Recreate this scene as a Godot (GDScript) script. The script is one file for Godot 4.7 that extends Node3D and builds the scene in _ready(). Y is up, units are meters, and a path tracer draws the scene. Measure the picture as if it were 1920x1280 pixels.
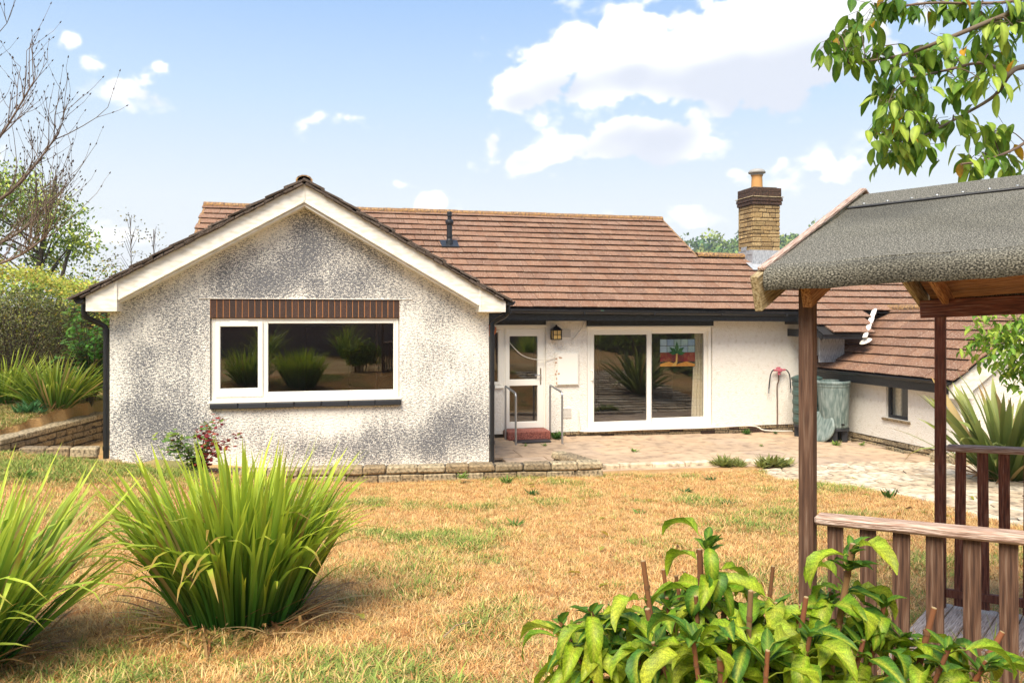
extends Node3D
# A bungalow seen from its sloping back garden. x runs along the house front to the right, z towards the viewer, metres; y = 0 is the patio door sill.

var R := RandomNumberGenerator.new()
var M := {}
var used := {}
var N1 := FastNoiseLite.new()
var N2 := FastNoiseLite.new()
var N3 := FastNoiseLite.new()
const EXPO := 5.0


class Buf:
	var v := PackedVector3Array()
	var n := PackedVector3Array()
	var c := PackedColorArray()
	var uv := PackedVector2Array()
	var ix := PackedInt32Array()
	var col := Color.WHITE

	func pt(p: Vector3, nn: Vector3, u := Vector2.ZERO) -> int:
		v.append(p); n.append(nn); c.append(col); uv.append(u)
		return v.size() - 1

	func tri(a: Vector3, b: Vector3, d: Vector3) -> void:
		var nn := (b - a).cross(d - a).normalized()
		var k := pt(a, nn); pt(b, nn); pt(d, nn)
		ix.append_array(PackedInt32Array([k, k + 2, k + 1]))

	func quad(a: Vector3, b: Vector3, d: Vector3, e: Vector3, u0 := Vector2.ZERO, u1 := Vector2.ZERO) -> void:
		var nn := (d - a).cross(e - b).normalized()
		var k := pt(a, nn, u0); pt(b, nn, Vector2(u1.x, u0.y)); pt(d, nn, u1); pt(e, nn, Vector2(u0.x, u1.y))
		ix.append_array(PackedInt32Array([k, k + 2, k + 1, k, k + 3, k + 2]))

	func oquad(a: Vector3, b: Vector3, d: Vector3, e: Vector3, mid: Vector3) -> void:
		if (d - a).cross(e - b).dot((a + b + d + e) * 0.25 - mid) < 0.0:
			quad(a, e, d, b)
		else:
			quad(a, b, d, e)

	func otri(a: Vector3, b: Vector3, d: Vector3, mid: Vector3) -> void:
		if (b - a).cross(d - a).dot((a + b + d) / 3.0 - mid) < 0.0:
			tri(a, d, b)
		else:
			tri(a, b, d)

	# a box with chamfered edges; jit moves its eight corners
	func box(xf: Transform3D, size: Vector3, ch := 0.0, jit := 0.0, rr: RandomNumberGenerator = null) -> void:
		var h := size * 0.5
		var mid := xf.origin
		var P := []
		for k in 8:
			var s := Vector3(1.0 if k & 1 else -1.0, 1.0 if k & 2 else -1.0, 1.0 if k & 4 else -1.0)
			var o := Vector3.ZERO
			if jit > 0.0:
				o = Vector3(rr.randf_range(-1, 1), rr.randf_range(-1, 1), rr.randf_range(-1, 1)) * jit
			var q := []
			for ax in 3:
				var p := h - Vector3.ONE * ch
				p[ax] = h[ax]
				q.append(xf * (p * s + o))
			P.append(q)
		for ax in 3:
			var b1 := 1 << ((ax + 1) % 3)
			var b2 := 1 << ((ax + 2) % 3)
			for sg in 2:
				var k0 := (1 << ax) * sg
				oquad(P[k0][ax], P[k0 + b1][ax], P[k0 + b1 + b2][ax], P[k0 + b2][ax], mid)
		if ch <= 0.0:
			return
		for ax in 3:
			var a1 := (ax + 1) % 3
			var a2 := (ax + 2) % 3
			for k in 8:
				if k & (1 << ax):
					continue
				var k2 := k | (1 << ax)
				oquad(P[k][a1], P[k2][a1], P[k2][a2], P[k][a2], mid)
		for k in 8:
			otri(P[k][0], P[k][1], P[k][2], mid)

	func bx(x0: float, x1: float, y0: float, y1: float, z0: float, z1: float, ch := 0.0) -> void:
		box(Transform3D(Basis(), Vector3(x0 + x1, y0 + y1, z0 + z1) * 0.5), Vector3(x1 - x0, y1 - y0, z1 - z0), ch)

	# a beam from a to b, w wide and t thick; up is the direction of t
	func beam(a: Vector3, b: Vector3, w: float, t: float, up := Vector3.UP, ch := 0.003) -> void:
		var y := (b - a).normalized()
		var x := y.cross(up).normalized()
		var z := x.cross(y)
		box(Transform3D(Basis(x, y, z), (a + b) * 0.5), Vector3(w, a.distance_to(b), t), ch)

	# polygon in the xy plane pushed out along z
	func prism(poly: PackedVector2Array, z0: float, z1: float, xf := Transform3D()) -> void:
		var m := Vector2.ZERO
		for p in poly: m += p
		m /= poly.size()
		var t := Geometry2D.triangulate_polygon(poly)
		for i in range(0, t.size(), 3):
			var a := poly[t[i]]; var b := poly[t[i + 1]]; var d := poly[t[i + 2]]
			if (b - a).cross(d - a) < 0.0:
				var e := b; b = d; d = e
			tri(xf * Vector3(a.x, a.y, z1), xf * Vector3(b.x, b.y, z1), xf * Vector3(d.x, d.y, z1))
			tri(xf * Vector3(a.x, a.y, z0), xf * Vector3(d.x, d.y, z0), xf * Vector3(b.x, b.y, z0))
		var cw := Geometry2D.is_polygon_clockwise(poly)
		for i in poly.size():
			var a := poly[i]; var b := poly[(i + 1) % poly.size()]
			if not cw:
				quad(xf * Vector3(a.x, a.y, z0), xf * Vector3(b.x, b.y, z0), xf * Vector3(b.x, b.y, z1), xf * Vector3(a.x, a.y, z1))
			else:
				quad(xf * Vector3(b.x, b.y, z0), xf * Vector3(a.x, a.y, z0), xf * Vector3(a.x, a.y, z1), xf * Vector3(b.x, b.y, z1))

	func tube(path: PackedVector3Array, r0: float, r1: float, sides := 7, cap := true) -> void:
		var last := path.size() - 1
		var side := Vector3.ZERO
		var first := v.size()
		for i in path.size():
			var d := (path[mini(i + 1, last)] - path[maxi(i - 1, 0)]).normalized()
			if side == Vector3.ZERO:
				side = d.cross(Vector3.UP if absf(d.y) < 0.9 else Vector3.RIGHT).normalized()
			side = (side - d * side.dot(d)).normalized()
			var oth := d.cross(side)
			var r := lerpf(r0, r1, float(i) / maxf(1.0, last))
			for k in sides:
				var a := TAU * k / sides
				var nn := side * cos(a) + oth * sin(a)
				pt(path[i] + nn * r, nn)
		for i in last:
			for k in sides:
				var a := first + i * sides + k
				var b := first + i * sides + (k + 1) % sides
				ix.append_array(PackedInt32Array([a, b + sides, b, a, a + sides, b + sides]))
		if cap:
			for e in [0, last]:
				var d := (path[last] - path[last - 1]).normalized() if e else (path[0] - path[1]).normalized()
				var o := pt(path[e], d)
				for k in sides:
					pt(v[first + e * sides + k], d)
				for k in sides:
					var k1 := (k + 1) % sides
					if e: ix.append_array(PackedInt32Array([o, o + 1 + k1, o + 1 + k]))
					else: ix.append_array(PackedInt32Array([o, o + 1 + k, o + 1 + k1]))

	# profile of (radius, height) turned round y
	func lathe(prof: PackedVector2Array, xf := Transform3D(), sides := 24) -> void:
		for i in prof.size() - 1:
			var a := prof[i]; var b := prof[i + 1]
			if a.distance_to(b) < 1e-6: continue
			var nn := Vector2(b.y - a.y, a.x - b.x).normalized()
			var k0 := v.size()
			for k in sides + 1:
				var an := TAU * k / sides
				var nv := (xf.basis * Vector3(nn.x * cos(an), nn.y, nn.x * sin(an))).normalized()
				pt(xf * Vector3(a.x * cos(an), a.y, a.x * sin(an)), nv)
				pt(xf * Vector3(b.x * cos(an), b.y, b.x * sin(an)), nv)
			for k in sides:
				var q := k0 + k * 2
				ix.append_array(PackedInt32Array([q, q + 3, q + 1, q, q + 2, q + 3]))

	# a flat leaf of two faces bent along its midrib
	func leaf2(p: Vector3, d: Vector3, nn: Vector3, l: float, w: float) -> void:
		var s := d.cross(nn).normalized() * (w * 0.5)
		var m := p + d * (l * 0.45) + nn * (w * 0.12)
		var t := p + d * l
		var k := pt(p, nn); pt(m - s - nn * (w * 0.2), (nn - s.normalized() * 0.3).normalized()); pt(t, nn); pt(m + s - nn * (w * 0.2), (nn + s.normalized() * 0.3).normalized())
		ix.append_array(PackedInt32Array([k, k + 1, k + 2, k, k + 2, k + 3]))

	func add(o: ArrayMesh, xf: Transform3D) -> void:
		var a := o.surface_get_arrays(0)
		var k := v.size()
		var ov: PackedVector3Array = a[Mesh.ARRAY_VERTEX]
		var on: PackedVector3Array = a[Mesh.ARRAY_NORMAL]
		var oi: PackedInt32Array = a[Mesh.ARRAY_INDEX]
		v.append_array(xf * ov)
		for q in on: n.append((xf.basis * q).normalized())
		c.append_array(a[Mesh.ARRAY_COLOR])
		uv.append_array(a[Mesh.ARRAY_TEX_UV])
		for q in oi: ix.append(q + k)

	func mesh(m: Material, into: ArrayMesh = null) -> ArrayMesh:
		var out := into if into else ArrayMesh.new()
		var a := []
		a.resize(Mesh.ARRAY_MAX)
		a[Mesh.ARRAY_VERTEX] = v; a[Mesh.ARRAY_NORMAL] = n; a[Mesh.ARRAY_COLOR] = c; a[Mesh.ARRAY_TEX_UV] = uv; a[Mesh.ARRAY_INDEX] = ix
		out.add_surface_from_arrays(Mesh.PRIMITIVE_TRIANGLES, a)
		out.surface_set_material(out.get_surface_count() - 1, m)
		return out


func numbered(parent: Node, called: String) -> String:
	var key := str(parent.get_instance_id()) + called
	var k: int = used.get(key, 0)
	used[key] = k + 1
	return called if k == 0 else "%s_%03d" % [called, k]


func tag(o: Node3D, label: String, category: String, group := "", kind := "") -> Node3D:
	if label: o.set_meta("label", label)
	if category: o.set_meta("category", category)
	if group: o.set_meta("group", group)
	if kind: o.set_meta("kind", kind)
	return o


func thing(called: String, label: String, category: String, at := Vector3.ZERO, group := "", kind := "") -> Node3D:
	var o := Node3D.new()
	o.name = numbered(self, called)
	add_child(o)
	o.position = at
	return tag(o, label, category, group, kind)


# a mesh in world coordinates hung under a parent
func part(parent: Node3D, called: String, mesh: Mesh, label := "", kind := "") -> MeshInstance3D:
	var o := MeshInstance3D.new()
	o.name = numbered(parent, called)
	o.mesh = mesh
	parent.add_child(o)
	if parent != self:
		o.transform = parent.global_transform.affine_inverse()
	if label: o.set_meta("label", label)
	if kind: o.set_meta("kind", kind)
	return o


# a shared mesh placed by a world transform under a parent
func piece(parent: Node3D, called: String, mesh: Mesh, xf: Transform3D) -> MeshInstance3D:
	var o := MeshInstance3D.new()
	o.name = numbered(parent, called)
	o.mesh = mesh
	parent.add_child(o)
	o.transform = parent.global_transform.affine_inverse() * xf if parent != self else xf
	return o


func L(r: float, g: float, b: float) -> Color:
	return Color(r, g, b).linear_to_srgb()


func noise(freq: float, sd: int, kind := FastNoiseLite.TYPE_SIMPLEX_SMOOTH, oct := 4) -> FastNoiseLite:
	var f := FastNoiseLite.new()
	f.noise_type = kind
	f.frequency = freq
	f.seed = sd
	f.fractal_octaves = oct
	f.fractal_type = FastNoiseLite.FRACTAL_FBM if oct > 1 else FastNoiseLite.FRACTAL_NONE
	return f


# a seamless noise picture; stops are [offset, linear colour]
func ntex(f: FastNoiseLite, stops: Array, w := 512, h := 0) -> NoiseTexture2D:
	var t := NoiseTexture2D.new()
	t.width = w
	t.height = h if h else w
	t.seamless = true
	t.seamless_blend_skirt = 0.2
	t.generate_mipmaps = false
	t.noise = f
	if stops:
		var g := Gradient.new()
		var off := PackedFloat32Array()
		var cs := PackedColorArray()
		for s in stops:
			off.append(s[0])
			cs.append(s[1].linear_to_srgb())
		g.offsets = off
		g.colors = cs
		t.color_ramp = g
	return t


func mat(key: String, c: Color, rough := 0.85, metal := 0.0) -> StandardMaterial3D:
	var m := StandardMaterial3D.new()
	m.resource_name = key
	m.albedo_color = c.linear_to_srgb()
	m.roughness = rough
	m.metallic = metal
	M[key] = m
	return m


# triplanar picture; k = how often it repeats per metre on each axis
func skin(m: StandardMaterial3D, t: Texture2D, k: Vector3, in_world := false, bump: Texture2D = null, depth := 0.0) -> StandardMaterial3D:
	m.albedo_texture = t
	m.uv1_triplanar = true
	m.uv1_world_triplanar = in_world
	m.uv1_scale = k
	if bump:
		m.heightmap_enabled = true
		m.heightmap_texture = bump
		m.heightmap_scale = depth
	return m


func leafy(key: String, rough := 0.6, through := 0.5) -> StandardMaterial3D:
	var m := mat(key, Color.WHITE, rough)
	m.vertex_color_use_as_albedo = true
	m.backlight_enabled = true
	m.backlight = Color(through, through, through).linear_to_srgb()
	m.metallic_specular = 0.4
	return m


func vcol(key: String, rough := 0.85) -> StandardMaterial3D:
	var m := mat(key, Color.WHITE, rough)
	m.vertex_color_use_as_albedo = true
	return m


func tint(c: Color, s := 0.15) -> Color:
	var k := 1.0 + R.randf_range(-s, s)
	return Color(c.r * k * (1.0 + R.randf_range(-s, s) * 0.4), c.g * k, c.b * k * (1.0 + R.randf_range(-s, s) * 0.4))


func pick(a: Array):
	return a[R.randi() % a.size()]


func face(d: Vector3, up := Vector3.UP) -> Basis:
	# local y along d, local z near up
	var y := d.normalized()
	var x := y.cross(up)
	if x.length() < 1e-4: x = y.cross(Vector3.RIGHT)
	x = x.normalized()
	return Basis(x, y, x.cross(y))


func curve(pts: Array, steps := 6) -> PackedVector3Array:
	var c := Curve3D.new()
	for i in pts.size():
		var t: Vector3 = (pts[mini(i + 1, pts.size() - 1)] - pts[maxi(i - 1, 0)]) / 6.0
		c.add_point(pts[i], -t, t)
	var out := PackedVector3Array()
	for i in pts.size() - 1:
		for k in steps:
			out.append(c.sample(i, float(k) / steps))
	out.append(pts[-1])
	return out


# height of the garden
func gh(x: float, z: float) -> float:
	var s := clampf((z + 12.2) / 9.2, 0.0, 2.5)
	var low := -0.07 + 0.62 * pow(clampf((0.8 - x) / 5.0, 0.0, 1.3), 1.3) - 0.015 * clampf(x - 3.0, 0.0, 8.0)
	var y := lerpf(low, 0.75, pow(minf(s, 1.0), 1.15)) + 0.25 * maxf(s - 1.0, 0.0)
	if z < -12.2 and x < -2.5:
		if x < wall_x(z) - 0.2:
			y = lerpf(y, 0.86, clampf((-12.2 - z) / 2.5, 0.0, 1.0))
		else:
			y = lerpf(y, 0.2, clampf((-12.2 - z) / 0.5, 0.0, 1.0))
	return y


func wall_x(z: float) -> float:
	return -4.36 + (-12.8 - z) * 0.265 if z < -12.8 else -4.36 - (z + 12.8) * 0.3


func paved(x: float, z: float) -> bool:
	if x > 10.75 or z < -15.7: return false
	if x > 2.65 and z < -12.15 - 0.02 * x: return true
	return z < -5.0 and x > 6.55 + 0.25 * sin(z * 1.3) + maxf(0.0, -z - 10.3) * 0.45


# true where the front gable's roof hides a point on the main roof from the lawn
func behind_gable(p: Vector3) -> bool:
	var k := -12.3 / p.z
	var x := p.x * k
	return 2.35 + (p.y - 2.35) * k < 4.42 - 0.57 * absf(x + 0.2) and x > -3.3 and x < 2.9


func _ready() -> void:
	R.seed = 7
	N1 = noise(0.35, 11); N2 = noise(1.6, 5); N3 = noise(0.09, 21, FastNoiseLite.TYPE_SIMPLEX_SMOOTH, 3)
	var cam := Camera3D.new()
	cam.name = "camera"
	cam.projection = Camera3D.PROJECTION_FRUSTUM
	cam.near = 0.05
	cam.far = 1500.0
	cam.size = 0.05 * 1280.0 / 1500.0
	cam.frustum_offset = Vector2(0, -0.05 * 45.0 / 1500.0)
	cam.position = Vector3(0, 2.35, 0)
	cam.rotation.y = -atan(0.24)
	add_child(cam)
	var env := Environment.new()
	env.background_mode = Environment.BG_SKY
	env.sky = Sky.new()
	var pano := PanoramaSkyMaterial.new()
	pano.panorama = sky_picture()
	env.sky.sky_material = pano
	env.tonemap_mode = Environment.TONE_MAPPER_LINEAR
	env.tonemap_exposure = EXPO
	env.sdfgi_enabled = true
	env.ssao_enabled = true
	env.ssil_enabled = true
	env.fog_enabled = true
	env.fog_density = 0.0004
	env.fog_light_color = L(0.8, 0.88, 1.0)
	var we := WorldEnvironment.new()
	we.name = "world_environment"
	we.environment = env
	add_child(we)
	var sun := DirectionalLight3D.new()
	sun.name = "sun"
	sun.light_energy = 0.5
	sun.light_angular_distance = 34.0
	sun.light_color = Color(1.0, 0.955, 0.88)
	sun.shadow_enabled = true
	add_child(sun)
	sun.look_at_from_position(Vector3(-0.38, 0.92, 0.56), Vector3.ZERO)

	materials()
	terrain()
	hill()
	bungalow()
	garage()
	paving()
	walls()
	fixtures()
	gazebo()
	plants()
	small_things()


# air and clouds by direction (azimuth from -z towards +x and elevation, degrees)
func sky_picture() -> ImageTexture:
	var w := 4096
	var h := 2048
	var data := PackedFloat32Array()
	data.resize(w * h * 3)
	# [azimuth, elevation, half width, half height, strength]
	var heaps := [
		[15.5, 17.2, 3.2, 2.0, 1.2], [13.0, 15.0, 1.6, 1.1, 0.9], [18.0, 18.6, 1.4, 1.0, 0.7], [21.5, 19.4, 2.4, 1.8, 1.1], [22.5, 16.2, 4.2, 1.5, 0.8],
		[27.5, 17.6, 6.5, 2.7, 1.3], [33.5, 19.5, 5.5, 3.0, 1.3], [31.5, 15.2, 2.8, 1.6, 0.8], [21.5, 12.6, 4.6, 1.5, 1.15], [24.5, 12.2, 2.8, 1.3, 0.9],
		[14.3, 10.8, 2.1, 0.9, 1.0], [17.5, 11.6, 2.6, 0.8, 0.75], [12.2, 12.3, 1.0, 0.8, 0.8], [37.0, 17.0, 4.0, 1.6, 0.8], [40.0, 22.5, 5.0, 2.6, 1.0],
		[-15.2, 17.0, 1.6, 0.8, 1.15], [-14.2, 15.7, 1.5, 0.6, 0.95], [-10.4, 16.2, 1.0, 0.65, 1.0], [-11.9, 14.6, 1.9, 0.85, 1.1], [-1.0, 13.2, 1.2, 0.7, 1.05],
		[1.9, 13.9, 1.9, 0.55, 0.9], [5.4, 9.3, 1.0, 0.6, 1.0], [7.9, 8.1, 1.7, 1.0, 1.0], [29.5, 9.9, 1.9, 0.8, 1.0], [35.5, 9.6, 2.4, 1.4, 1.1], [-14.0, 5.0, 3.5, 0.7, 0.6],
		[9.0, 7.2, 3.0, 0.6, 0.5], [25.0, 7.0, 4.0, 0.5, 0.45], [32.0, 10.6, 0.6, 0.5, 0.7],
	]
	# clouds over the rest of the sky
	var rr := RandomNumberGenerator.new()
	rr.seed = 4
	for i in 95:
		var az := rr.randf_range(50.0, 330.0)
		var el := 5.0 + 60.0 * pow(rr.randf(), 1.4)
		var b := rr.randf_range(1.5, 6.0)
		heaps.append([az if az < 180.0 else az - 360.0, el, b * 1.7, b * 0.6, rr.randf_range(0.7, 1.2)])
	for i in 8:
		heaps.append([rr.randf_range(-30, 60), rr.randf_range(28, 62), rr.randf_range(4, 9), rr.randf_range(1.5, 3.5), rr.randf_range(0.7, 1.1)])
	var dens := PackedFloat32Array()
	dens.resize(w * (h / 2))
	for c in heaps:
		var el0: float = c[1]
		var sp: float = 1.0 / cos(deg_to_rad(minf(el0, 75.0)))
		var j0 := clampi(int((90.0 - el0 - c[3] * 2.6) / 180.0 * h), 0, h / 2 - 1)
		var j1 := clampi(int((90.0 - el0 + c[3] * 2.6) / 180.0 * h), 0, h / 2 - 1)
		var ic := posmod(int(c[0] / 360.0 * w), w)
		var iw := mini(int(c[2] * sp * 2.6 / 360.0 * w) + 1, w / 2)
		for j in range(j0, j1 + 1):
			var dy: float = (90.0 - (j + 0.5) * 180.0 / h - el0) / c[3]
			for i in range(-iw, iw + 1):
				var dx: float = i * 360.0 / w / (c[2] * sp)
				var q := dx * dx + dy * dy
				if q < 6.5:
					dens[j * w + posmod(ic + i, w)] += c[4] * exp(-q)
	var big := noise(3.2, 3, FastNoiseLite.TYPE_SIMPLEX_SMOOTH, 6)
	big.fractal_gain = 0.58
	var soft := noise(2.2, 9, FastNoiseLite.TYPE_SIMPLEX_SMOOTH, 3)
	var puff := noise(3.0, 19, FastNoiseLite.TYPE_SIMPLEX_SMOOTH, 5)
	puff.fractal_type = FastNoiseLite.FRACTAL_RIDGED
	for j in h / 2:
		var el := PI * 0.5 - (j + 0.5) * PI / h
		var e := rad_to_deg(el)
		var air: Color
		if e < 8.0: air = Color(0.99, 1.0, 1.01).lerp(Color(0.88, 0.96, 1.02), e / 8.0)
		elif e < 15.0: air = Color(0.88, 0.96, 1.02).lerp(Color(0.62, 0.81, 1.02), (e - 8.0) / 7.0)
		elif e < 23.0: air = Color(0.62, 0.81, 1.02).lerp(Color(0.37, 0.60, 1.0), (e - 15.0) / 8.0)
		else: air = Color(0.37, 0.60, 1.0).lerp(Color(0.27, 0.47, 0.93), clampf((e - 23.0) / 55.0, 0.0, 1.0))
		var ce := cos(el)
		var se := sin(el)
		for i in w:
			var d := dens[j * w + i]
			var col := air
			if d > 0.03:
				var az := (i + 0.5) / w * TAU
				var p := Vector3(sin(az) * ce, se * 1.5, -cos(az) * ce)
				var nz := big.get_noise_3dv(p * 2.6) * 0.75 + puff.get_noise_3dv(p * 3.4) * -0.5 + 0.04
				var a := smoothstep(0.30, 0.50, d * 0.85 + nz)
				a = maxf(a, 0.55 * smoothstep(0.05, 0.5, d * 0.8 + nz * 1.3 - 0.05))
				if a > 0.0:
					# the sun stands behind: tops and thin edges white, thick undersides grey
					var up := dens[maxi(j - 28, 0) * w + i] - dens[mini(j + 20, h / 2 - 1) * w + i]
					var grey := smoothstep(0.05, 1.1, d * 0.55 + up * 0.75 + soft.get_noise_3dv(p * 4.0) * 0.45 - 0.25)
					var cc := Color(1.25, 1.26, 1.28).lerp(Color(0.74, 0.80, 0.93), grey * 0.85)
					col = air.lerp(cc, a)
			var o := (j * w + i) * 3
			data[o] = col.r / EXPO
			data[o + 1] = col.g / EXPO
			data[o + 2] = col.b / EXPO
	for j in range(h / 2, h):
		for i in w:
			var o := (j * w + i) * 3
			data[o] = 0.30 / EXPO; data[o + 1] = 0.28 / EXPO; data[o + 2] = 0.22 / EXPO
	return ImageTexture.create_from_image(Image.create_from_data(w, h, false, Image.FORMAT_RGBF, data.to_byte_array()))


func materials() -> void:
	var fine := ntex(noise(0.06, 2), [], 512)
	var grit := ntex(noise(0.13, 8, FastNoiseLite.TYPE_SIMPLEX_SMOOTH, 3), [], 512)
	var rough_cast := ntex(noise(0.05, 31, FastNoiseLite.TYPE_SIMPLEX_SMOOTH, 3), [], 512)
	# white painted render: faint grey streaks
	skin(mat("render", Color.WHITE, 0.9), ntex(noise(0.02, 4), [[0.0, Color(0.66, 0.60, 0.50)], [0.35, Color(0.80, 0.755, 0.67)], [1.0, Color(0.84, 0.80, 0.73)]]), Vector3(0.4, 0.4, 0.4), true, rough_cast, 1.1)
	M.render.uv1_scale = Vector3(0.9, 0.9, 0.9)
	mat("upvc", Color(0.86, 0.83, 0.75), 0.35)
	skin(mat("fascia", Color.WHITE, 0.5), ntex(noise(0.012, 40), [[0.25, Color(0.72, 0.67, 0.56)], [0.55, Color(0.85, 0.81, 0.72)], [1.0, Color(0.87, 0.84, 0.77)]]), Vector3(0.6, 2.0, 0.6), true)
	skin(mat("black", Color.WHITE, 0.42), ntex(noise(0.03, 41), [[0.3, Color(0.012, 0.014, 0.017)], [0.7, Color(0.02, 0.022, 0.026)], [0.95, Color(0.07, 0.072, 0.075)]]), Vector3(0.7, 2.0, 2.0), true)
	mat("black_plastic", Color(0.012, 0.013, 0.015), 0.4)
	mat("dark_frame", Color(0.02, 0.022, 0.027), 0.5)
	mat("metal", Color(0.42, 0.43, 0.44), 0.38, 0.85)
	mat("chrome", Color(0.6, 0.6, 0.62), 0.2, 1.0)
	skin(mat("lead", Color.WHITE, 0.5, 0.15), ntex(noise(0.02, 42), [[0.2, Color(0.20, 0.215, 0.24)], [0.6, Color(0.42, 0.44, 0.47)], [0.9, Color(0.6, 0.6, 0.6)]]), Vector3(6, 0.8, 6), true)
	# roof tiles: sanded concrete with lichen spots
	var tones := [Color(0.225, 0.115, 0.066), Color(0.20, 0.102, 0.06), Color(0.245, 0.128, 0.074), Color(0.185, 0.094, 0.056), Color(0.225, 0.12, 0.074), Color(0.21, 0.105, 0.06)]
	var spots := noise(0.045, 12, FastNoiseLite.TYPE_SIMPLEX_SMOOTH, 4)
	for i in 6:
		var t: Color = tones[i]
		skin(mat("tile%d" % i, Color.WHITE, 0.92), ntex(spots if i < 3 else noise(0.05, 50 + i), [[0.12, t * 0.35], [0.3, t * 0.72], [0.48, t], [0.64, t * 1.12], [0.74, t * 1.2], [0.77, Color(0.50, 0.42, 0.31)], [0.85, Color(0.62, 0.57, 0.46)]], 512), Vector3(1.25, 1.25, 1.25), true, grit, 0.25)
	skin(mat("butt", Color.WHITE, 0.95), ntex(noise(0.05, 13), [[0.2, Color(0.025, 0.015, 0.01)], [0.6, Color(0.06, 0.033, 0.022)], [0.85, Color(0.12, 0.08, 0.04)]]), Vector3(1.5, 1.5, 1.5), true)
	mat("underlay", Color(0.012, 0.01, 0.009), 0.95)
	skin(mat("ridge", Color.WHITE, 0.95), ntex(noise(0.035, 14), [[0.15, Color(0.07, 0.05, 0.03)], [0.4, Color(0.20, 0.12, 0.07)], [0.55, Color(0.26, 0.15, 0.09)], [0.68, Color(0.42, 0.21, 0.04)], [0.8, Color(0.36, 0.26, 0.12)], [0.9, Color(0.6, 0.56, 0.46)]]), Vector3(0.9, 0.9, 0.9), true, grit, 0.5)
	skin(mat("verge", Color.WHITE, 0.95), ntex(noise(0.06, 15), [[0.2, Color(0.025, 0.018, 0.013)], [0.5, Color(0.085, 0.06, 0.045)], [0.75, Color(0.16, 0.12, 0.09)], [0.92, Color(0.5, 0.46, 0.40)]]), Vector3(1.6, 1.6, 1.6), true, grit, 0.5)
	# chimney stone, dark bricks
	for i in 4:
		var t: Color = [Color(0.44, 0.30, 0.135), Color(0.37, 0.26, 0.12), Color(0.48, 0.345, 0.17), Color(0.33, 0.225, 0.105)][i]
		skin(mat("stone%d" % i, Color.WHITE, 0.95), ntex(noise(0.03, 60 + i), [[0.15, t * 0.35], [0.4, t * 0.8], [0.6, t], [0.9, t * 1.25]], 256), Vector3(3, 3, 3), true, grit, 0.8)
	for i in 4:
		var t: Color = [Color(0.40, 0.30, 0.17), Color(0.34, 0.25, 0.14), Color(0.46, 0.37, 0.23), Color(0.30, 0.23, 0.14)][i]
		skin(mat("wall_stone%d" % i, Color.WHITE, 0.95), ntex(noise(0.025, 70 + i), [[0.12, t * 0.22], [0.32, t * 0.6], [0.5, t], [0.72, t * 1.25], [0.9, t * 1.5]], 256), Vector3(2.6, 2.6, 2.6), true, grit, 1.2)
	skin(mat("mortar_dark", Color.WHITE, 0.95), ntex(noise(0.05, 16), [[0.2, Color(0.03, 0.024, 0.017)], [0.8, Color(0.10, 0.08, 0.05)]], 256), Vector3(2, 2, 2), true)
	mat("mortar_orange", Color(0.42, 0.185, 0.075), 0.95)
	for i in 3:
		var t: Color = [Color(0.060, 0.030, 0.021), Color(0.048, 0.026, 0.02), Color(0.075, 0.036, 0.024)][i]
		skin(mat("dark_brick%d" % i, Color.WHITE, 0.75), ntex(noise(0.04, 17 + i), [[0.2, t * 0.6], [0.6, t], [0.9, t * 1.5]], 256), Vector3(4, 4, 4), true, grit, 0.3)
	skin(mat("cap_brick", Color.WHITE, 0.9), ntex(noise(0.03, 22), [[0.2, Color(0.025, 0.016, 0.012)], [0.55, Color(0.075, 0.042, 0.028)], [0.8, Color(0.16, 0.075, 0.045)]], 256), Vector3(3, 3, 3), true, grit, 0.5)
	mat("pot", Color(0.52, 0.27, 0.09), 0.8)
	mat("cowl", Color(0.30, 0.29, 0.27), 0.6)
	# weathered stained timber: grain runs along each piece's own y
	var grain := noise(0.035, 23, FastNoiseLite.TYPE_SIMPLEX_SMOOTH, 5)
	var gb := ntex(noise(0.06, 24, FastNoiseLite.TYPE_SIMPLEX_SMOOTH, 4), [], 512)
	skin(mat("wood_red", Color.WHITE, 0.72), ntex(grain, [[0.2, Color(0.065, 0.022, 0.012)], [0.45, Color(0.155, 0.045, 0.022)], [0.65, Color(0.20, 0.062, 0.03)], [0.85, Color(0.27, 0.15, 0.10)]]), Vector3(5, 0.35, 5), false, gb, 0.25)
	skin(mat("wood_grey", Color.WHITE, 0.8), ntex(grain, [[0.2, Color(0.045, 0.02, 0.011)], [0.45, Color(0.092, 0.043, 0.023)], [0.62, Color(0.12, 0.06, 0.034)], [0.9, Color(0.22, 0.145, 0.10)]]), Vector3(4, 0.22, 4), false, gb, 0.3)
	skin(mat("wood_rail", Color.WHITE, 0.8), ntex(grain, [[0.2, Color(0.22, 0.12, 0.085)], [0.45, Color(0.42, 0.28, 0.21)], [0.65, Color(0.55, 0.41, 0.33)], [0.85, Color(0.66, 0.56, 0.48)]]), Vector3(9, 0.5, 9), false, gb, 0.35)
	skin(mat("wood_orange", Color.WHITE, 0.7), ntex(grain, [[0.2, Color(0.12, 0.045, 0.012)], [0.45, Color(0.33, 0.135, 0.04)], [0.65, Color(0.43, 0.20, 0.07)], [0.85, Color(0.50, 0.27, 0.11)]]), Vector3(6, 0.4, 6), false, gb, 0.2)
	skin(mat("wood_pale", Color.WHITE, 0.8), ntex(grain, [[0.2, Color(0.16, 0.115, 0.05)], [0.45, Color(0.32, 0.24, 0.115)], [0.65, Color(0.42, 0.33, 0.18)], [0.85, Color(0.5, 0.42, 0.27)]]), Vector3(5, 0.4, 5), false, gb, 0.25)
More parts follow.
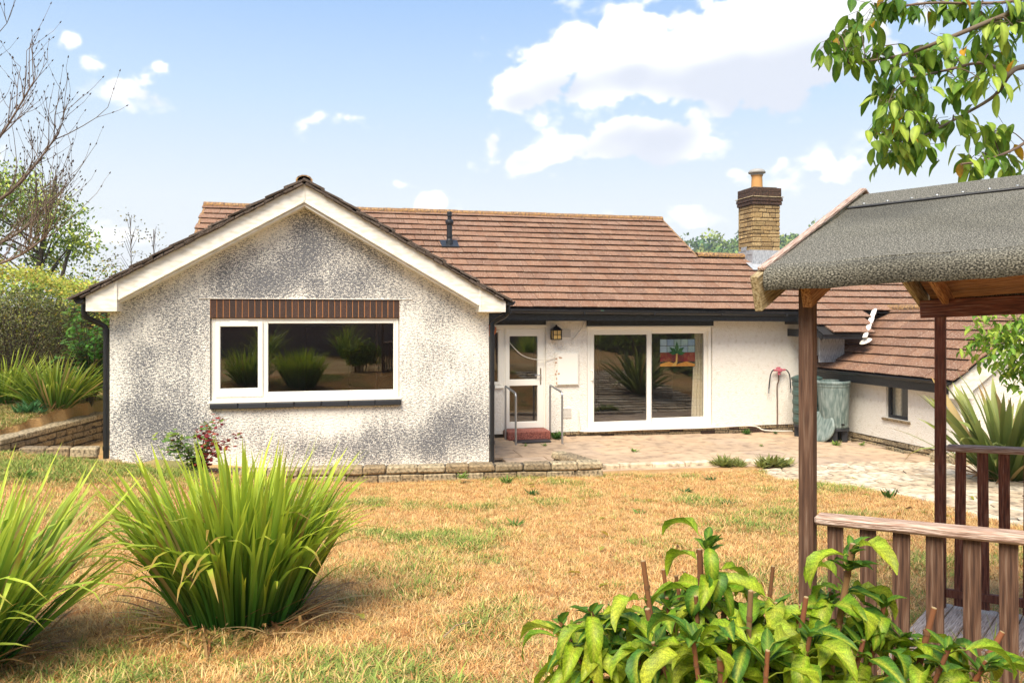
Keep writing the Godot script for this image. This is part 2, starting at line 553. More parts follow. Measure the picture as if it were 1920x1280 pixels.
	skin(mat("deck", Color.WHITE, 0.85), ntex(grain, [[0.2, Color(0.30, 0.22, 0.17)], [0.45, Color(0.52, 0.41, 0.33)], [0.65, Color(0.62, 0.51, 0.42)], [0.85, Color(0.74, 0.64, 0.56)]]), Vector3(6, 0.4, 6), false, gb, 0.35)
	skin(mat("fence_wood", Color.WHITE, 0.85), ntex(grain, [[0.2, Color(0.12, 0.085, 0.075)], [0.5, Color(0.24, 0.17, 0.15)], [0.85, Color(0.34, 0.26, 0.23)]]), Vector3(3, 0.3, 3), false)
	# mineral roofing felt
	skin(mat("felt", Color.WHITE, 0.95), ntex(noise(0.22, 25, FastNoiseLite.TYPE_SIMPLEX_SMOOTH, 2), [[0.32, Color(0.008, 0.0075, 0.006)], [0.46, Color(0.05, 0.046, 0.034)], [0.57, Color(0.12, 0.112, 0.085)], [0.72, Color(0.42, 0.40, 0.33)]], 1024), Vector3(0.72, 0.72, 0.72), false, ntex(noise(0.22, 25, FastNoiseLite.TYPE_SIMPLEX_SMOOTH, 2), [], 1024), 0.22)
	M.felt.vertex_color_use_as_albedo = true
	skin(mat("felt_edge", Color.WHITE, 0.95), ntex(noise(0.22, 26, FastNoiseLite.TYPE_SIMPLEX_SMOOTH, 2), [[0.3, Color(0.03, 0.03, 0.018)], [0.55, Color(0.11, 0.105, 0.065)], [0.85, Color(0.30, 0.29, 0.2)]], 512), Vector3(3.5, 3.5, 3.5), false, grit, 0.7)
	# paving
	for i in 5:
		var t: Color = [Color(0.44, 0.31, 0.20), Color(0.41, 0.295, 0.195), Color(0.47, 0.34, 0.22), Color(0.42, 0.31, 0.215), Color(0.45, 0.315, 0.20)][i]
		skin(mat("slab%d" % i, Color.WHITE, 0.9), ntex(noise(0.012, 80 + i, FastNoiseLite.TYPE_SIMPLEX_SMOOTH, 5), [[0.12, t * 0.6], [0.36, t * 0.9], [0.55, t], [0.85, t * 1.1]], 512), Vector3(0.5, 0.5, 0.5), true, grit, 0.15)
	for i in 3:
		var t: Color = [Color(0.58, 0.46, 0.31), Color(0.50, 0.38, 0.25), Color(0.64, 0.53, 0.38)][i]
		skin(mat("crazy%d" % i, Color.WHITE, 0.9), ntex(noise(0.014, 90 + i, FastNoiseLite.TYPE_SIMPLEX_SMOOTH, 5), [[0.15, t * 0.4], [0.36, t * 0.8], [0.55, t], [0.85, t * 1.2]], 512), Vector3(0.9, 0.9, 0.9), true, grit, 0.6)
	# ground: vertex colours times a fine straw texture
	var g := skin(mat("ground", Color.WHITE, 0.95), ntex(noise(0.10, 27, FastNoiseLite.TYPE_SIMPLEX_SMOOTH, 4), [[0.15, Color(0.35, 0.35, 0.35)], [0.5, Color(0.85, 0.85, 0.85)], [0.85, Color(1.0, 1.0, 1.0)]], 1024), Vector3(0.8, 0.8, 0.8), true, fine, 1.5)
	g.vertex_color_use_as_albedo = true
	leafy("leaf", 0.5, 0.7)
	var vein := Image.create(96, 192, false, Image.FORMAT_RGB8)
	for j in 192:
		for i in 96:
			var s := absf(i / 95.0 * 2.0 - 1.0)
			var t := j / 191.0
			var q := fposmod(t * 9.0 - s * 1.5, 1.0)
			var k := 0.86 + 0.26 * N2.get_noise_2d(i * 0.09, j * 0.09) + 0.05 * sin(q * TAU)
			var line := maxf(smoothstep(0.10, 0.0, absf(q - 0.5)), smoothstep(0.07, 0.0, s) * 1.5) * 0.28
			var c := Color(k * 0.94, k, k * 0.9).lerp(Color(1.0, 1.0, 0.75), line)
			vein.set_pixel(i, j, c.clamp())
	leafy("leaf_broad", 0.5, 0.8)
	M.leaf_broad.albedo_texture = ImageTexture.create_from_image(vein)
	leafy("leaf_far", 0.7, 0.45)
	leafy("grass", 0.75, 0.35)
	vcol("bark", 0.95)
	vcol("paint", 0.6)
	var p := mat("glass", Color(0.02, 0.02, 0.02, 0.004), 0.0)
	p.transparency = BaseMaterial3D.TRANSPARENCY_ALPHA
	p.metallic_specular = 0.7
	skin(mat("butt_plastic", Color.WHITE, 0.55), ntex(noise(0.02, 28), [[0.2, Color(0.075, 0.115, 0.105)], [0.5, Color(0.15, 0.195, 0.18)], [0.8, Color(0.26, 0.30, 0.28)]], 256), Vector3(3, 0.6, 3), true)
	mat("butt_dark", Color(0.045, 0.085, 0.075), 0.5)
	mat("room", Color(0.20, 0.16, 0.135), 0.9)
	mat("room_floor", Color(0.10, 0.06, 0.035), 0.7)
	skin(mat("curtain", Color.WHITE, 0.9), ntex(noise(0.03, 29), [[0.2, Color(0.5, 0.44, 0.30)], [0.8, Color(0.66, 0.6, 0.45)]], 256), Vector3(2, 2, 2), true)
	skin(mat("red_step", Color.WHITE, 0.7), ntex(noise(0.04, 30), [[0.2, Color(0.12, 0.03, 0.022)], [0.5, Color(0.27, 0.075, 0.05)], [0.85, Color(0.36, 0.14, 0.10)]], 256), Vector3(2, 2, 2), true)
	var amber := mat("amber", Color(0.85, 0.55, 0.16), 0.3)
	amber.backlight_enabled = true
	amber.backlight = Color(0.6, 0.6, 0.6)
	mat("bare", Color(0.46, 0.30, 0.20), 0.9)
	mat("cable", Color(0.72, 0.68, 0.6), 0.6)
	mat("pink", Color(0.5, 0.12, 0.16), 0.6)
	mat("terracotta", Color(0.5, 0.16, 0.06), 0.8)


func terrain() -> void:
	var xs := PackedFloat32Array()
	var zs := PackedFloat32Array()
	for k in [-600, -350, -200, -120, -70, -45, -30, -22, -17, -14, -12, -10]: xs.append(k)
	var q := -8.6
	while q < 12.0:
		xs.append(q); q += 0.16
	for k in [12, 14, 17, 22, 30, 45, 70, 120, 200, 350, 600]: xs.append(k)
	for k in [-600, -350, -200, -120, -70, -45, -30, -24, -21]: zs.append(k)
	q = -19.0
	while q < 0.5:
		zs.append(q); q += 0.16
	for k in [1, 1.6, 2.4, 3.4, 5, 8, 14, 25, 60, 150, 400]: zs.append(k)
	var b := Buf.new()
	var w := xs.size()
	for z in zs:
		for x in xs:
			var y := gh(x, z)
			if z < -19.0 or x < -9.0 or x > 12.0: y = lerpf(y, -0.3, clampf((maxf(-19.0 - z, maxf(-9.0 - x, x - 12.0))) / 30.0, 0.0, 1.0))
			if x > 2.55 and z < -12.0 or paved(x, z): y -= 0.06
			elif x > -8.6 and x < 12 and z > -19 and z < 0.5: y += N2.get_noise_2d(x * 2.0, z * 2.0) * 0.012
			b.col = ground_colour(x, z)
			b.pt(Vector3(x, y, z), Vector3.UP)
	for j in zs.size() - 1:
		for i in w - 1:
			var a := j * w + i
			b.ix.append_array(PackedInt32Array([a, a + 1, a + w, a + 1, a + w + 1, a + w]))
	for j in zs.size():
		for i in w:
			var a := j * w + i
			var dx := b.v[j * w + mini(i + 1, w - 1)] - b.v[j * w + maxi(i - 1, 0)]
			var dz := b.v[mini(j + 1, zs.size() - 1) * w + i] - b.v[maxi(j - 1, 0) * w + i]
			b.n[a] = dz.cross(dx).normalized()
	var o := part(self, "lawn", b.mesh(M.ground))
	tag(o, "dry straw coloured lawn with green patches, sloping down to the house", "lawn", "", "structure")


func greenness(x: float, z: float) -> float:
	var g := N1.get_noise_2d(x * 1.3, z * 1.3) * 1.3 + N2.get_noise_2d(x, z) * 0.6 - 0.04
	# greener down the left side and along the walls
	g += 0.55 * exp(-(pow(x + 2.6, 2) + pow((z + 11.6) * 0.8, 2)) / 2.5) + 0.35 * exp(-pow((x + 3.5) / 1.5, 2)) * 0.8
	g += 0.55 * exp(-(pow(x - 0.55, 2) + pow(z + 3.9, 2)) / 0.5)
	return clampf(g, 0.0, 1.0)


func ground_colour(x: float, z: float) -> Color:
	if absf(x) > 14 or z < -24 or z > 6: return Color(0.10, 0.13, 0.04)
	if x > 2.55 and z < -12.0 or paved(x, z): return Color(0.16, 0.11, 0.07)
	var c := Color(0.58, 0.345, 0.135).lerp(Color(0.48, 0.265, 0.095), clampf(0.5 + N2.get_noise_2d(x * 0.8 + 40, z) * 1.4, 0, 1))
	c = c.lerp(Color(0.56, 0.40, 0.19), clampf(N1.get_noise_2d(x + 90, z * 1.5) * 1.6, 0, 0.8))
	return c.lerp(Color(0.16, 0.20, 0.05), greenness(x, z) * 0.75)


func hill() -> void:
	# a wooded ridge some 300 m beyond the house
	var b := Buf.new()
	var rows := 14
	var cols := 60
	var far := noise(0.018, 33)
	for j in rows:
		for i in cols:
			var x := lerpf(-60.0, 420.0, float(i) / (cols - 1))
			var z := lerpf(-230.0, -420.0, float(j) / (rows - 1))
			var top := ridge_height(x)
			b.col = Color(0.05, 0.085, 0.025)
			b.pt(Vector3(x, -2.0 + (top + 2.0) * smoothstep(0.0, 0.55, float(j) / (rows - 1)) + far.get_noise_2d(x, z) * 3.0, z), Vector3(0, 0.8, 0.6))
	for j in rows - 1:
		for i in cols - 1:
			var a := j * cols + i
			b.ix.append_array(PackedInt32Array([a, a + cols, a + 1, a + 1, a + cols, a + cols + 1]))
	tag(part(self, "hill", b.mesh(M.paint)), "distant hillside behind the roof", "hill", "", "structure")
	# its wood, one mass of crowns
	var w := Buf.new()
	for k in 1500:
		var x := R.randf_range(60.0, 330.0)
		var u := R.randf()
		var z := lerpf(-235.0, -345.0, u)
		var y := -2.0 + (ridge_height(x) + 2.0) * smoothstep(0.0, 0.55, u * 110.0 / 190.0 + 0.02)
		var rad := R.randf_range(2.2, 4.6)
		var c: Color = tint(pick([Color(0.11, 0.20, 0.04), Color(0.17, 0.26, 0.05), Color(0.07, 0.15, 0.045), Color(0.26, 0.33, 0.07)]), 0.25)
		var pine := u > 0.86 and R.randf() < 0.25
		for q in 80:
			var d := Vector3(R.randfn(), R.randfn() * (0.7 if not pine else 0.4), R.randfn()).normalized()
			w.col = tint(c, 0.22)
			var p := Vector3(x, y + rad * (1.0 if not pine else 2.6), z) + d * rad * R.randf_range(0.75, 1.1)
			w.leaf2(p, Vector3(R.randfn(), R.randfn(), R.randfn()).normalized(), (d + Vector3(R.randfn(), R.randfn(), R.randfn()) * 0.4).normalized(), R.randf_range(1.2, 2.3), R.randf_range(1.1, 1.8))
	tag(part(self, "distant_woodland", w.mesh(M.leaf_far)), "hazy green wood on the hill behind the chimney", "woodland", "", "stuff")


func ridge_height(x: float) -> float:
	return 18.5 + 18.0 * smoothstep(120.0, 260.0, x) + 2.5 * sin(x * 0.045) + N3.get_noise_1d(x * 1.2) * 5.0


# the long roof's front plane: u metres up the slope from the eave at x
func roof_at(x: float, u: float, lift := 0.0) -> Vector3:
	var a := atan(0.545)
	return Vector3(x, 2.54 - 0.007 * (x - 2.7) * (1.0 - u / 5.0) + u * sin(a) + lift * cos(a), -15.2 - u * cos(a) + lift * sin(a))


func gable_top(x: float) -> float:
	return 4.36 - 0.57 * absf(x + 0.232)


func tile_mesh(body: Material, sd: int) -> ArrayMesh:
	# x across, y up the slope, z out of the roof; origin at the middle of the lower edge
	var rr := RandomNumberGenerator.new()
	rr.seed = sd
	var b := Buf.new()
	var w := 0.1605
	var e := [rr.randf_range(-0.004, 0.004), rr.randf_range(-0.004, 0.004)]
	var c := [Vector3(-w, e[0], 0.072), Vector3(w, e[1], 0.072), Vector3(w, 0.36, 0.028), Vector3(-w, 0.36, 0.028)]
	var f := [Vector3(-w, e[0] - 0.006, 0.066), Vector3(w, e[1] - 0.006, 0.066)]
	b.quad(c[0], c[1], c[2], c[3])
	b.quad(f[0], f[1], c[1], c[0])
	var d := Vector3(0, 0, -0.026)
	b.quad(c[1], c[1] + d, c[2] + d, c[2])
	b.quad(c[0] + d, c[0], c[3], c[3] + d)
	b.quad(c[3] + d, c[2] + d, c[1] + d, c[0] + d)
	var out := b.mesh(body)
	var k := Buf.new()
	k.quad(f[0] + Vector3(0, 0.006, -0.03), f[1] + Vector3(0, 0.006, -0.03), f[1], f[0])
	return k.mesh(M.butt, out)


func stones_row(parent: Node3D, called: String, mats: Array, a: Vector3, b: Vector3, out: Vector3, h: float, depth: float, lo: float, hi: float, gap: float, jit: float, ch := 0.012) -> void:
	# a course of stones from a to b (bottom line of the face); out points away from the wall's heart
	var d := (b - a).normalized()
	var len := a.distance_to(b)
	var at := 0.0
	while at < len - 0.02:
		var w := R.randf_range(lo, hi)
		if len - at - w < lo * 0.6: w = len - at
		var s := Buf.new()
		var size := Vector3(w - gap, h - gap * R.randf_range(0.8, 1.6), depth)
		s.box(Transform3D(Basis(), Vector3.ZERO), size, minf(ch, size.y * 0.3), jit, R)
		var bas := Basis(d, out.cross(d).normalized(), out)
		if bas.y.y < 0: bas = Basis(-d, -bas.y, out)
		piece(parent, called, s.mesh(M[pick(mats)]), Transform3D(bas, a + d * (at + w * 0.5) + Vector3.UP * h * 0.5 + out * (R.randf_range(-1, 1) * jit - depth * 0.5)))
		at += w


func glaze(parent: Node3D, x0: float, x1: float, y0: float, y1: float, z: float) -> void:
	# double glazing: two sheets of glass, each with two faces
	for k in 2:
		var p := Buf.new()
		for t in 2:
			var zz := z - 0.02 * k - 0.004 * t
			p.quad(Vector3(x0, y0, zz), Vector3(x1, y0, zz), Vector3(x1, y1, zz), Vector3(x0, y1, zz))
		part(parent, "pane", p.mesh(M.glass))


# four bars round a hole, mitred into one mesh
func frame_bars(b: Buf, x0: float, x1: float, y0: float, y1: float, w: float, z0: float, z1: float, wb := 0.0) -> void:
	var bb := wb if wb > 0.0 else w
	b.bx(x0, x0 + w, y0, y1, z0, z1, 0.006)
	b.bx(x1 - w, x1, y0, y1, z0, z1, 0.006)
	b.bx(x0 + w - 0.001, x1 - w + 0.001, y1 - w, y1 - 0.0005, z0, z1 - 0.001, 0.006)
	b.bx(x0 + w - 0.001, x1 - w + 0.001, y0 + 0.0005, y0 + bb, z0, z1 - 0.001, 0.006)


# stains of the roughcast gable: (x, y) in metres
func gable_picture() -> ImageTexture:
	var w := 1152
	var h := 960
	var x0 := -3.0; var x1 := 2.76; var y0 := -0.4; var y1 := 4.4
	var a := noise(0.9, 101, FastNoiseLite.TYPE_SIMPLEX_SMOOTH, 4)
	var f := noise(24.0, 102, FastNoiseLite.TYPE_SIMPLEX_SMOOTH, 3)
	var f2 := noise(52.0, 103, FastNoiseLite.TYPE_SIMPLEX_SMOOTH, 2)
	var st := noise(3.0, 104, FastNoiseLite.TYPE_SIMPLEX_SMOOTH, 3)
	# [x, y, half width, half height, strength] of the black algae patches
	var pat := [[-0.15, 3.35, 0.5, 0.75, 0.6], [-0.35, 2.95, 1.1, 0.42, 0.5], [-1.35, 2.75, 0.5, 0.5, 0.3], [0.85, 3.0, 0.5, 0.6, 0.3], [-2.2, 2.0, 0.55, 1.0, 0.38], [-2.35, 1.0, 0.6, 0.9, 0.36], [-1.6, 0.55, 1.0, 0.4, 0.3],
		[1.9, 1.6, 0.7, 0.7, 0.24], [2.1, 0.6, 0.7, 0.6, 0.42], [1.3, 0.35, 0.9, 0.35, 0.5], [0.2, 0.3, 0.9, 0.28, 0.35], [-2.7, 0.4, 0.4, 0.5, 0.4], [1.75, 2.5, 0.5, 0.35, 0.2], [0.2, 2.75, 0.9, 0.25, 0.35], [-0.15, 3.9, 0.28, 0.3, 0.35]]
	var px := PackedByteArray()
	px.resize(w * h * 3)
	var o := 0
	var low := PackedFloat32Array()
	low.resize((w / 4) * (h / 4))
	for j in h / 4:
		for i in w / 4:
			var x := lerpf(x0, x1, (i + 0.5) * 4.0 / w)
			var y := lerpf(y1, y0, (j + 0.5) * 4.0 / h)
			var m := 0.085
			for p in pat:
				var q: float = pow((x - p[0]) / p[2], 2) + pow((y - p[1]) / p[3], 2)
				if q < 4.0: m += p[4] * 1.0 * exp(-q)
			low[j * (w / 4) + i] = m * (0.95 + 0.9 * a.get_noise_2d(x, y)) + 0.10 * st.get_noise_2d(x * 3.0, y * 0.35)
	for j in h:
		for i in w:
			var x := lerpf(x0, x1, (i + 0.5) / w)
			var y := lerpf(y1, y0, (j + 0.5) / h)
			var g := f.get_noise_2d(x * 0.6, y * 1.5)
			var g2 := f2.get_noise_2d(x, y)
			var s := low[(j / 4) * (w / 4) + i / 4]
			var k := clampf((s - 0.15 + g * (0.34 + s * 0.5) + g2 * (0.42 + s * 0.9)) * 2.0, 0.0, 1.0)
			var c := Color(0.83, 0.78, 0.68).lerp(Color(0.90, 0.87, 0.80), clampf(0.5 + g2, 0.0, 1.0))
			c = c.lerp(Color(0.085, 0.09, 0.108), k * 0.94)
			c = c.linear_to_srgb()
			px[o] = int(c.r * 255.0); px[o + 1] = int(c.g * 255.0); px[o + 2] = int(c.b * 255.0)
			o += 3
	return ImageTexture.create_from_image(Image.create_from_data(w, h, false, Image.FORMAT_RGB8, px))


func bungalow() -> void:
	var root := thing("bungalow", "white rendered bungalow with a stained roughcast gable and a brown tiled roof", "bungalow", Vector3(4.0, 0.0, -15.72))
	# --- walls
	var gm := mat("roughcast", Color.WHITE, 0.95)
	gm.albedo_texture = gable_picture()
	gm.heightmap_enabled = true
	gm.heightmap_scale = 0.75
	gm.heightmap_texture = ntex(noise(0.15, 32, FastNoiseLite.TYPE_SIMPLEX_SMOOTH, 4), [], 720, 1024)
	# the relief repeats within the picture's own coordinates
	var b := Buf.new()
	var zf := -12.64
	var uvp := func(x: float, y: float) -> Vector2: return Vector2((x + 3.0) / 5.76, (4.4 - y) / 4.8)
	var wallq := func(x0: float, x1: float, y0: float, y1: float) -> void:
		b.quad(Vector3(x0, y0, zf), Vector3(x1, y0, zf), Vector3(x1, y1, zf), Vector3(x0, y1, zf), uvp.call(x0, y0), uvp.call(x1, y1))
	wallq.call(-2.97, -1.6, -0.3, 2.55); wallq.call(1.215, 2.65, -0.3, 2.55); wallq.call(-1.6, 1.215, -0.3, 1.02)
	for q in [[-2.97, -1.6], [-1.6, -0.232], [-0.232, 1.215], [1.215, 2.65]]:
		var lo0: float = 2.63 if q[0] > -1.7 and q[1] < 1.3 else 2.55
		var a: float = q[0]; var e: float = q[1]
		var y0 := gable_top(a) - 0.03; var y1 := gable_top(e) - 0.03
		var k := b.pt(Vector3(a, lo0, zf), Vector3(0, 0, 1), uvp.call(a, lo0)); b.pt(Vector3(e, lo0, zf), Vector3(0, 0, 1), uvp.call(e, lo0))
		b.pt(Vector3(e, y1, zf), Vector3(0, 0, 1), uvp.call(e, y1)); b.pt(Vector3(a, y0, zf), Vector3(0, 0, 1), uvp.call(a, y0))
		b.ix.append_array(PackedInt32Array([k, k + 2, k + 1, k, k + 3, k + 2]))
	part(root, "gable_wall", b.mesh(gm), "roughcast gable wall blackened by algae patches")
	# thickness: window reveals, returns and the back of the gable
	var w := Buf.new()
	w.bx(-2.97, -2.69, -0.3, 2.72, -19.9, -12.643)
	w.bx(2.37, 2.65, -0.3, 2.72, -15.72, -12.643)
	w.bx(-2.69, -1.6, -0.3, 2.9, -12.92, -12.643); w.bx(1.215, 2.37, -0.3, 2.9, -12.92, -12.643)
	w.bx(-1.6, 1.215, -0.3, 1.02, -12.92, -12.643); w.bx(-1.6, 1.215, 2.63, 2.9, -12.92, -12.643)
	# main front, round its openings
	var z0 := -15.97; var z1 := -15.72
	w.bx(2.65, 3.3, 0.0, 2.4, z0, z1); w.bx(4.49, 5.37, 0.0, 2.4, z0, z1); w.bx(8.21, 14.0, 0.0, 2.4, z0, z1)
	w.bx(3.3, 3.585, 0.0, 0.93, z0, z1); w.bx(3.3, 4.49, 2.30, 2.4, z0, z1); w.bx(5.37, 8.21, 2.295, 2.4, z0, z1)
	w.bx(-2.97, 14.0, -0.3, 2.5, -24.2, -23.95); w.bx(14.0, 14.25, -0.3, 2.6, -24.2, -15.72)
	part(root, "house_wall", w.mesh(M.render))
	# brick and stone plinth under the render
	var pl := Buf.new()
	pl.bx(2.66, 14.0, -0.5, 0.0, -15.95, -15.75)
	part(root, "plinth", pl.mesh(M.mortar_dark))
	for c in 2:
		var yb := -0.16 + c * 0.082
		stones_row(root, "plinth_stone", ["wall_stone0", "wall_stone1", "wall_stone3", "cap_brick"], Vector3(4.5, yb, -15.735), Vector3(10.7, yb, -15.735), Vector3(0, 0, 1), 0.08, 0.06, 0.2, 0.34, 0.012, 0.005, 0.008)
	# dark rooms behind the glass
	var rm := Buf.new()
	for q in [[-2.6, 2.3, 0.1, 2.5, -17.5, -12.93], [2.7, 5.1, 0.06, 2.35, -19.0, -15.98], [5.2, 9.5, 0.06, 2.35, -20.5, -15.98]]:
		var mid := Vector3((q[0] + q[1]) / 2, (q[2] + q[3]) / 2, (q[4] + q[5]) / 2)
		var P := func(i: int, j: int, k: int) -> Vector3: return Vector3(q[i], q[2 + j], q[4 + k])
		for f in [[P.call(0, 0, 0), P.call(1, 0, 0), P.call(1, 1, 0), P.call(0, 1, 0)], [P.call(0, 0, 0), P.call(0, 0, 1), P.call(0, 1, 1), P.call(0, 1, 0)], [P.call(1, 0, 0), P.call(1, 0, 1), P.call(1, 1, 1), P.call(1, 1, 0)], [P.call(0, 1, 0), P.call(1, 1, 0), P.call(1, 1, 1), P.call(0, 1, 1)], [P.call(0, 0, 0), P.call(1, 0, 0), P.call(1, 0, 1), P.call(0, 0, 1)]]:
			rm.oquad(f[0], f[1], f[2], f[3], mid + (mid - f[0]) * 20.0)
	part(root, "room_lining", rm.mesh(M.room))
	var ih := Buf.new()
	ih.bx(-0.3, 0.62, 0.12, 2.15, -17.49, -17.4, 0.01); ih.bx(0.95, 0.985, 0.12, 2.4, -14.2, -14.15); ih.bx(6.33, 6.42, 0.1, 2.2, -18.0, -17.9)
	part(root, "inner_door", ih.mesh(M.room_floor), "", "stuff")

	# --- gable window
	var win := part(root, "window", _win_frame(), "wide white window of two lights under a brick lintel")
	glaze(win, -1.46, -0.905, 1.275, 2.2, -12.715)
	glaze(win, -0.78, 1.14, 1.21, 2.262, -12.72)
	var vent := Buf.new(); vent.bx(-1.32, -1.06, 2.286, 2.301, -12.695, -12.671, 0.003)
	part(win, "trickle_vent", vent.mesh(M.upvc))
	var sill := Buf.new()
	sill.bx(-1.61, 1.235, 1.068, 1.10, -12.76, -12.575, 0.006)
	part(win, "sill", sill.mesh(M.upvc))
	var sl := Buf.new()
	for k in 7:
		sl.box(Transform3D(Basis(Vector3(0, 0, 1), R.randf_range(-0.004, 0.004)), Vector3(-1.6 + (k + 0.5) * 0.405, 1.024, -12.612)), Vector3(0.402, 0.084, 0.094), 0.012, 0.004, R)
	part(root, "slate_sill", sl.mesh(M.dark_frame))
	# soldier course of dark bricks
	var lt := Buf.new(); lt.bx(-1.598, 1.213, 2.345, 2.625, -12.8, -12.652)
	var lintel := part(root, "brick_lintel", lt.mesh(M.mortar_orange))
	var bm := []
	for k in 3:
		var bb := Buf.new(); bb.box(Transform3D(), Vector3(0.078, 0.276, 0.06), 0.003, 0.0012, R); bm.append(bb.mesh(M["dark_brick%d" % k]))
	for k in 31:
		piece(lintel, "brick", bm[R.randi() % 3], Transform3D(Basis(Vector3(0, 0, 1), R.randf_range(-0.006, 0.006)), Vector3(-1.5955 + (k + 0.5) * 0.0906, 2.486, -12.6745 + R.randf_range(-0.002, 0.002))))
	var drip := Buf.new(); drip.bx(-1.75, 1.42, 2.628, 2.638, -12.65, -12.626, 0.002)
	part(root, "lintel_drip", drip.mesh(M.render))

	# --- bargeboards and boxed eaves
	for sd in [-1, 1]:
		var s: float = sd
		var xo: float = -3.205 if sd < 0 else 2.855
		var xi: float = -2.80 if sd < 0 else 2.432
		var q := Buf.new()
		var poly := PackedVector2Array([Vector2(-0.232, 4.075), Vector2(xi, 4.075 - 0.575 * absf(xi + 0.232)), Vector2(xi, gable_top(xi)), Vector2(-0.232, 4.35)])
		q.prism(poly, -12.37, -12.34)
		# a moulded lower edge
		q.beam(Vector3(-0.232 + s * 0.01, 4.083, -12.352), Vector3(xi, 4.083 - 0.575 * absf(xi + 0.232), -12.352), 0.042, 0.035, Vector3(0, 0, 1), 0.008)
		q.bx(-0.25 if sd < 0 else -0.231, -0.233 if sd < 0 else -0.214, 4.085, 4.34, -12.345, -12.332, 0.003)
		part(root, "bargeboard", q.mesh(M.fascia))
		var e := Buf.new()
		var pb := PackedVector2Array([Vector2(xo, 2.438), Vector2(xi, 2.438), Vector2(xi, gable_top(xi) + 0.005), Vector2(xo, gable_top(xo))])
		e.prism(pb, -12.66, -12.325)
		e.bx(minf(xi, xi - s * 0.0) - 0.035 if sd < 0 else xi, xi + 0.035 if sd > 0 else xi, 2.436, gable_top(xi) - 0.02, -12.34, -12.318, 0.003)
		part(root, "boxed_eave", e.mesh(M.fascia))
		var sf := Buf.new()
		sf.bx(minf(xo, xi), maxf(xo, xi) , 2.425, 2.437, -15.2, -12.66)
		sf.bx(xo - 0.02, xo + 0.02, 2.43, 2.66, -15.2, -12.662)
		sf.prism(PackedVector2Array([Vector2(-0.232, 4.06), Vector2(-0.232, 4.02), Vector2(xi, 4.02 - 0.57 * absf(xi + 0.232)), Vector2(xi, 4.06 - 0.57 * absf(xi + 0.232))]), -12.64, -12.38)
		part(root, "soffit", sf.mesh(M.fascia))

	roof(root)
	chimney(root)
	openings(root)
	rainwater(root)


func _win_frame() -> ArrayMesh:
	var f := Buf.new()
	frame_bars(f, -1.585, 1.205, 1.10, 2.34, 0.052, -12.78, -12.69)
	frame_bars(f, -1.53, -0.845, 1.155, 2.285, 0.072, -12.735, -12.665, 0.125)
	f.bx(-0.845, -0.80, 1.15, 2.288, -12.78, -12.69, 0.004)
	frame_bars(f, -0.80, 1.155, 1.152, 2.288, 0.03, -12.76, -12.684, 0.062)
	return f.mesh(M.upvc)


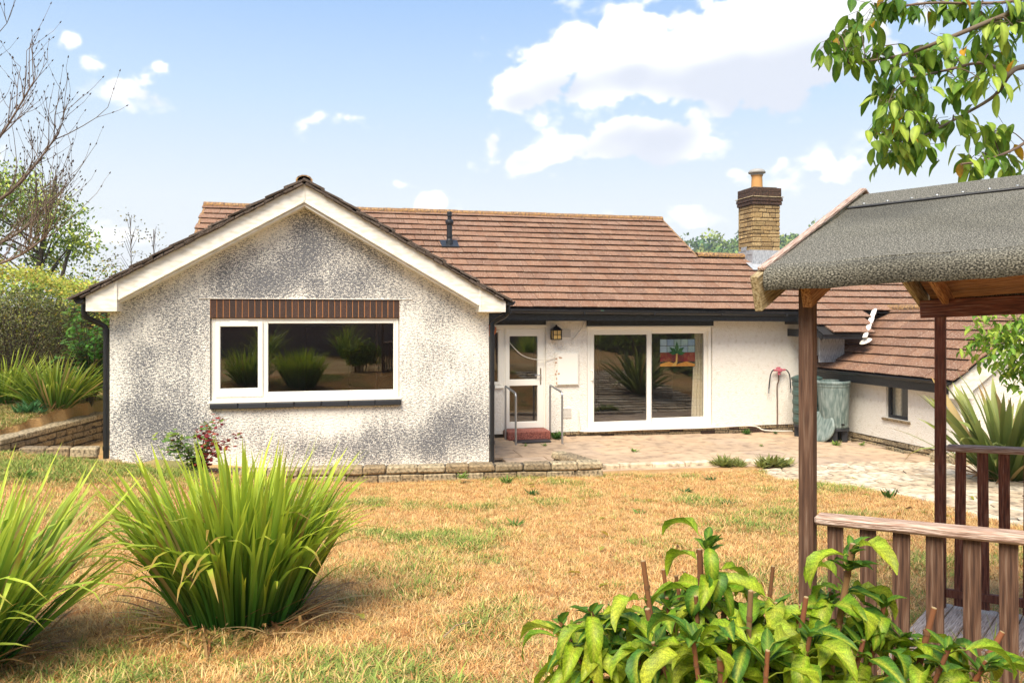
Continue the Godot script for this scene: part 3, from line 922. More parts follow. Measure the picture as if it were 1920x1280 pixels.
func roof(root: Node3D) -> void:
	# decks under the tiles
	var d := Buf.new()
	var e := func(x: float, u: float) -> Vector3: return roof_at(x, u, -0.002)
	d.quad(e.call(2.7, -0.05), e.call(9.95, -0.05), e.call(9.95, 2.62), e.call(2.7, 2.62))
	d.quad(e.call(-2.55, 1.6), e.call(2.7, 1.6), e.call(2.7, 4.9), e.call(-2.55, 4.9))
	d.quad(e.call(2.7, 2.62), e.call(8.72, 2.62), e.call(8.72, 4.9), e.call(2.7, 4.9))
	d.quad(e.call(9.95, -1.0), e.call(10.8, -1.0), e.call(11.6, -0.05), e.call(9.95, -0.05))
	d.quad(e.call(9.95, -0.05), e.call(14.2, -0.05), e.call(14.2, 2.62), e.call(9.95, 2.62))
	var r := part(root, "roof", d.mesh(M.underlay))
	var back := Buf.new()
	var top := roof_at(0, 4.9)
	back.quad(Vector3(8.72, top.y, top.z), Vector3(-2.55, top.y, top.z), Vector3(-2.55, 2.45, -24.4), Vector3(8.72, 2.45, -24.4))
	var t2 := roof_at(0, 2.66)
	back.quad(Vector3(14.2, t2.y, t2.z), Vector3(8.72, t2.y, t2.z), Vector3(8.72, 2.45, -20.4), Vector3(14.2, 2.45, -20.4))
	# the two end gables of the long roof
	for x in [-2.5, 8.66]:
		back.otri(Vector3(x, 2.4, -15.9), Vector3(x, top.y - 0.06, top.z), Vector3(x, 2.4, -24.0), Vector3(3, 3, -19))
	part(r, "back_slope", back.mesh(M.tile1))
	# front gable slopes
	var g := Buf.new()
	for s in [-1.0, 1.0]:
		var xo: float = -0.232 + s * 3.11
		g.quad(Vector3(-0.232, 4.365, -12.3), Vector3(xo, 4.365 - 0.57 * 3.11, -12.3), Vector3(xo, 4.365 - 0.57 * 3.11, -18.6), Vector3(-0.232, 4.365, -18.6))
		g.quad(Vector3(-0.232, 4.345, -12.31), Vector3(xo, 4.345 - 0.57 * 3.11, -12.31), Vector3(xo, 4.345 - 0.57 * 3.11, -18.6), Vector3(-0.232, 4.345, -18.6))
	part(r, "gable_deck", g.mesh(M.underlay))
	# every tile: [distance, course u, x]
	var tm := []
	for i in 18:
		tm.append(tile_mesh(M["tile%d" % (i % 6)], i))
	var list := []
	var gauge := 0.3165
	var slope := Basis(Vector3.RIGHT, -(PI * 0.5 - atan(0.545)))
	for row in range(-3, 16):
		var u := -0.03 + row * gauge
		var off := 0.165 if row & 1 else 0.0
		for k in 52:
			var x := -2.38 + off + k * 0.3305
			var p := roof_at(x, u + 0.15)
			if x > 8.56 and row > 7: continue
			if row < 0 and x < 10.15: continue
			if x > 13.9 or x < -2.4: continue
			if row & 1 and row > 7 and k == 1: list.append([roof_at(8.52, u + 0.15).length(), row, 8.52])
			if row & 1 and k == 0: list.append([roof_at(-2.46, u + 0.15).length(), row, -2.455])
			if x < 2.85 and (p.z > -14.9 or p.y < gable_top(x) + 0.02): continue
			if row < 0 and x > 10.85 + 1.05 * (-14.3 - p.z): continue
			if x > 9.95 and x < 10.75 and row > 6 and row < 9 and false: continue
			list.append([p.length() + (100.0 if behind_gable(p) else 0.0), row, x])
	list.sort_custom(func(a, b): return a[0] < b[0])
	var rest := []
	for i in 6: rest.append(Buf.new())
	var left := Buf.new()
	for i in list.size():
		var t = list[i]
		var row: int = t[1]
		var sag := 0.004 * sin(t[2] * 1.3 + row) + R.randf_range(-0.0025, 0.0025)
		var xf := Transform3D(slope * Basis(Vector3(0, 0, 1), R.randf_range(-0.006, 0.006)) * Basis(Vector3(0, 1, 0), R.randf_range(-0.008, 0.008)), roof_at(t[2], -0.03 + row * gauge + R.randf_range(-0.004, 0.004), sag))
		var which := R.randi() % 18
		if i < 300:
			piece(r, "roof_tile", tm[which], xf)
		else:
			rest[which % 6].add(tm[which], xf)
	var am := ArrayMesh.new()
	for i in 6:
		if rest[i].v.size(): rest[i].mesh(M["tile%d" % i], am)
	part(r, "upper_roof_tiles", am, "", "stuff")
	# ridge tiles
	for q in [[-2.6, 8.74, 4.93, 0.0], [8.74, 9.99, 2.68, 0.0], [10.72, 14.1, 2.68, 0.0]]:
		var n := int(round((q[1] - q[0]) / 0.45))
		for k in n:
			var xa: float = lerpf(q[0], q[1], float(k) / n)
			var xb: float = lerpf(q[0], q[1], float(k + 1) / n) - 0.008
			piece(r, "ridge_tile", ridge_tile(xb - xa), Transform3D(Basis(Vector3(0, 0, 1), R.randf_range(-0.008, 0.008)), roof_at((xa + xb) / 2, q[2]) + Vector3(0, 0.015 + R.randf_range(-0.005, 0.006), 0)))
	# gable ridge and its verge tiles, seen from below and in front
	for k in 13:
		piece(r, "ridge_tile", ridge_tile(0.44), Transform3D(Basis(Vector3.UP, PI / 2), Vector3(-0.232, 4.385 + R.randf_range(-0.004, 0.004), -12.27 - 0.225 - k * 0.45)))
	for s in [-1.0, 1.0]:
		var along := Vector3(s, -0.57, 0).normalized()
		var nrm := Vector3(s * 0.57, 1, 0).normalized()
		for k in 12:
			var tip := Vector3(-0.232, 4.372, 0) + along * (3.63 - k * 0.303)
			for cz in 2:
				var v := Buf.new()
				# lower edge raised on the tile below
				v.box(Transform3D(Basis(Vector3(0, 0, 1), R.randf_range(-0.015, 0.015) + s * 0.075), Vector3.ZERO), Vector3(0.345, 0.036, 0.325), 0.006, 0.007, R)
				var bas := Basis(along, nrm, along.cross(nrm))
				if s < 0: bas = Basis(-along, nrm, (-along).cross(nrm))
				piece(r, "verge_tile", v.mesh(M.verge), Transform3D(bas, tip - along * 0.16 + nrm * (0.036 + R.randf_range(-0.004, 0.005)) + Vector3(0, 0, -12.265 - 0.165 - cz * 0.33 + R.randf_range(-0.008, 0.012))))
		# the clips and bedding under the verge
		var u := Buf.new()
		for k in 22:
			var c := Vector3(-0.232, 4.36, -12.3) + along * (0.1 + k * 0.158)
			u.box(Transform3D(Basis(along if s > 0 else -along, nrm, Vector3(0, 0, 1) if s > 0 else Vector3(0, 0, 1)), c), Vector3(0.155, 0.036 + R.randf_range(-0.012, 0.012), 0.07), 0.008, 0.008, R)
		part(r, "verge_bedding", u.mesh(M.verge), "", "stuff")
		# rest of the gable slopes, hidden from the lawn
		var h := Buf.new()
		h.quad(Vector3(-0.232, 4.40, -12.95), Vector3(-0.232, 4.40, -12.95) + along * 3.6, Vector3(-0.232, 4.40, -18.7) + along * 3.6, Vector3(-0.232, 4.40, -18.7))
		part(r, "gable_slope", h.mesh(M.tile3))
	# dry verge of the long roof
	for q in [[-2.57, 2.0, 4.9], [8.73, 2.62, 4.9]]:
		var v := Buf.new()
		v.beam(roof_at(q[0], q[1], 0.02), roof_at(q[0], q[2], 0.02), 0.05, 0.05, Vector3(0, 1, 0.5))
		part(r, "roof_verge", v.mesh(M.ridge))
	# black verge of the part that runs further down beside the garage
	var bv := Buf.new()
	bv.beam(roof_at(9.99, -0.95, -0.085), roof_at(9.99, 0.1, -0.085), 0.04, 0.15, Vector3(0, 1, 0.5))
	bv.beam(roof_at(9.98, -0.97, -0.06), roof_at(10.95, -0.97, -0.06), 0.03, 0.1, Vector3(0, 1, 0))
	bv.beam(Vector3(10.02, 2.02, -14.55), Vector3(10.02, 2.02, -15.7), 0.03, 0.16)
	bv.beam(Vector3(10.42, 2.0, -14.6), Vector3(10.42, 1.72, -14.6), 0.05, 0.05)
	part(r, "eave_board", bv.mesh(M.black))
	var ab := Buf.new()
	ab.bx(10.3, 10.9, 1.4, 2.05, -15.0, -14.96)
	part(r, "lead_cheek", ab.mesh(M.lead))
	# flue pipe
	var fl := Buf.new()
	var fp := roof_at(2.82, 2.95, 0.06)
	fl.lathe(PackedVector2Array([Vector2(0.085, -0.06), Vector2(0.075, 0.08), Vector2(0.062, 0.1), Vector2(0.062, 0.42), Vector2(0.088, 0.44), Vector2(0.095, 0.48), Vector2(0.088, 0.52), Vector2(0.045, 0.54), Vector2(0.045, 0.72), Vector2(0.0, 0.72)]), Transform3D(Basis(), fp), 18)
	fl.lathe(PackedVector2Array([Vector2(0.066, 0.14), Vector2(0.068, 0.16), Vector2(0.066, 0.18)]), Transform3D(Basis(), fp), 18)
	fl.lathe(PackedVector2Array([Vector2(0.05, 0.6), Vector2(0.056, 0.62), Vector2(0.056, 0.7), Vector2(0.05, 0.72)]), Transform3D(Basis(), fp), 18)
	var flue := part(r, "flue_pipe", fl.mesh(M.black_plastic), "black plastic flue standing on the tiles")
	var fs := Buf.new()
	fs.box(Transform3D(slope, fp + Vector3(0, -0.0, 0.0)), Vector3(0.4, 0.36, 0.03), 0.008)
	flue.name = numbered(r, "flue")
	part(r, "flue_slate", fs.mesh(M.black_plastic))


func ridge_tile(len: float) -> ArrayMesh:
	var b := Buf.new()
	var n := 7
	for k in n:
		var a0 := lerpf(-0.25, PI + 0.25, float(k) / n)
		var a1 := lerpf(-0.25, PI + 0.25, float(k + 1) / n)
		for s in [[0.125, 0.09]]:
			var p0 := Vector3(0, sin(a0) * 0.09, cos(a0) * 0.125); var p1 := Vector3(0, sin(a1) * 0.09, cos(a1) * 0.125)
			var x := Vector3(len * 0.5, 0, 0)
			b.oquad(p0 - x, p1 - x, p1 + x, p0 + x, Vector3(0, -0.05, 0))
			b.oquad(p0 * 0.8 - x, p1 * 0.8 - x, p1 - x, p0 - x, Vector3.ZERO)
			b.oquad(p0 * 0.8 + x, p1 * 0.8 + x, p1 + x, p0 + x, Vector3.ZERO)
	return b.mesh(M.ridge)


func chimney(root: Node3D) -> void:
	var x0 := 9.98; var x1 := 10.71; var z0 := -17.77; var z1 := -17.1
	var c := Buf.new()
	c.bx(x0 + 0.02, x1 - 0.02, 3.2, 5.03, z0 + 0.02, z1 - 0.02)
	c.bx(x0 - 0.01, x1 + 0.01, 5.03, 5.42, z0 - 0.01, z1 + 0.01)
	var ch := part(root, "chimney", c.mesh(M.mortar_dark), "tan stone chimney with a dark brick cap")
	var y := 3.93
	while y < 4.99:
		var h := minf(R.randf_range(0.075, 0.125), 5.03 - y)
		if 5.03 - y - h < 0.05: h = 5.03 - y
		stones_row(ch, "stone", ["stone0", "stone1", "stone2", "stone3"], Vector3(x0, y, z1), Vector3(x1, y, z1), Vector3(0, 0, 1), h, 0.05, 0.14, 0.34, 0.012, 0.005)
		stones_row(ch, "stone", ["stone0", "stone1", "stone2", "stone3"], Vector3(x0, y, z0), Vector3(x0, y, z1 - 0.05), Vector3(-1, 0, 0), h, 0.05, 0.14, 0.32, 0.012, 0.005)
		y += h
	var rs := Buf.new(); rs.bx(x1 - 0.03, x1 - 0.002, 3.9, 5.03, z0, z1 - 0.05); rs.bx(x0, x1, 3.9, 5.03, z0, z0 + 0.03)
	part(ch, "stone_back", rs.mesh(M.stone1))
	# corbelled cap of dark bricks: two heavier courses and a drip course between them
	for q in [[5.03, 0.085, 0.03, "cap_brick"], [5.115, 0.085, 0.045, "cap_brick"], [5.205, 0.03, 0.06, "wall_stone2"], [5.24, 0.1, 0.02, "cap_brick"], [5.34, 0.1, 0.02, "cap_brick"]]:
		var o: float = q[2]
		stones_row(ch, "cap_brick", [q[3]], Vector3(x0 - o, q[0], z1 + o), Vector3(x1 + o, q[0], z1 + o), Vector3(0, 0, 1), q[1], 0.1, 0.21, 0.24, 0.008, 0.002, 0.004)
		stones_row(ch, "cap_brick", [q[3]], Vector3(x0 - o, q[0], z0 - o), Vector3(x0 - o, q[0], z1 + o - 0.1), Vector3(-1, 0, 0), q[1], 0.1, 0.21, 0.24, 0.008, 0.002, 0.004)
		stones_row(ch, "cap_brick", [q[3]], Vector3(x1 + o, q[0], z1 + o - 0.1), Vector3(x1 + o, q[0], z0 - o), Vector3(1, 0, 0), q[1], 0.1, 0.21, 0.24, 0.008, 0.002, 0.004)
	var hb := Buf.new()
	hb.box(Transform3D(Basis(), Vector3(10.345, 5.44, -17.43)), Vector3(0.66, 0.05, 0.6), 0.03)
	part(ch, "haunching", hb.mesh(M.mortar_dark))
	var p := Buf.new()
	p.lathe(PackedVector2Array([Vector2(0.15, 5.44), Vector2(0.135, 5.5), Vector2(0.125, 5.75), Vector2(0.14, 5.77), Vector2(0.14, 5.8), Vector2(0.0, 5.8)]), Transform3D(Basis(), Vector3(10.28, 0, -17.43)))
	part(ch, "pot", p.mesh(M.pot), "short terracotta flue pot")
	var k := Buf.new()
	k.lathe(PackedVector2Array([Vector2(0.14, 5.78), Vector2(0.15, 5.80), Vector2(0.15, 5.83), Vector2(0.20, 5.835), Vector2(0.205, 5.86), Vector2(0.17, 5.91), Vector2(0.12, 5.93), Vector2(0.0, 5.935)]), Transform3D(Basis(), Vector3(10.28, 0, -17.43)))
	part(ch, "cowl", k.mesh(M.cowl), "grey metal cowl")
	var l := Buf.new()
	l.bx(x0 - 0.012, x1 + 0.012, 3.5, 3.95, z0 - 0.012, z1 + 0.014, 0.004)
	l.quad(roof_at(x0 - 0.16, 1.86, 0.072), roof_at(x1 + 0.16, 1.86, 0.072), roof_at(x1 + 0.16, 2.25, 0.072), roof_at(x0 - 0.16, 2.25, 0.072))
	for k2 in 2:
		l.bx(x0 - 0.02, x0 - 0.011, 3.85 + k2 * 0.1, 3.96 + k2 * 0.09, z1 - 0.26 - k2 * 0.25, z1 - 0.02 - k2 * 0.25)
	part(ch, "lead_flashing", l.mesh(M.lead), "pale lead flashing round the chimney foot")


func openings(root: Node3D) -> void:
	var zf := -15.78
	# kitchen window left of the door
	var k := Buf.new()
	frame_bars(k, 2.9, 3.6, 0.955, 2.16, 0.055, zf - 0.06, zf + 0.01)
	frame_bars(k, 2.95, 3.55, 1.0, 2.1, 0.055, zf - 0.04, zf + 0.03)
	var kw := part(root, "window", k.mesh(M.upvc), "narrow white window beside the garden door")
	glaze(kw, 3.0, 3.5, 1.05, 2.05, zf - 0.005)
	var s := Buf.new(); s.bx(3.0, 3.6, 0.925, 0.955, zf - 0.05, -15.67, 0.005)
	part(kw, "sill", s.mesh(M.upvc))
	# door
	var f := Buf.new()
	frame_bars(f, 3.6, 4.49, 0.06, 2.16, 0.045, zf - 0.06, zf + 0.01)
	f.bx(3.3, 4.5, 2.16, 2.2, zf - 0.05, -15.69, 0.005)
	var fr := part(root, "door_frame", f.mesh(M.upvc))
	var d := Buf.new()
	d.bx(3.64, 3.73, 0.1, 2.12, zf - 0.04, zf + 0.03, 0.005); d.bx(4.32, 4.45, 0.1, 2.12, zf - 0.04, zf + 0.03, 0.005)
	d.bx(3.729, 4.321, 1.97, 2.119, zf - 0.04, zf + 0.029, 0.005); d.bx(3.729, 4.321, 0.965, 1.09, zf - 0.04, zf + 0.029, 0.005); d.bx(3.729, 4.321, 0.101, 0.23, zf - 0.04, zf + 0.029, 0.005)
	var door := part(root, "door", d.mesh(M.upvc), "white half glazed garden door")
	glaze(door, 3.73, 4.32, 1.09, 1.97, zf - 0.005)
	glaze(door, 3.73, 4.32, 0.23, 0.965, zf - 0.005)
	var h := Buf.new()
	h.bx(4.365, 4.395, 0.98, 1.32, zf + 0.03, zf + 0.04, 0.004)
	h.tube(PackedVector3Array([Vector3(4.38, 1.17, zf + 0.03), Vector3(4.38, 1.17, zf + 0.075), Vector3(4.35, 1.172, zf + 0.085), Vector3(4.24, 1.172, zf + 0.085)]), 0.011, 0.009)
	part(door, "handle", h.mesh(M.chrome))
	# black boards above the openings
	var bl := Buf.new()
	bl.bx(2.9, 4.47, 2.2, 2.33, -15.76, -15.665, 0.004); bl.bx(5.355, 8.21, 2.172, 2.33, -15.76, -15.665, 0.004)
	part(root, "lintel_board", bl.mesh(M.black))
	# sliding patio door
	var o := Buf.new()
	frame_bars(o, 5.385, 8.195, 0.03, 2.14, 0.062, zf - 0.1, zf + 0.03, 0.06)
	o.bx(5.36, 8.24, 0.0, 0.032, zf - 0.1, -15.68, 0.004); o.bx(5.36, 8.21, 2.14, 2.17, zf - 0.1, -15.685, 0.004)
	var pd := part(root, "patio_door", o.mesh(M.upvc), "white framed sliding patio door with two glass leaves")
	var a := Buf.new()
	frame_bars(a, 5.447, 6.81, 0.09, 2.08, 0.09, zf - 0.03, zf + 0.02, 0.085)
	var la := part(pd, "sliding_leaf", a.mesh(M.upvc))
	var c := Buf.new()
	frame_bars(c, 6.78, 8.135, 0.09, 2.08, 0.072, zf - 0.09, zf - 0.04, 0.12)
	part(pd, "fixed_leaf", c.mesh(M.upvc))
	glaze(pd, 5.53, 6.725, 0.17, 1.995, zf - 0.005)
	glaze(pd, 6.85, 8.07, 0.205, 2.01, zf - 0.065)
	var hd := Buf.new()
	hd.tube(curve([Vector3(5.485, 1.24, zf + 0.02), Vector3(5.5, 1.23, zf + 0.07), Vector3(5.5, 1.06, zf + 0.07), Vector3(5.485, 1.05, zf + 0.02)], 3), 0.014, 0.014)
	hd.bx(5.455, 5.515, 1.03, 1.26, zf + 0.02, zf + 0.028, 0.003)
	part(pd, "handle", hd.mesh(M.upvc))
	# vents let into the render
	for q in [[4.81, 5.015, 1.935, 2.11], [4.845, 5.03, 0.28, 0.49]]:
		var v := Buf.new()
		v.bx(q[0], q[1], q[2], q[3], -15.725, -15.709, 0.003)
		var av := part(root, "air_vent", v.mesh(M.upvc))
		var hole := Buf.new()
		for i in 9:
			for j in 8:
				var hx: float = lerpf(q[0] + 0.015, q[1] - 0.015, i / 8.0); var hy: float = lerpf(q[2] + 0.015, q[3] - 0.015, j / 7.0)
				hole.bx(hx - 0.0065, hx + 0.0065, hy - 0.0065, hy + 0.0065, -15.715, -15.707)
		part(av, "vent_hole", hole.mesh(M.room), "", "stuff")


func half_gutter(b: Buf, a: Vector3, e: Vector3, r: float) -> void:
	var y := (e - a).normalized()
	var x := y.cross(Vector3.UP).normalized()
	for k in 8:
		var a0 := PI + PI * k / 8.0; var a1 := PI + PI * (k + 1) / 8.0
		var p0 := x * cos(a0) * r + Vector3.UP * sin(a0) * r; var p1 := x * cos(a1) * r + Vector3.UP * sin(a1) * r
		b.oquad(a + p0, e + p0, e + p1, a + p1, (a + e) * 0.5)
		b.oquad(a + p0 * 0.94, e + p0 * 0.94, e + p1 * 0.94, a + p1 * 0.94, (a + e) * 0.5 + (p0 + p1) * 5.0)
	for s in [-1.0, 1.0]:
		b.beam(a + x * r * s, e + x * r * s, 0.012, 0.014, Vector3.UP, 0.003)
	for q in [a, e]:
		var prev := Vector3.ZERO
		for k in 9:
			var an := PI + PI * k / 8.0
			var p: Vector3 = q + x * cos(an) * r + Vector3.UP * sin(an) * r
			if k: b.tri(q, prev, p)
			prev = p


func rainwater(root: Node3D) -> void:
	var g := Buf.new()
	half_gutter(g, Vector3(2.72, 2.50, -15.13), Vector3(9.86, 2.435, -15.13), 0.062)
	for k in 5:
		var x := 3.6 + k * 1.5
		g.box(Transform3D(Basis(), Vector3(x, 2.465 - 0.009 * (x - 2.7), -15.13)), Vector3(0.035, 0.085, 0.136), 0.012)
	part(root, "gutter", g.mesh(M.black_plastic), "black gutter along the long roof")
	var f := Buf.new()
	var fp := PackedVector2Array([Vector2(2.66, 2.50), Vector2(2.66, 2.315), Vector2(9.95, 2.26), Vector2(9.95, 2.44)])
	f.prism(fp, -15.24, -15.215)
	f.bx(2.66, 9.95, 2.28, 2.298, -15.72, -15.24)
	f.bx(9.95, 9.975, 2.2, 2.46, -15.72, -15.2)
	part(root, "fascia", f.mesh(M.black))
	for s in [-1, 1]:
		var xg := -3.30 if s < 0 else 2.95
		var q := Buf.new()
		half_gutter(q, Vector3(xg, 2.6, -12.33), Vector3(xg, 2.585, -15.2), 0.062)
		part(root, "gutter", q.mesh(M.black_plastic))
		var p := Buf.new()
		if s < 0:
			p.tube(curve([Vector3(-3.30, 2.56, -12.62), Vector3(-3.30, 2.40, -12.62), Vector3(-3.24, 2.33, -12.64), Vector3(-3.09, 2.25, -12.68), Vector3(-3.03, 2.17, -12.69), Vector3(-3.03, 1.9, -12.69)], 4), 0.04, 0.04, 10)
			p.tube(PackedVector3Array([Vector3(-3.03, 1.9, -12.69), Vector3(-3.03, 0.30, -12.69)]), 0.04, 0.04, 10)
			for y in [2.12, 1.3, 0.42]: p.tube(PackedVector3Array([Vector3(-3.03, y, -12.69), Vector3(-3.03, y + 0.06, -12.69)]), 0.047, 0.047, 10)
		else:
			p.tube(curve([Vector3(2.95, 2.56, -12.60), Vector3(2.95, 2.44, -12.60), Vector3(2.90, 2.37, -12.61), Vector3(2.74, 2.28, -12.62), Vector3(2.70, 2.2, -12.62), Vector3(2.70, 1.9, -12.62)], 4), 0.037, 0.037, 10)
			p.tube(PackedVector3Array([Vector3(2.70, 1.9, -12.62), Vector3(2.70, -0.06, -12.62)]), 0.037, 0.037, 10)
			for y in [2.14, 1.2, 0.3]: p.tube(PackedVector3Array([Vector3(2.70, y, -12.62), Vector3(2.70, y + 0.06, -12.62)]), 0.044, 0.044, 10)
		part(root, "downpipe", p.mesh(M.black_plastic), "black downpipe at the %s corner of the gable" % ["left", "right"][int(s > 0)])


# ------------------------------------------------------------------ outbuilding
const GP := 0.68


func garage() -> void:
	var root := thing("outbuilding", "low white outbuilding with a brown tiled roof at the far right of the patio", "outbuilding", Vector3(12.3, -0.15, -13.6))
	var w := Buf.new()
	# long wall round its window, thickness .25
	w.bx(10.75, 11.0, -0.02, 1.3, -15.72, -13.48); w.bx(10.75, 11.0, -0.02, 1.3, -12.88, -11.6)
	w.bx(10.75, 11.0, -0.02, 0.40, -13.48, -12.88); w.bx(10.75, 11.0, 1.14, 1.3, -13.48, -12.88)
	w.prism(PackedVector2Array([Vector2(11.002, -0.05), Vector2(13.9, -0.05), Vector2(13.9, 1.2), Vector2(12.37, 2.40), Vector2(11.002, 1.42)]), -11.85, -11.602)
	part(root, "wall", w.mesh(M.render))
	var rm := Buf.new()
	rm.quad(Vector3(11.5, 0, -15), Vector3(11.5, 0, -11.9), Vector3(11.5, 1.3, -11.9), Vector3(11.5, 1.3, -15))
	rm.quad(Vector3(11.0, 0.1, -15), Vector3(11.0, 0.1, -11.9), Vector3(11.5, 0.1, -11.9), Vector3(11.5, 0.1, -15))
	rm.quad(Vector3(11.0, 1.28, -15), Vector3(11.0, 1.28, -11.9), Vector3(11.5, 1.28, -11.9), Vector3(11.5, 1.28, -15))
	part(root, "room_lining", rm.mesh(M.room))
	var pl := Buf.new()
	pl.bx(10.79, 11.0, -0.6, -0.021, -15.7, -11.64)
	pl.bx(11.001, 13.9, -0.6, -0.051, -11.9, -11.65)
	var plinth := part(root, "plinth", pl.mesh(M.mortar_dark))
	for c in 2:
		var y := -0.26 + c * 0.118
		stones_row(plinth, "plinth_stone", ["wall_stone0", "wall_stone1", "wall_stone2", "wall_stone3"], Vector3(10.755, y, -15.6), Vector3(10.755, y, -11.6), Vector3(-1, 0, 0), 0.115, 0.1, 0.2, 0.42, 0.014, 0.012)
	# window
	var f := Buf.new()
	f.bx(10.8, 10.86, 0.40, 1.14, -13.48, -13.42, 0.004); f.bx(10.8, 10.86, 0.40, 1.14, -12.94, -12.88, 0.004)
	f.bx(10.801, 10.86, 0.40, 0.46, -13.42, -12.94, 0.004); f.bx(10.801, 10.86, 1.08, 1.14, -13.42, -12.94, 0.004)
	var win := part(root, "window", f.mesh(M.dark_frame), "small dark framed window low in the outbuilding wall")
	var p := Buf.new(); p.quad(Vector3(10.83, 0.46, -13.42), Vector3(10.83, 0.46, -12.94), Vector3(10.83, 1.08, -12.94), Vector3(10.83, 1.08, -13.42))
	part(win, "pane", p.mesh(M.glass))
	var s := Buf.new(); s.box(Transform3D(Basis(), Vector3(10.78, 0.375, -13.18)), Vector3(0.16, 0.045, 0.74), 0.01, 0.006, R)
	part(win, "sill", s.mesh(M.wall_stone1))
	var cu := Buf.new(); cu.bx(10.9, 10.93, 0.4, 1.2, -13.4, -13.25)
	part(win, "blind", cu.mesh(M.curtain))
	# roof
	var d := Buf.new()
	var at := func(u: float, z: float, lift: float) -> Vector3:
		var a := atan(GP)
		return Vector3(10.5 + u * cos(a) - lift * sin(a), 1.25 + u * sin(a) + lift * cos(a), z)
	d.quad(at.call(0.0, -15.68, 0.0), at.call(0.0, -11.45, 0.0), at.call(2.28, -11.45, 0.0), at.call(2.28, -16.6, 0.0))
	d.quad(at.call(2.28, -11.45, 0.0), Vector3(14.3, 1.25, -11.45), Vector3(14.3, 1.25, -16.6), at.call(2.28, -16.6, 0.0))
	var r := part(root, "roof", d.mesh(M.underlay))
	var tm := []
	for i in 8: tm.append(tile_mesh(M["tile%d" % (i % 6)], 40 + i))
	var a := atan(GP)
	var bas := Basis(Vector3(0, 0, -1), Vector3(cos(a), sin(a), 0), Vector3(-sin(a), cos(a), 0))
	for row in 8:
		var u := -0.03 + row * 0.3
		for k in 16:
			var z := -11.45 - 0.165 - (0.165 if row & 1 else 0.0) - k * 0.3305
			var q: Vector3 = at.call(u + 0.18, z, 0.0)
			if z < -15.75: continue
			if z < -14.5 and q.x < 10.9 + 1.05 * (-14.3 - z) - 0.75: pass
			if q.x < 10.95 and z < -14.25 and q.y > 1.98: continue
			piece(r, "roof_tile", pick(tm), Transform3D(bas * Basis(Vector3(0, 0, 1), R.randf_range(-0.006, 0.006)), at.call(u + R.randf_range(-0.004, 0.004), z, R.randf_range(-0.003, 0.003))))
		if row & 1:
			var hb := Buf.new(); hb.box(Transform3D(bas, at.call(u + 0.18, -11.45 - 0.08, 0.044)), Vector3(0.16, 0.36, 0.03), 0.004)
			part(r, "verge_tile", hb.mesh(M.tile2))
	for k in 11:
		piece(r, "ridge_tile", ridge_tile(0.44), Transform3D(Basis(Vector3.UP, PI / 2), at.call(2.27, -11.45 - 0.22 - k * 0.45, 0.02)))
	# white flashing where it meets the long roof, dark lead below
	var l := Buf.new()
	for k in 6:
		var u := k / 5.0
		var q := Vector3(10.92, 2.0, -14.30).lerp(Vector3(11.72, 2.47, -15.08), u)
		var dd := Vector3(0.8, 0.47, -0.78).normalized()
		l.box(Transform3D(face(dd, Vector3(-0.5, 1, 0.3)) * Basis(Vector3(0, 0, 1), R.randf_range(-0.03, 0.03)), q), Vector3(0.10 + R.randf_range(-0.01, 0.01), 0.30, 0.05), 0.015, 0.006, R)
	l.lathe(PackedVector2Array([Vector2(0.0, 0.04), Vector2(0.09, 0.03), Vector2(0.13, 0.0), Vector2(0.1, -0.02)]), Transform3D(Basis(Vector3(0, 0, 1), 0.5), Vector3(10.92, 1.86, -14.3)), 14)
	part(r, "mortar_fillet", l.mesh(M.render))
	# far verge, gutter, fascia, white barge at the near end
	var v := Buf.new()
	v.beam(at.call(0.0, -15.66, -0.03), at.call(2.2, -15.66, -0.03), 0.04, 0.12, bas.z)
	part(r, "verge_board", v.mesh(M.black))
	var g := Buf.new()
	half_gutter(g, Vector3(10.43, 1.235, -15.6), Vector3(10.43, 1.25, -11.5), 0.055)
	part(root, "gutter", g.mesh(M.black_plastic))
	var fb := Buf.new()
	fb.bx(10.5, 10.525, 1.03, 1.24, -15.66, -11.62); fb.bx(10.525, 10.75, 1.04, 1.06, -15.66, -11.62)
	part(root, "fascia", fb.mesh(M.black))
	var bb := Buf.new()
	var gt := func(x: float) -> float: return 1.25 + (x - 10.5) * GP
	bb.prism(PackedVector2Array([Vector2(10.5, 0.96), Vector2(10.9, 0.96), Vector2(10.9, gt.call(10.9) - 0.03), Vector2(10.5, 1.22)]), -11.6, -11.50)
	bb.prism(PackedVector2Array([Vector2(10.9, 1.08), Vector2(12.37, gt.call(12.37) - 0.42), Vector2(12.37, gt.call(12.37) - 0.03), Vector2(10.9, gt.call(10.9) - 0.03)]), -11.57, -11.52)
	bb.prism(PackedVector2Array([Vector2(12.37, gt.call(12.37) - 0.42), Vector2(14.2, 1.1), Vector2(14.2, 1.28), Vector2(12.37, gt.call(12.37) - 0.03)]), -11.57, -11.52)
	part(root, "bargeboard", bb.mesh(M.fascia))


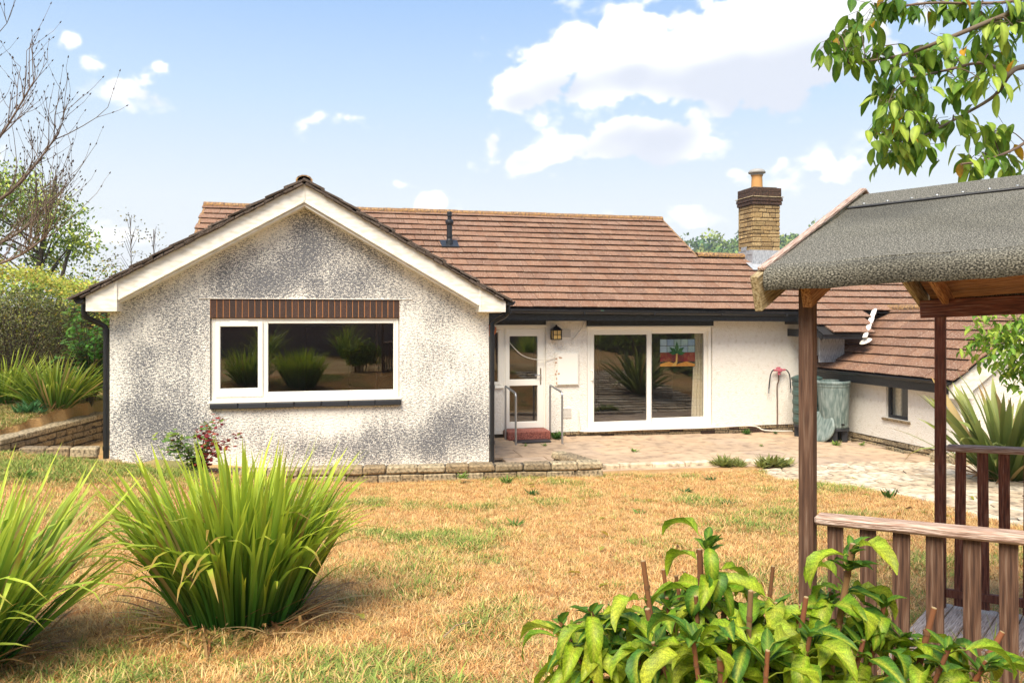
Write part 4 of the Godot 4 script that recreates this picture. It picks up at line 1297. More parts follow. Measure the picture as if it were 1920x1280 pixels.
# ------------------------------------------------------------------ paving and garden walls
func paving() -> void:
	var p := thing("patio", "patio of pinkish square slabs in front of the patio door", "patio", Vector3(6.5, -0.1, -13.9), "", "structure")
	var meshes := []
	for i in 15:
		var b := Buf.new()
		b.box(Transform3D(), Vector3(0.738, 0.05, 0.738), 0.006, 0.004, R)
		meshes.append(b.mesh(M["slab%d" % (i % 5)]))
	for i in 11:
		for j in 5:
			var x := 3.05 + i * 0.75 + (0.37 if j & 1 else 0.0)
			var z := -15.36 + j * 0.75
			if x > 10.6 or not paved(x, z): continue
			if z > -12.3: continue
			piece(p, "paving_slab", pick(meshes), Transform3D(Basis(Vector3.UP, (R.randi() % 4) * PI / 2 + R.randf_range(-0.012, 0.012)) * Basis(Vector3.RIGHT, R.randf_range(-0.006, 0.006)), Vector3(x, gh(x, z) - 0.02 + R.randf_range(-0.005, 0.005), z)))
	stones_row(p, "edging_stone", ["crazy2", "crazy0"], Vector3(4.25, -0.11, -12.12), Vector3(7.9, -0.16, -12.18), Vector3(0, 0, 1), 0.1, 0.16, 0.35, 0.6, 0.014, 0.008)
	# irregular stones between the patio, the outbuilding and the summerhouse
	var c := thing("stone_path", "crazy paving of pale irregular stones beside the outbuilding", "path", Vector3(8.5, 0.0, -9.5), "", "structure")
	var cell := 0.42
	var cor := {}
	for i in range(-1, 14):
		for j in range(-1, 24):
			cor[Vector2i(i, j)] = Vector2(6.3 + i * cell + R.randf_range(-0.15, 0.15), -12.35 + j * cell * 0.9 + R.randf_range(-0.13, 0.13))
	var n := 0
	for i in range(0, 12):
		for j in range(0, 19):
			var q := [cor[Vector2i(i, j)], cor[Vector2i(i + 1, j)], cor[Vector2i(i + 1, j + 1)], cor[Vector2i(i, j + 1)]]
			var m: Vector2 = (q[0] + q[1] + q[2] + q[3]) * 0.25
			if not paved(m.x, m.y) or m.y < -12.12 or m.x > 11.6: continue
			if m.x > 10.6 and m.y < -11.2: continue
			var poly := PackedVector2Array()
			for k in 4:
				var a: Vector2 = q[k]; var b2: Vector2 = q[(k + 1) % 4]; var prv: Vector2 = q[(k + 3) % 4]
				poly.append(m + (a.lerp(prv, 0.16) - m) * 0.93)
				poly.append(m + (a.lerp(b2, 0.16) - m) * 0.93)
			var s := Buf.new()
			var flip := PackedVector2Array()
			for v in poly: flip.append(Vector2(v.x - m.x, -(v.y - m.y)))
			s.prism(flip, -0.02, 0.02, Transform3D(Basis(Vector3.RIGHT, -PI / 2), Vector3.ZERO))
			n += 1
			piece(c, "paving_stone", s.mesh(M["crazy%d" % (R.randi() % 3)]), Transform3D(Basis(Vector3.RIGHT, R.randf_range(-0.015, 0.015)), Vector3(m.x, gh(m.x, m.y) - 0.03 + R.randf_range(-0.006, 0.008), m.y)))


func walls() -> void:
	var ms := ["wall_stone0", "wall_stone1", "wall_stone2", "wall_stone3"]
	# low kerb wall across the lawn
	var a := Vector3(-2.3, -0.04, -11.95)
	var e := Vector3(4.11, -0.05, -11.28)
	var f := Vector3(3.86, -0.05, -12.5)
	var d := (e - a).normalized()
	var out := Vector3(-d.z, 0, d.x)
	if out.z < 0: out = -out
	var w := thing("garden_wall", "low stone kerb wall with pitted coping between lawn and patio", "garden wall", Vector3(1.0, -0.1, -11.7))
	var core := Buf.new()
	core.beam(a - out * 0.12 + Vector3(0, 0.12, 0), e - out * 0.12 + Vector3(0, 0.12, 0) - d * 0.03, 0.2, 0.22, Vector3.UP, 0.0)
	part(w, "mortar", core.mesh(M.mortar_dark))
	stones_row(w, "stone", ms, a, e, out, 0.13, 0.12, 0.28, 0.5, 0.012, 0.006)
	stones_row(w, "coping_stone", ms, a + Vector3(0, 0.13, 0) + out * 0.015, e + Vector3(0, 0.13, 0) + out * 0.015, out, 0.125, 0.24, 0.3, 0.46, 0.012, 0.008, 0.022)
	var d2 := (f - e).normalized()
	var o2 := Vector3(1, 0, -0.2).normalized()
	stones_row(w, "stone", ms, e - d * 0.02 - out * 0.1, f, o2, 0.12, 0.2, 0.28, 0.45, 0.012, 0.006)
	stones_row(w, "coping_stone", ms, e + Vector3(0, 0.11, 0) - d * 0.01 - out * 0.22, f + Vector3(0, 0.11, 0), o2, 0.125, 0.24, 0.3, 0.42, 0.012, 0.008, 0.022)
	# retaining wall of the left hand bed
	var r := thing("retaining_wall", "stone retaining wall with a sloping pale top beside the left end of the bungalow", "retaining wall", Vector3(-4.0, 0.2, -14.0))
	var p0 := Vector3(-4.40, 0.12, -12.65)
	var p1 := Vector3(-3.65, 0.12, -15.5)
	var rd := (p1 - p0).normalized()
	var ro := Vector3(0.967, 0, 0.254)
	var rc := Buf.new()
	rc.beam(p0 - ro * 0.12 + Vector3(0, 0.22, 0), p1 - ro * 0.12 + Vector3(0, 0.25, 0), 0.2, 0.5, Vector3.UP, 0.0)
	part(r, "mortar", rc.mesh(M.mortar_dark))
	for k in 4:
		stones_row(r, "stone", ["wall_stone1", "wall_stone3", "wall_stone0"], p0 + Vector3(0, k * 0.105, 0), p1 + Vector3(0, k * 0.105 + 0.02, 0), ro, 0.105, 0.1, 0.16, 0.36, 0.016, 0.012)
	stones_row(r, "coping_stone", ["wall_stone2", "wall_stone0"], p0 + Vector3(0, 0.42, 0) + ro * 0.02, p1 + Vector3(0, 0.47, 0) + ro * 0.02, ro, 0.09, 0.3, 0.45, 0.7, 0.006, 0.006, 0.015)
	# short wall across the side passage and two stones stepping down
	var s := thing("low_wall", "short low wall of three squared stones left of the bungalow corner", "garden wall", Vector3(-3.6, 0.2, -12.8))
	stones_row(s, "stone", ms, Vector3(-4.15, 0.36, -12.62), Vector3(-3.12, 0.33, -12.55), Vector3(0.05, 0, 1).normalized(), 0.15, 0.26, 0.3, 0.42, 0.012, 0.008, 0.016)
	stones_row(s, "stone", ms, Vector3(-4.15, 0.21, -12.64), Vector3(-3.14, 0.19, -12.57), Vector3(0.05, 0, 1).normalized(), 0.15, 0.24, 0.3, 0.42, 0.012, 0.008, 0.016)
	for k in 3:
		var q: Vector3 = [Vector3(-2.93, 0.245, -12.28), Vector3(-2.56, 0.17, -12.16), Vector3(-2.22, 0.1, -12.02)][k]
		var b := Buf.new()
		b.box(Transform3D(Basis(), Vector3.ZERO), Vector3(0.36, 0.2, 0.28), 0.025, 0.012, R)
		var o := piece(self, "stepping_stone", b.mesh(M[ms[k]]), Transform3D(Basis(Vector3.UP, -0.1 + k * 0.06), q))
		tag(o, ["squared stone nearest the left downpipe, highest of the row stepping down", "middle squared stone of the row stepping down left of the red and green shrub", "lowest squared stone of the row, just left of the red and green shrub"][k], "stone", "stones stepping down beside the gable")
	# loose broken stones at the foot of the outbuilding
	for k in 4:
		var q: Vector3 = [Vector3(10.72, -0.1, -11.35), Vector3(10.95, -0.12, -11.15), Vector3(10.5, -0.1, -11.75), Vector3(11.3, -0.06, -11.0)][k]
		var b := Buf.new()
		b.box(Transform3D(Basis(Vector3(R.randf(), 1, R.randf()).normalized(), R.randf()), Vector3.ZERO), Vector3(0.34, 0.17, 0.24), 0.03, 0.03, R)
		var o := piece(self, "loose_stone", b.mesh(M[ms[k]]), Transform3D(Basis(), q))
		tag(o, ["loose stone at the near corner of the outbuilding plinth", "loose stone lying in front of the outbuilding's white gable", "loose stone against the outbuilding plinth, farthest along the wall", "loose stone nearest the phormium, off the outbuilding corner"][k], "stone", "loose stones at the outbuilding corner")


# ------------------------------------------------------------------ fittings on the house
func fixtures() -> void:
	# lantern
	var l := thing("wall_lantern", "black wall lantern with amber glass between door and patio door", "lantern", Vector3(4.67, 1.9, -15.66))
	var b := Buf.new()
	for sx in [-1, 1]:
		for sz in [-1, 1]:
			b.bx(4.67 + sx * 0.088 - 0.008, 4.67 + sx * 0.088 + 0.008, 1.91, 2.09, -15.60 + sz * 0.08 - 0.008, -15.60 + sz * 0.08 + 0.008)
	b.bx(4.572, 4.768, 1.895, 1.915, -15.69, -15.51, 0.004); b.bx(4.58, 4.76, 2.085, 2.1, -15.69, -15.515, 0.003)
	for x in [4.67]: b.bx(x - 0.004, x + 0.004, 1.915, 2.086, -15.527, -15.515)
	b.bx(4.59, 4.75, 1.995, 2.005, -15.527, -15.516)
	b.lathe(PackedVector2Array([Vector2(0.15, 2.098), Vector2(0.06, 2.16), Vector2(0.03, 2.17), Vector2(0.012, 2.2), Vector2(0.0, 2.205)]), Transform3D(Basis(Vector3.UP, PI / 4), Vector3(4.67, 0, -15.60)), 4)
	b.bx(4.63, 4.71, 1.95, 2.12, -15.719, -15.68)
	part(l, "frame", b.mesh(M.black_plastic))
	var g := Buf.new()
	g.bx(4.59, 4.75, 1.915, 2.086, -15.67, -15.531, 0.002)
	part(l, "amber_glass", g.mesh(M.amber))
	# meter box
	var m := thing("meter_box", "white meter cupboard with flaking paint on the wall below the lantern", "meter box", Vector3(4.93, 0.95, -15.7))
	var c := Buf.new(); c.bx(4.675, 5.18, 0.95, 1.63, -15.719, -15.68, 0.006)
	part(m, "case", c.mesh(M.render))
	var dr := Buf.new(); dr.bx(4.715, 5.155, 0.975, 1.60, -15.68, -15.66, 0.006)
	part(m, "door", dr.mesh(M.upvc))
	var fl := Buf.new()
	for q in [[4.69, 1.505, 0.035, 0.02], [4.775, 1.53, 0.05, 0.02], [4.69, 1.43, 0.03, 0.025], [4.715, 1.25, 0.03, 0.03], [4.685, 1.19, 0.022, 0.03], [4.745, 1.2, 0.03, 0.025], [4.70, 1.10, 0.015, 0.03], [4.70, 1.01, 0.02, 0.03]]:
		var poly := PackedVector2Array()
		for k in 7:
			var an := TAU * k / 7.0
			var rr := R.randf_range(0.6, 1.2)
			poly.append(Vector2(q[0] + cos(an) * q[2] * rr, q[1] + sin(an) * q[3] * rr))
		fl.prism(poly, -15.675, -15.6575 if q[0] > 4.72 else -15.677)
	part(m, "bare_patch", fl.mesh(M.bare), "", "stuff")
	# grab rails
	for k in 2:
		var dx := 0.0 if k == 0 else 0.92
		var r := thing("grab_rail", ["galvanised grab rail left of the doorstep", "galvanised grab rail right of the doorstep"][k], "handrail", Vector3(3.6 + dx, -0.1, -15.1), "grab rails at the garden door")
		var t := Buf.new()
		t.tube(curve([Vector3(3.575 + dx, -0.12, -15.44), Vector3(3.575 + dx, 0.5, -15.44), Vector3(3.575 + dx, 0.93, -15.44), Vector3(3.578 + dx, 0.985, -15.41), Vector3(3.59 + dx, 0.95, -15.1), Vector3(3.61 + dx, 0.915, -14.82), Vector3(3.613 + dx, 0.87, -14.76), Vector3(3.613 + dx, 0.8, -14.745), Vector3(3.613 + dx, 0.4, -14.745), Vector3(3.613 + dx, -0.12, -14.745)], 4), 0.021, 0.021, 9)
		part(r, "tube", t.mesh(M.metal))
	# doorstep
	var st := thing("doorstep", "red painted concrete step below the garden door", "step", Vector3(4.02, -0.1, -15.5))
	var sb := Buf.new(); sb.box(Transform3D(Basis(), Vector3(4.03, 0.015, -15.5)), Vector3(0.86, 0.17, 0.44), 0.015, 0.004, R)
	part(st, "tread", sb.mesh(M.red_step))
	var mt := Buf.new(); mt.bx(3.68, 4.38, -0.075, -0.05, -15.25, -14.95, 0.006)
	tag(part(self, "drain_cover", mt.mesh(M.dark_frame)), "dark flat slab on the patio in front of the red doorstep", "drain cover")
	# cables
	var ca := Buf.new()
	ca.tube(curve([Vector3(3.7, 1.86, -15.7), Vector3(3.95, 1.60, -15.66), Vector3(4.25, 1.5, -15.66), Vector3(4.55, 1.5, -15.69), Vector3(4.7, 1.56, -15.69)], 5), 0.006, 0.006, 5)
	tag(part(self, "cable", ca.mesh(M.cable)), "thin white cable sagging across the garden door to the meter cupboard", "cable")
	var cb := Buf.new()
	cb.tube(curve([Vector3(5.31, 2.27, -15.69), Vector3(5.22, 2.1, -15.66), Vector3(5.04, 1.88, -15.69)], 4), 0.012, 0.012, 6)
	tag(part(self, "cable", cb.mesh(M.cable)), "short white cable slanting down from the fascia beside the patio door", "cable")
	var cc := Buf.new()
	cc.tube(curve([Vector3(5.17, 0.45, -15.70), Vector3(5.2, 0.1, -15.70), Vector3(5.3, 0.0, -15.67), Vector3(6.5, 0.0, -15.66), Vector3(8.0, -0.01, -15.66), Vector3(9.1, 0.0, -15.66), Vector3(9.4, -0.1, -15.6), Vector3(10.0, -0.12, -15.5)], 5), 0.013, 0.013, 6)
	tag(part(self, "cable", cc.mesh(M.cable)), "grey cable run along the foot of the wall under the patio door", "cable")
	# garden tap with two hoses
	var h := thing("garden_tap", "pink two-way garden tap on a thin pipe with two drooping black hoses", "garden tap", Vector3(9.75, 0.05, -15.66))
	var pb := Buf.new()
	pb.tube(curve([Vector3(9.745, -0.02, -15.68), Vector3(9.745, 0.5, -15.68), Vector3(9.74, 0.85, -15.68), Vector3(9.76, 0.95, -15.66), Vector3(9.76, 1.12, -15.66)], 4), 0.012, 0.012, 6)
	part(h, "pipe", pb.mesh(M.wood_grey))
	var tb := Buf.new()
	tb.tube(PackedVector3Array([Vector3(9.62, 1.2, -15.62), Vector3(9.9, 1.205, -15.62)]), 0.022, 0.022, 8)
	tb.tube(PackedVector3Array([Vector3(9.76, 1.1, -15.63), Vector3(9.76, 1.27, -15.63)]), 0.035, 0.028, 8)
	tb.box(Transform3D(Basis(), Vector3(9.76, 1.2, -15.6)), Vector3(0.1, 0.08, 0.06), 0.015); tb.box(Transform3D(Basis(Vector3(0, 0, 1), 0.4), Vector3(9.7, 1.25, -15.61)), Vector3(0.07, 0.03, 0.03), 0.008)
	part(h, "tap", tb.mesh(M.pink))
	for s in [-1.0, 1.0]:
		var hb := Buf.new()
		hb.tube(curve([Vector3(9.76 + s * 0.11, 1.2, -15.62), Vector3(9.76 + s * 0.17, 1.195, -15.61), Vector3(9.76 + s * 0.23, 1.10, -15.6), Vector3(9.76 + s * 0.255, 0.92, -15.6), Vector3(9.76 + s * 0.265, 0.78, -15.61)], 4), 0.013, 0.013, 6)
		part(h, "hose", hb.mesh(M.black_plastic))
		var cn := Buf.new(); cn.tube(PackedVector3Array([Vector3(9.76 + s * 0.265, 0.8, -15.61), Vector3(9.76 + s * 0.27, 0.7, -15.61)]), 0.018, 0.015, 7)
		part(h, "connector", cn.mesh(M.metal))
	# water butts
	for k in 2:
		var at: Vector3 = [Vector3(10.27, -0.17, -14.42), Vector3(10.03, -0.17, -14.98)][k]
		var w := thing("water_butt", ["grey green tapered water butt, chalky and open topped, on a black stand", "dark green ribbed water butt behind the chalky grey one"][k], "water butt", at, "water butts at the outbuilding")
		var o := Buf.new()
		var lean := Transform3D(Basis(Vector3(0, 0, 1), 0.02), at)
		if k == 0:
			o.lathe(PackedVector2Array([Vector2(0.0, 0.27), Vector2(0.262, 0.27), Vector2(0.275, 0.30), Vector2(0.315, 1.10), Vector2(0.325, 1.12), Vector2(0.325, 1.17), Vector2(0.34, 1.18), Vector2(0.34, 1.21), Vector2(0.328, 1.225), Vector2(0.30, 1.225), Vector2(0.30, 1.1), Vector2(0.0, 1.08)]), lean, 28)
		else:
			var pr := PackedVector2Array([Vector2(0.0, 0.25), Vector2(0.27, 0.25)])
			for i in 5:
				var y := 0.3 + i * 0.19
				pr.append_array(PackedVector2Array([Vector2(0.285, y), Vector2(0.30, y + 0.03), Vector2(0.30, y + 0.09), Vector2(0.288, y + 0.12)]))
			pr.append_array(PackedVector2Array([Vector2(0.31, 1.2), Vector2(0.32, 1.25), Vector2(0.2, 1.3), Vector2(0.0, 1.32)]))
			o.lathe(pr, lean, 28)
		part(w, "barrel", o.mesh(M.butt_plastic if k == 0 else M.butt_dark))
		var s := Buf.new()
		for i in 4:
			var an := PI / 4 + i * PI / 2
			s.box(Transform3D(Basis(Vector3.UP, -an), at + Vector3(cos(an) * 0.2, 0.13, sin(an) * 0.2)), Vector3(0.12, 0.28, 0.2), 0.02)
		s.lathe(PackedVector2Array([Vector2(0.0, 0.22), Vector2(0.29, 0.22), Vector2(0.29, 0.268), Vector2(0.0, 0.268)]), Transform3D(Basis(), at), 20)
		part(w, "stand", s.mesh(M.dark_frame))
		if k == 0:
			var tp := Buf.new()
			tp.tube(PackedVector3Array([at + Vector3(-0.02, 0.36, 0.27), at + Vector3(-0.02, 0.36, 0.34)]), 0.02, 0.02, 8)
			part(w, "tap", tp.mesh(M.black_plastic))
	var ld := Buf.new()
	ld.lathe(PackedVector2Array([Vector2(0.0, 0.03), Vector2(0.3, 0.02), Vector2(0.33, 0.0), Vector2(0.33, -0.03)]), Transform3D(Basis(Vector3(0, 0, 1), 1.25) * Basis(Vector3(1, 0, 0), 0.35), Vector3(9.93, 0.12, -14.42)), 26)
	tag(part(self, "butt_lid", ld.mesh(M.butt_plastic)), "round grey green lid leaning against the water butts", "lid")
	# stained glass and curtains behind the patio door
	var sg := thing("stained_glass_panel", "stained glass panel of a green plant on red and orange hung inside the patio door", "stained glass", Vector3(7.5, 1.6, -15.95))
	var z := -15.955
	var lead := Buf.new()
	lead.bx(7.095, 7.925, 1.285, 1.895, z - 0.02, z - 0.012)
	part(sg, "leading", lead.mesh(M.black_plastic))
	var blues := [Color(0.35, 0.50, 0.62), Color(0.42, 0.56, 0.66), Color(0.30, 0.44, 0.62), Color(0.38, 0.55, 0.58), Color(0.33, 0.50, 0.48)]
	for i in 5:
		for j in 2:
			var q := Buf.new(); q.col = pick(blues)
			q.bx(7.105 + i * 0.163, 7.105 + i * 0.163 + 0.151, 1.60 + j * 0.145, 1.60 + j * 0.145 + 0.133, z - 0.012, z)
			part(sg, "pane", q.mesh(M.paint))
	for i in 3:
		var q := Buf.new(); q.col = [Color(0.22, 0.012, 0.014), Color(0.16, 0.012, 0.016), Color(0.26, 0.02, 0.02)][i]
		q.bx(7.105 + i * 0.272, 7.105 + i * 0.272 + 0.266, 1.40, 1.593, z - 0.012, z)
		part(sg, "pane", q.mesh(M.paint))
	for i in 2:
		var q := Buf.new(); q.col = Color(0.62, 0.26, 0.04)
		var xa := 7.105 + i * 0.41
		q.prism(PackedVector2Array([Vector2(xa, 1.295), Vector2(xa + 0.40, 1.295), Vector2(xa + 0.40, 1.34), Vector2(xa + 0.2, 1.40), Vector2(xa, 1.35)]), z - 0.01, z + 0.004)
		part(sg, "pane", q.mesh(M.paint))
	var stem := Buf.new(); stem.col = Color(0.66, 0.40, 0.10)
	stem.prism(PackedVector2Array([Vector2(7.36, 1.30), Vector2(7.46, 1.31), Vector2(7.50, 1.38), Vector2(7.505, 1.58), Vector2(7.475, 1.58), Vector2(7.46, 1.40)]), z - 0.006, z + 0.008)
	part(sg, "stem", stem.mesh(M.paint))
	for q in [[0.0, 0.26], [0.9, 0.22], [-0.9, 0.22], [1.5, 0.2], [-1.45, 0.2]]:
		var lf := Buf.new(); lf.col = Color(0.015, 0.13, 0.03)
		var dd := Vector2(sin(q[0]), cos(q[0])); var nn := Vector2(dd.y, -dd.x)
		var o := Vector2(7.49, 1.575)
		lf.prism(PackedVector2Array([o, o + dd * q[1] * 0.45 + nn * 0.045, o + dd * q[1], o + dd * q[1] * 0.45 - nn * 0.045]), z - 0.004, z + 0.008 + absf(q[0]) * 0.002)
		part(sg, "leaf", lf.mesh(M.paint))
	for k in 2:
		var xa: float = [5.46, 7.93][k]
		var xb: float = [5.62, 8.12][k]
		var cu := Buf.new()
		var n := 20
		for i in n:
			var u0 := float(i) / n; var u1 := float(i + 1) / n
			var za := -15.99 + 0.025 * sin(u0 * 22.0); var zb := -15.99 + 0.025 * sin(u1 * 22.0)
			var sl := (0.09 if k == 1 else 0.0)
			cu.quad(Vector3(lerpf(xa - sl, xb, u0), 0.1, za), Vector3(lerpf(xa - sl, xb, u1), 0.1, zb), Vector3(lerpf(xa, xb, u1), 2.25, zb), Vector3(lerpf(xa, xb, u0), 2.25, za))
		tag(part(self, "curtain", cu.mesh(M.curtain)), ["cream curtain at the left edge of the patio door", "cream curtain at the right edge of the patio door"][k], "curtain", "patio door curtains")
	# terracotta disc on the wall beside the downpipe
	var tc := Buf.new()
	tc.lathe(PackedVector2Array([Vector2(0.0, 0.03), Vector2(0.1, 0.025), Vector2(0.13, 0.0), Vector2(0.0, 0.0)]), Transform3D(Basis(Vector3.RIGHT, PI / 2), Vector3(3.32, 2.1, -15.7)), 16)
	tag(part(self, "wall_plaque", tc.mesh(M.terracotta)), "round terracotta plaque on the wall, half hidden by the right downpipe", "plaque")


# ------------------------------------------------------------------ summerhouse
func gazebo() -> void:
	var P := Vector3(1.7202, 0, -2.5695)      # foot of the near left post
	var A := Vector3(0.6643, 0.045, 0.7456)   # along rail and ridge, which lean a little
	var C := Vector3(0.8055, 0.0, -0.5924)    # from the front posts to the back ones
	var at := func(a: float, c: float, y: float) -> Vector3: return P + A * a + C * c + Vector3(0, y, 0)
	var g := thing("summerhouse", "open timber summerhouse with a mineral felt roof and slatted rails", "summerhouse", Vector3(2.9, 0.7, -2.3))
	var up := Vector3.UP
	# posts
	for q in [[0.0, 0.0, "wood_grey"], [0.0, 2.045, "wood_red"], [1.75, 0.0, "wood_grey"], [1.75, 2.045, "wood_red"]]:
		var b := Buf.new()
		b.beam(Vector3.ZERO, Vector3(0, 1.77 if q[1] < 1.0 else 1.735, 0), 0.052, 0.046, -C, 0.003)
		piece(g, "post", b.mesh(M[q[2]]), Transform3D(Basis(), at.call(q[0], q[1], 0.72)))
	# deck
	for k in 17:
		var b := Buf.new()
		var la := 2.2
		b.beam(Vector3(0, -la / 2, 0), Vector3(0, la / 2, 0), 0.1, 0.028, Vector3(0, 0, 1), 0.004)
		piece(g, "deck_board", b.mesh(M.deck), Transform3D(Basis(C.cross(up).normalized(), C, up), at.call(0.0 + k * 0.109, 1.02, 0.725 + R.randf_range(-0.003, 0.003))))
	var jo := Buf.new()
	jo.beam(at.call(-0.05, 0.02, 0.66), at.call(1.8, 0.02, 0.66), 0.045, 0.1, up); jo.beam(at.call(-0.05, 2.03, 0.66), at.call(1.8, 2.03, 0.66), 0.045, 0.1, up)
	part(g, "joist", jo.mesh(M.wood_grey))
	# rails and slats, front then back
	for k in 2:
		var c: float = [0.0, 2.045][k]
		var wood: String = ["wood_grey", "wood_red"][k]
		var y := 1.625
		var r := Buf.new()
		var a0: Vector3 = at.call(0.03, c, y); var a1: Vector3 = at.call(1.72, c, y)
		var len := a0.distance_to(a1)
		r.box(Transform3D(), Vector3(0.075, len, 0.034), 0.009)
		var ad := (a1 - a0).normalized()
		piece(g, "hand_rail", r.mesh(M.wood_rail), Transform3D(Basis(ad.cross(up).normalized(), ad, ad.cross(up).cross(ad).normalized()), (a0 + a1) * 0.5))
		var lr := Buf.new()
		lr.beam(at.call(0.025, c, 0.82), at.call(1.72, c, 0.82), 0.03, 0.045, up)
		part(g, "bottom_rail", lr.mesh(M[wood]))
		for i in 16:
			var s := Buf.new()
			var h: float = 0.86 + R.randf_range(-0.003, 0.003)
			s.box(Transform3D(), Vector3(0.052, h, 0.017), 0.002, 0.0012, R)
			var o: Vector3 = at.call(0.1 + i * 0.1045 + R.randf_range(-0.004, 0.004), c, 0.755 + h * 0.5)
			var ah := Vector3(A.x, 0, A.z).normalized()
			piece(g, "slat", s.mesh(M[wood]), Transform3D(Basis(ah, up, ah.cross(up)) * Basis(Vector3(0, 0, 1), R.randf_range(-0.008, 0.008)), o))
	# plates over the posts
	for c in [0.0, 2.045]:
		var b := Buf.new()
		b.box(Transform3D(), Vector3(0.05, 2.0, 0.1 if c > 1.0 else 0.06), 0.003)
		var yb: float = 2.492 if c < 1.0 else 2.40
		var a0: Vector3 = at.call(-0.1 if c > 1.0 else -0.02, c, yb); var a1: Vector3 = at.call(1.9, c, yb)
		var ad := (a1 - a0).normalized()
		piece(g, "roof_beam", b.mesh(M.wood_red), Transform3D(Basis(ad.cross(up).normalized(), ad, ad.cross(up).cross(ad).normalized()), (a0 + a1) * 0.5))
	# roof: gable to the left, ridge along A; eaves at c = -.15 and 2.2
	var e0 := -0.15
	var e1 := 2.2
	var cm := 1.0
	var ye := 2.522
	var yr := 2.915
	var a0 := -0.09
	var a1 := 2.05
	for side in 2:
		var ce: float = e0 if side == 0 else e1
		var sgn := -1.0 if side == 0 else 1.0
		var f := Buf.new()
		var prof := []
		for i in 15:
			var u := i / 14.0
			prof.append(Vector2(lerpf(cm, ce - sgn * 0.03, u), lerpf(yr, ye + 0.018, u)))
		# the felt rolls over the eave and hangs down
		for i in 5:
			var an := i / 4.0 * PI * 0.5
			prof.append(Vector2(ce - sgn * 0.03 + sgn * 0.055 * sin(an), ye - 0.035 + 0.05 * cos(an)))
		prof.append(Vector2(ce + sgn * 0.022, ye - 0.06))
		prof.append(Vector2(ce + sgn * 0.012, ye - 0.075))
		var n := 40
		var m := prof.size()
		for i in n + 1:
			var a := lerpf(a0, a1, float(i) / n)
			for j in m:
				var wv := 0.0
				if j > 10: wv = N2.get_noise_2d(a * 2.6, side * 9.0) * 0.03 * clampf((j - 10) / 6.0, 0.0, 1.0)
				var wy := N2.get_noise_2d(a * 1.1, prof[j].x * 1.4 + 7.0) * 0.010 * (1.0 if j < 15 else 1.0)
				var sh := clampf(0.95 + N1.get_noise_2d(a * 2.2, j * 0.25 + side * 20.0) * 0.55 + N2.get_noise_2d(a * 0.6, j * 0.9) * 0.25, 0.55, 1.25)
				f.col = Color(sh, sh, sh * 0.97)
				f.pt(at.call(a, prof[j].x + wv * sgn, prof[j].y + wy - absf(wv) * 0.6), up)
		for i in n:
			for j in m - 1:
				var q := i * m + j
				f.ix.append_array(PackedInt32Array([q, q + m, q + 1, q + 1, q + m, q + m + 1] if side == 0 else [q, q + 1, q + m, q + 1, q + m + 1, q + m]))
		for i in n + 1:
			for j in m:
				var du := f.v[mini(i + 1, n) * m + j] - f.v[maxi(i - 1, 0) * m + j]
				var dv := f.v[i * m + mini(j + 1, m - 1)] - f.v[i * m + maxi(j - 1, 0)]
				var nn := du.cross(dv).normalized()
				f.n[i * m + j] = nn if (nn.y > 0 or j > 14) and nn.dot(Vector3(0, 0.4, 0) + C * sgn) > 0 else -nn
		part(g, "felt_sheet", f.mesh(M.felt), "grey mineral felt rolled over the eave")
		# ridge strip of felt lapped over it
		var s := Buf.new()
		var cs := cm + sgn * 0.26
		var th := 0.008
		var y2 := lerpf(yr, ye + 0.018, 0.26 / absf(ce - sgn * 0.03 - cm)) + th
		for i in n:
			var aa := lerpf(a0, a1, float(i) / n); var ab := lerpf(a0, a1, float(i + 1) / n)
			var w0 := N2.get_noise_1d(aa * 2.0) * 0.006; var w1 := N2.get_noise_1d(ab * 2.0) * 0.006
			s.oquad(at.call(aa, cm, yr + th + 0.004), at.call(ab, cm, yr + th + 0.004), at.call(ab, cs + w1, y2 + 0.003), at.call(aa, cs + w0, y2 + 0.003), at.call(aa, cm, 0.0))
			s.oquad(at.call(aa, cs + w0, y2 + 0.003), at.call(ab, cs + w1, y2 + 0.003), at.call(ab, cs + w1, y2 - 0.02), at.call(aa, cs + w0, y2 - 0.02), at.call(aa, cm, 2.0))
		part(g, "ridge_felt", s.mesh(M.felt))
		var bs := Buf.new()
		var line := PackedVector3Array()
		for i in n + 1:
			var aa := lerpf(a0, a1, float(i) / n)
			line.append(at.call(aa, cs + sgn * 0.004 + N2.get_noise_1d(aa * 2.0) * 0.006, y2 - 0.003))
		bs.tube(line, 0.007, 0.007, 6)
		part(g, "lap_shadow", bs.mesh(M.black_plastic))  # black tube added as the shadow gap under the lapped felt
		var na := Buf.new()
		for i in 22:
			var aa := a0 + 0.06 + i * 0.095
			na.lathe(PackedVector2Array([Vector2(0.006, 0.0), Vector2(0.005, 0.004), Vector2(0.0, 0.005)]), Transform3D(Basis(), at.call(aa, cs - sgn * 0.025, y2 + 0.012)), 7)
		part(g, "felt_nails", na.mesh(M.metal), "", "stuff")
		# boards under the felt
		for k in 10:
			var b := Buf.new()
			var u0 := k / 10.0; var u1 := (k + 0.965) / 10.0
			var cA := lerpf(cm - sgn * 0.0, ce - sgn * 0.05, (u0 + u1) * 0.5); var yA := lerpf(yr, ye, (u0 + u1) * 0.5) - 0.035
			var wid := absf(ce - cm) * 1.08 * 0.097
			b.box(Transform3D(), Vector3(wid, (a1 - a0) * 0.99, 0.014), 0.003)
			var ad := A.normalized()
			var cd := (C * sgn + Vector3(0, -(yr - ye) / absf(ce - cm), 0)).normalized()
			piece(g, "roof_board", b.mesh(M.wood_orange), Transform3D(Basis(cd, ad, cd.cross(ad).normalized()).orthonormalized(), at.call((a0 + a1) * 0.5, cA, yA)))
		# bargeboard, its top batten, and a rafter behind it
		var bg := Buf.new()
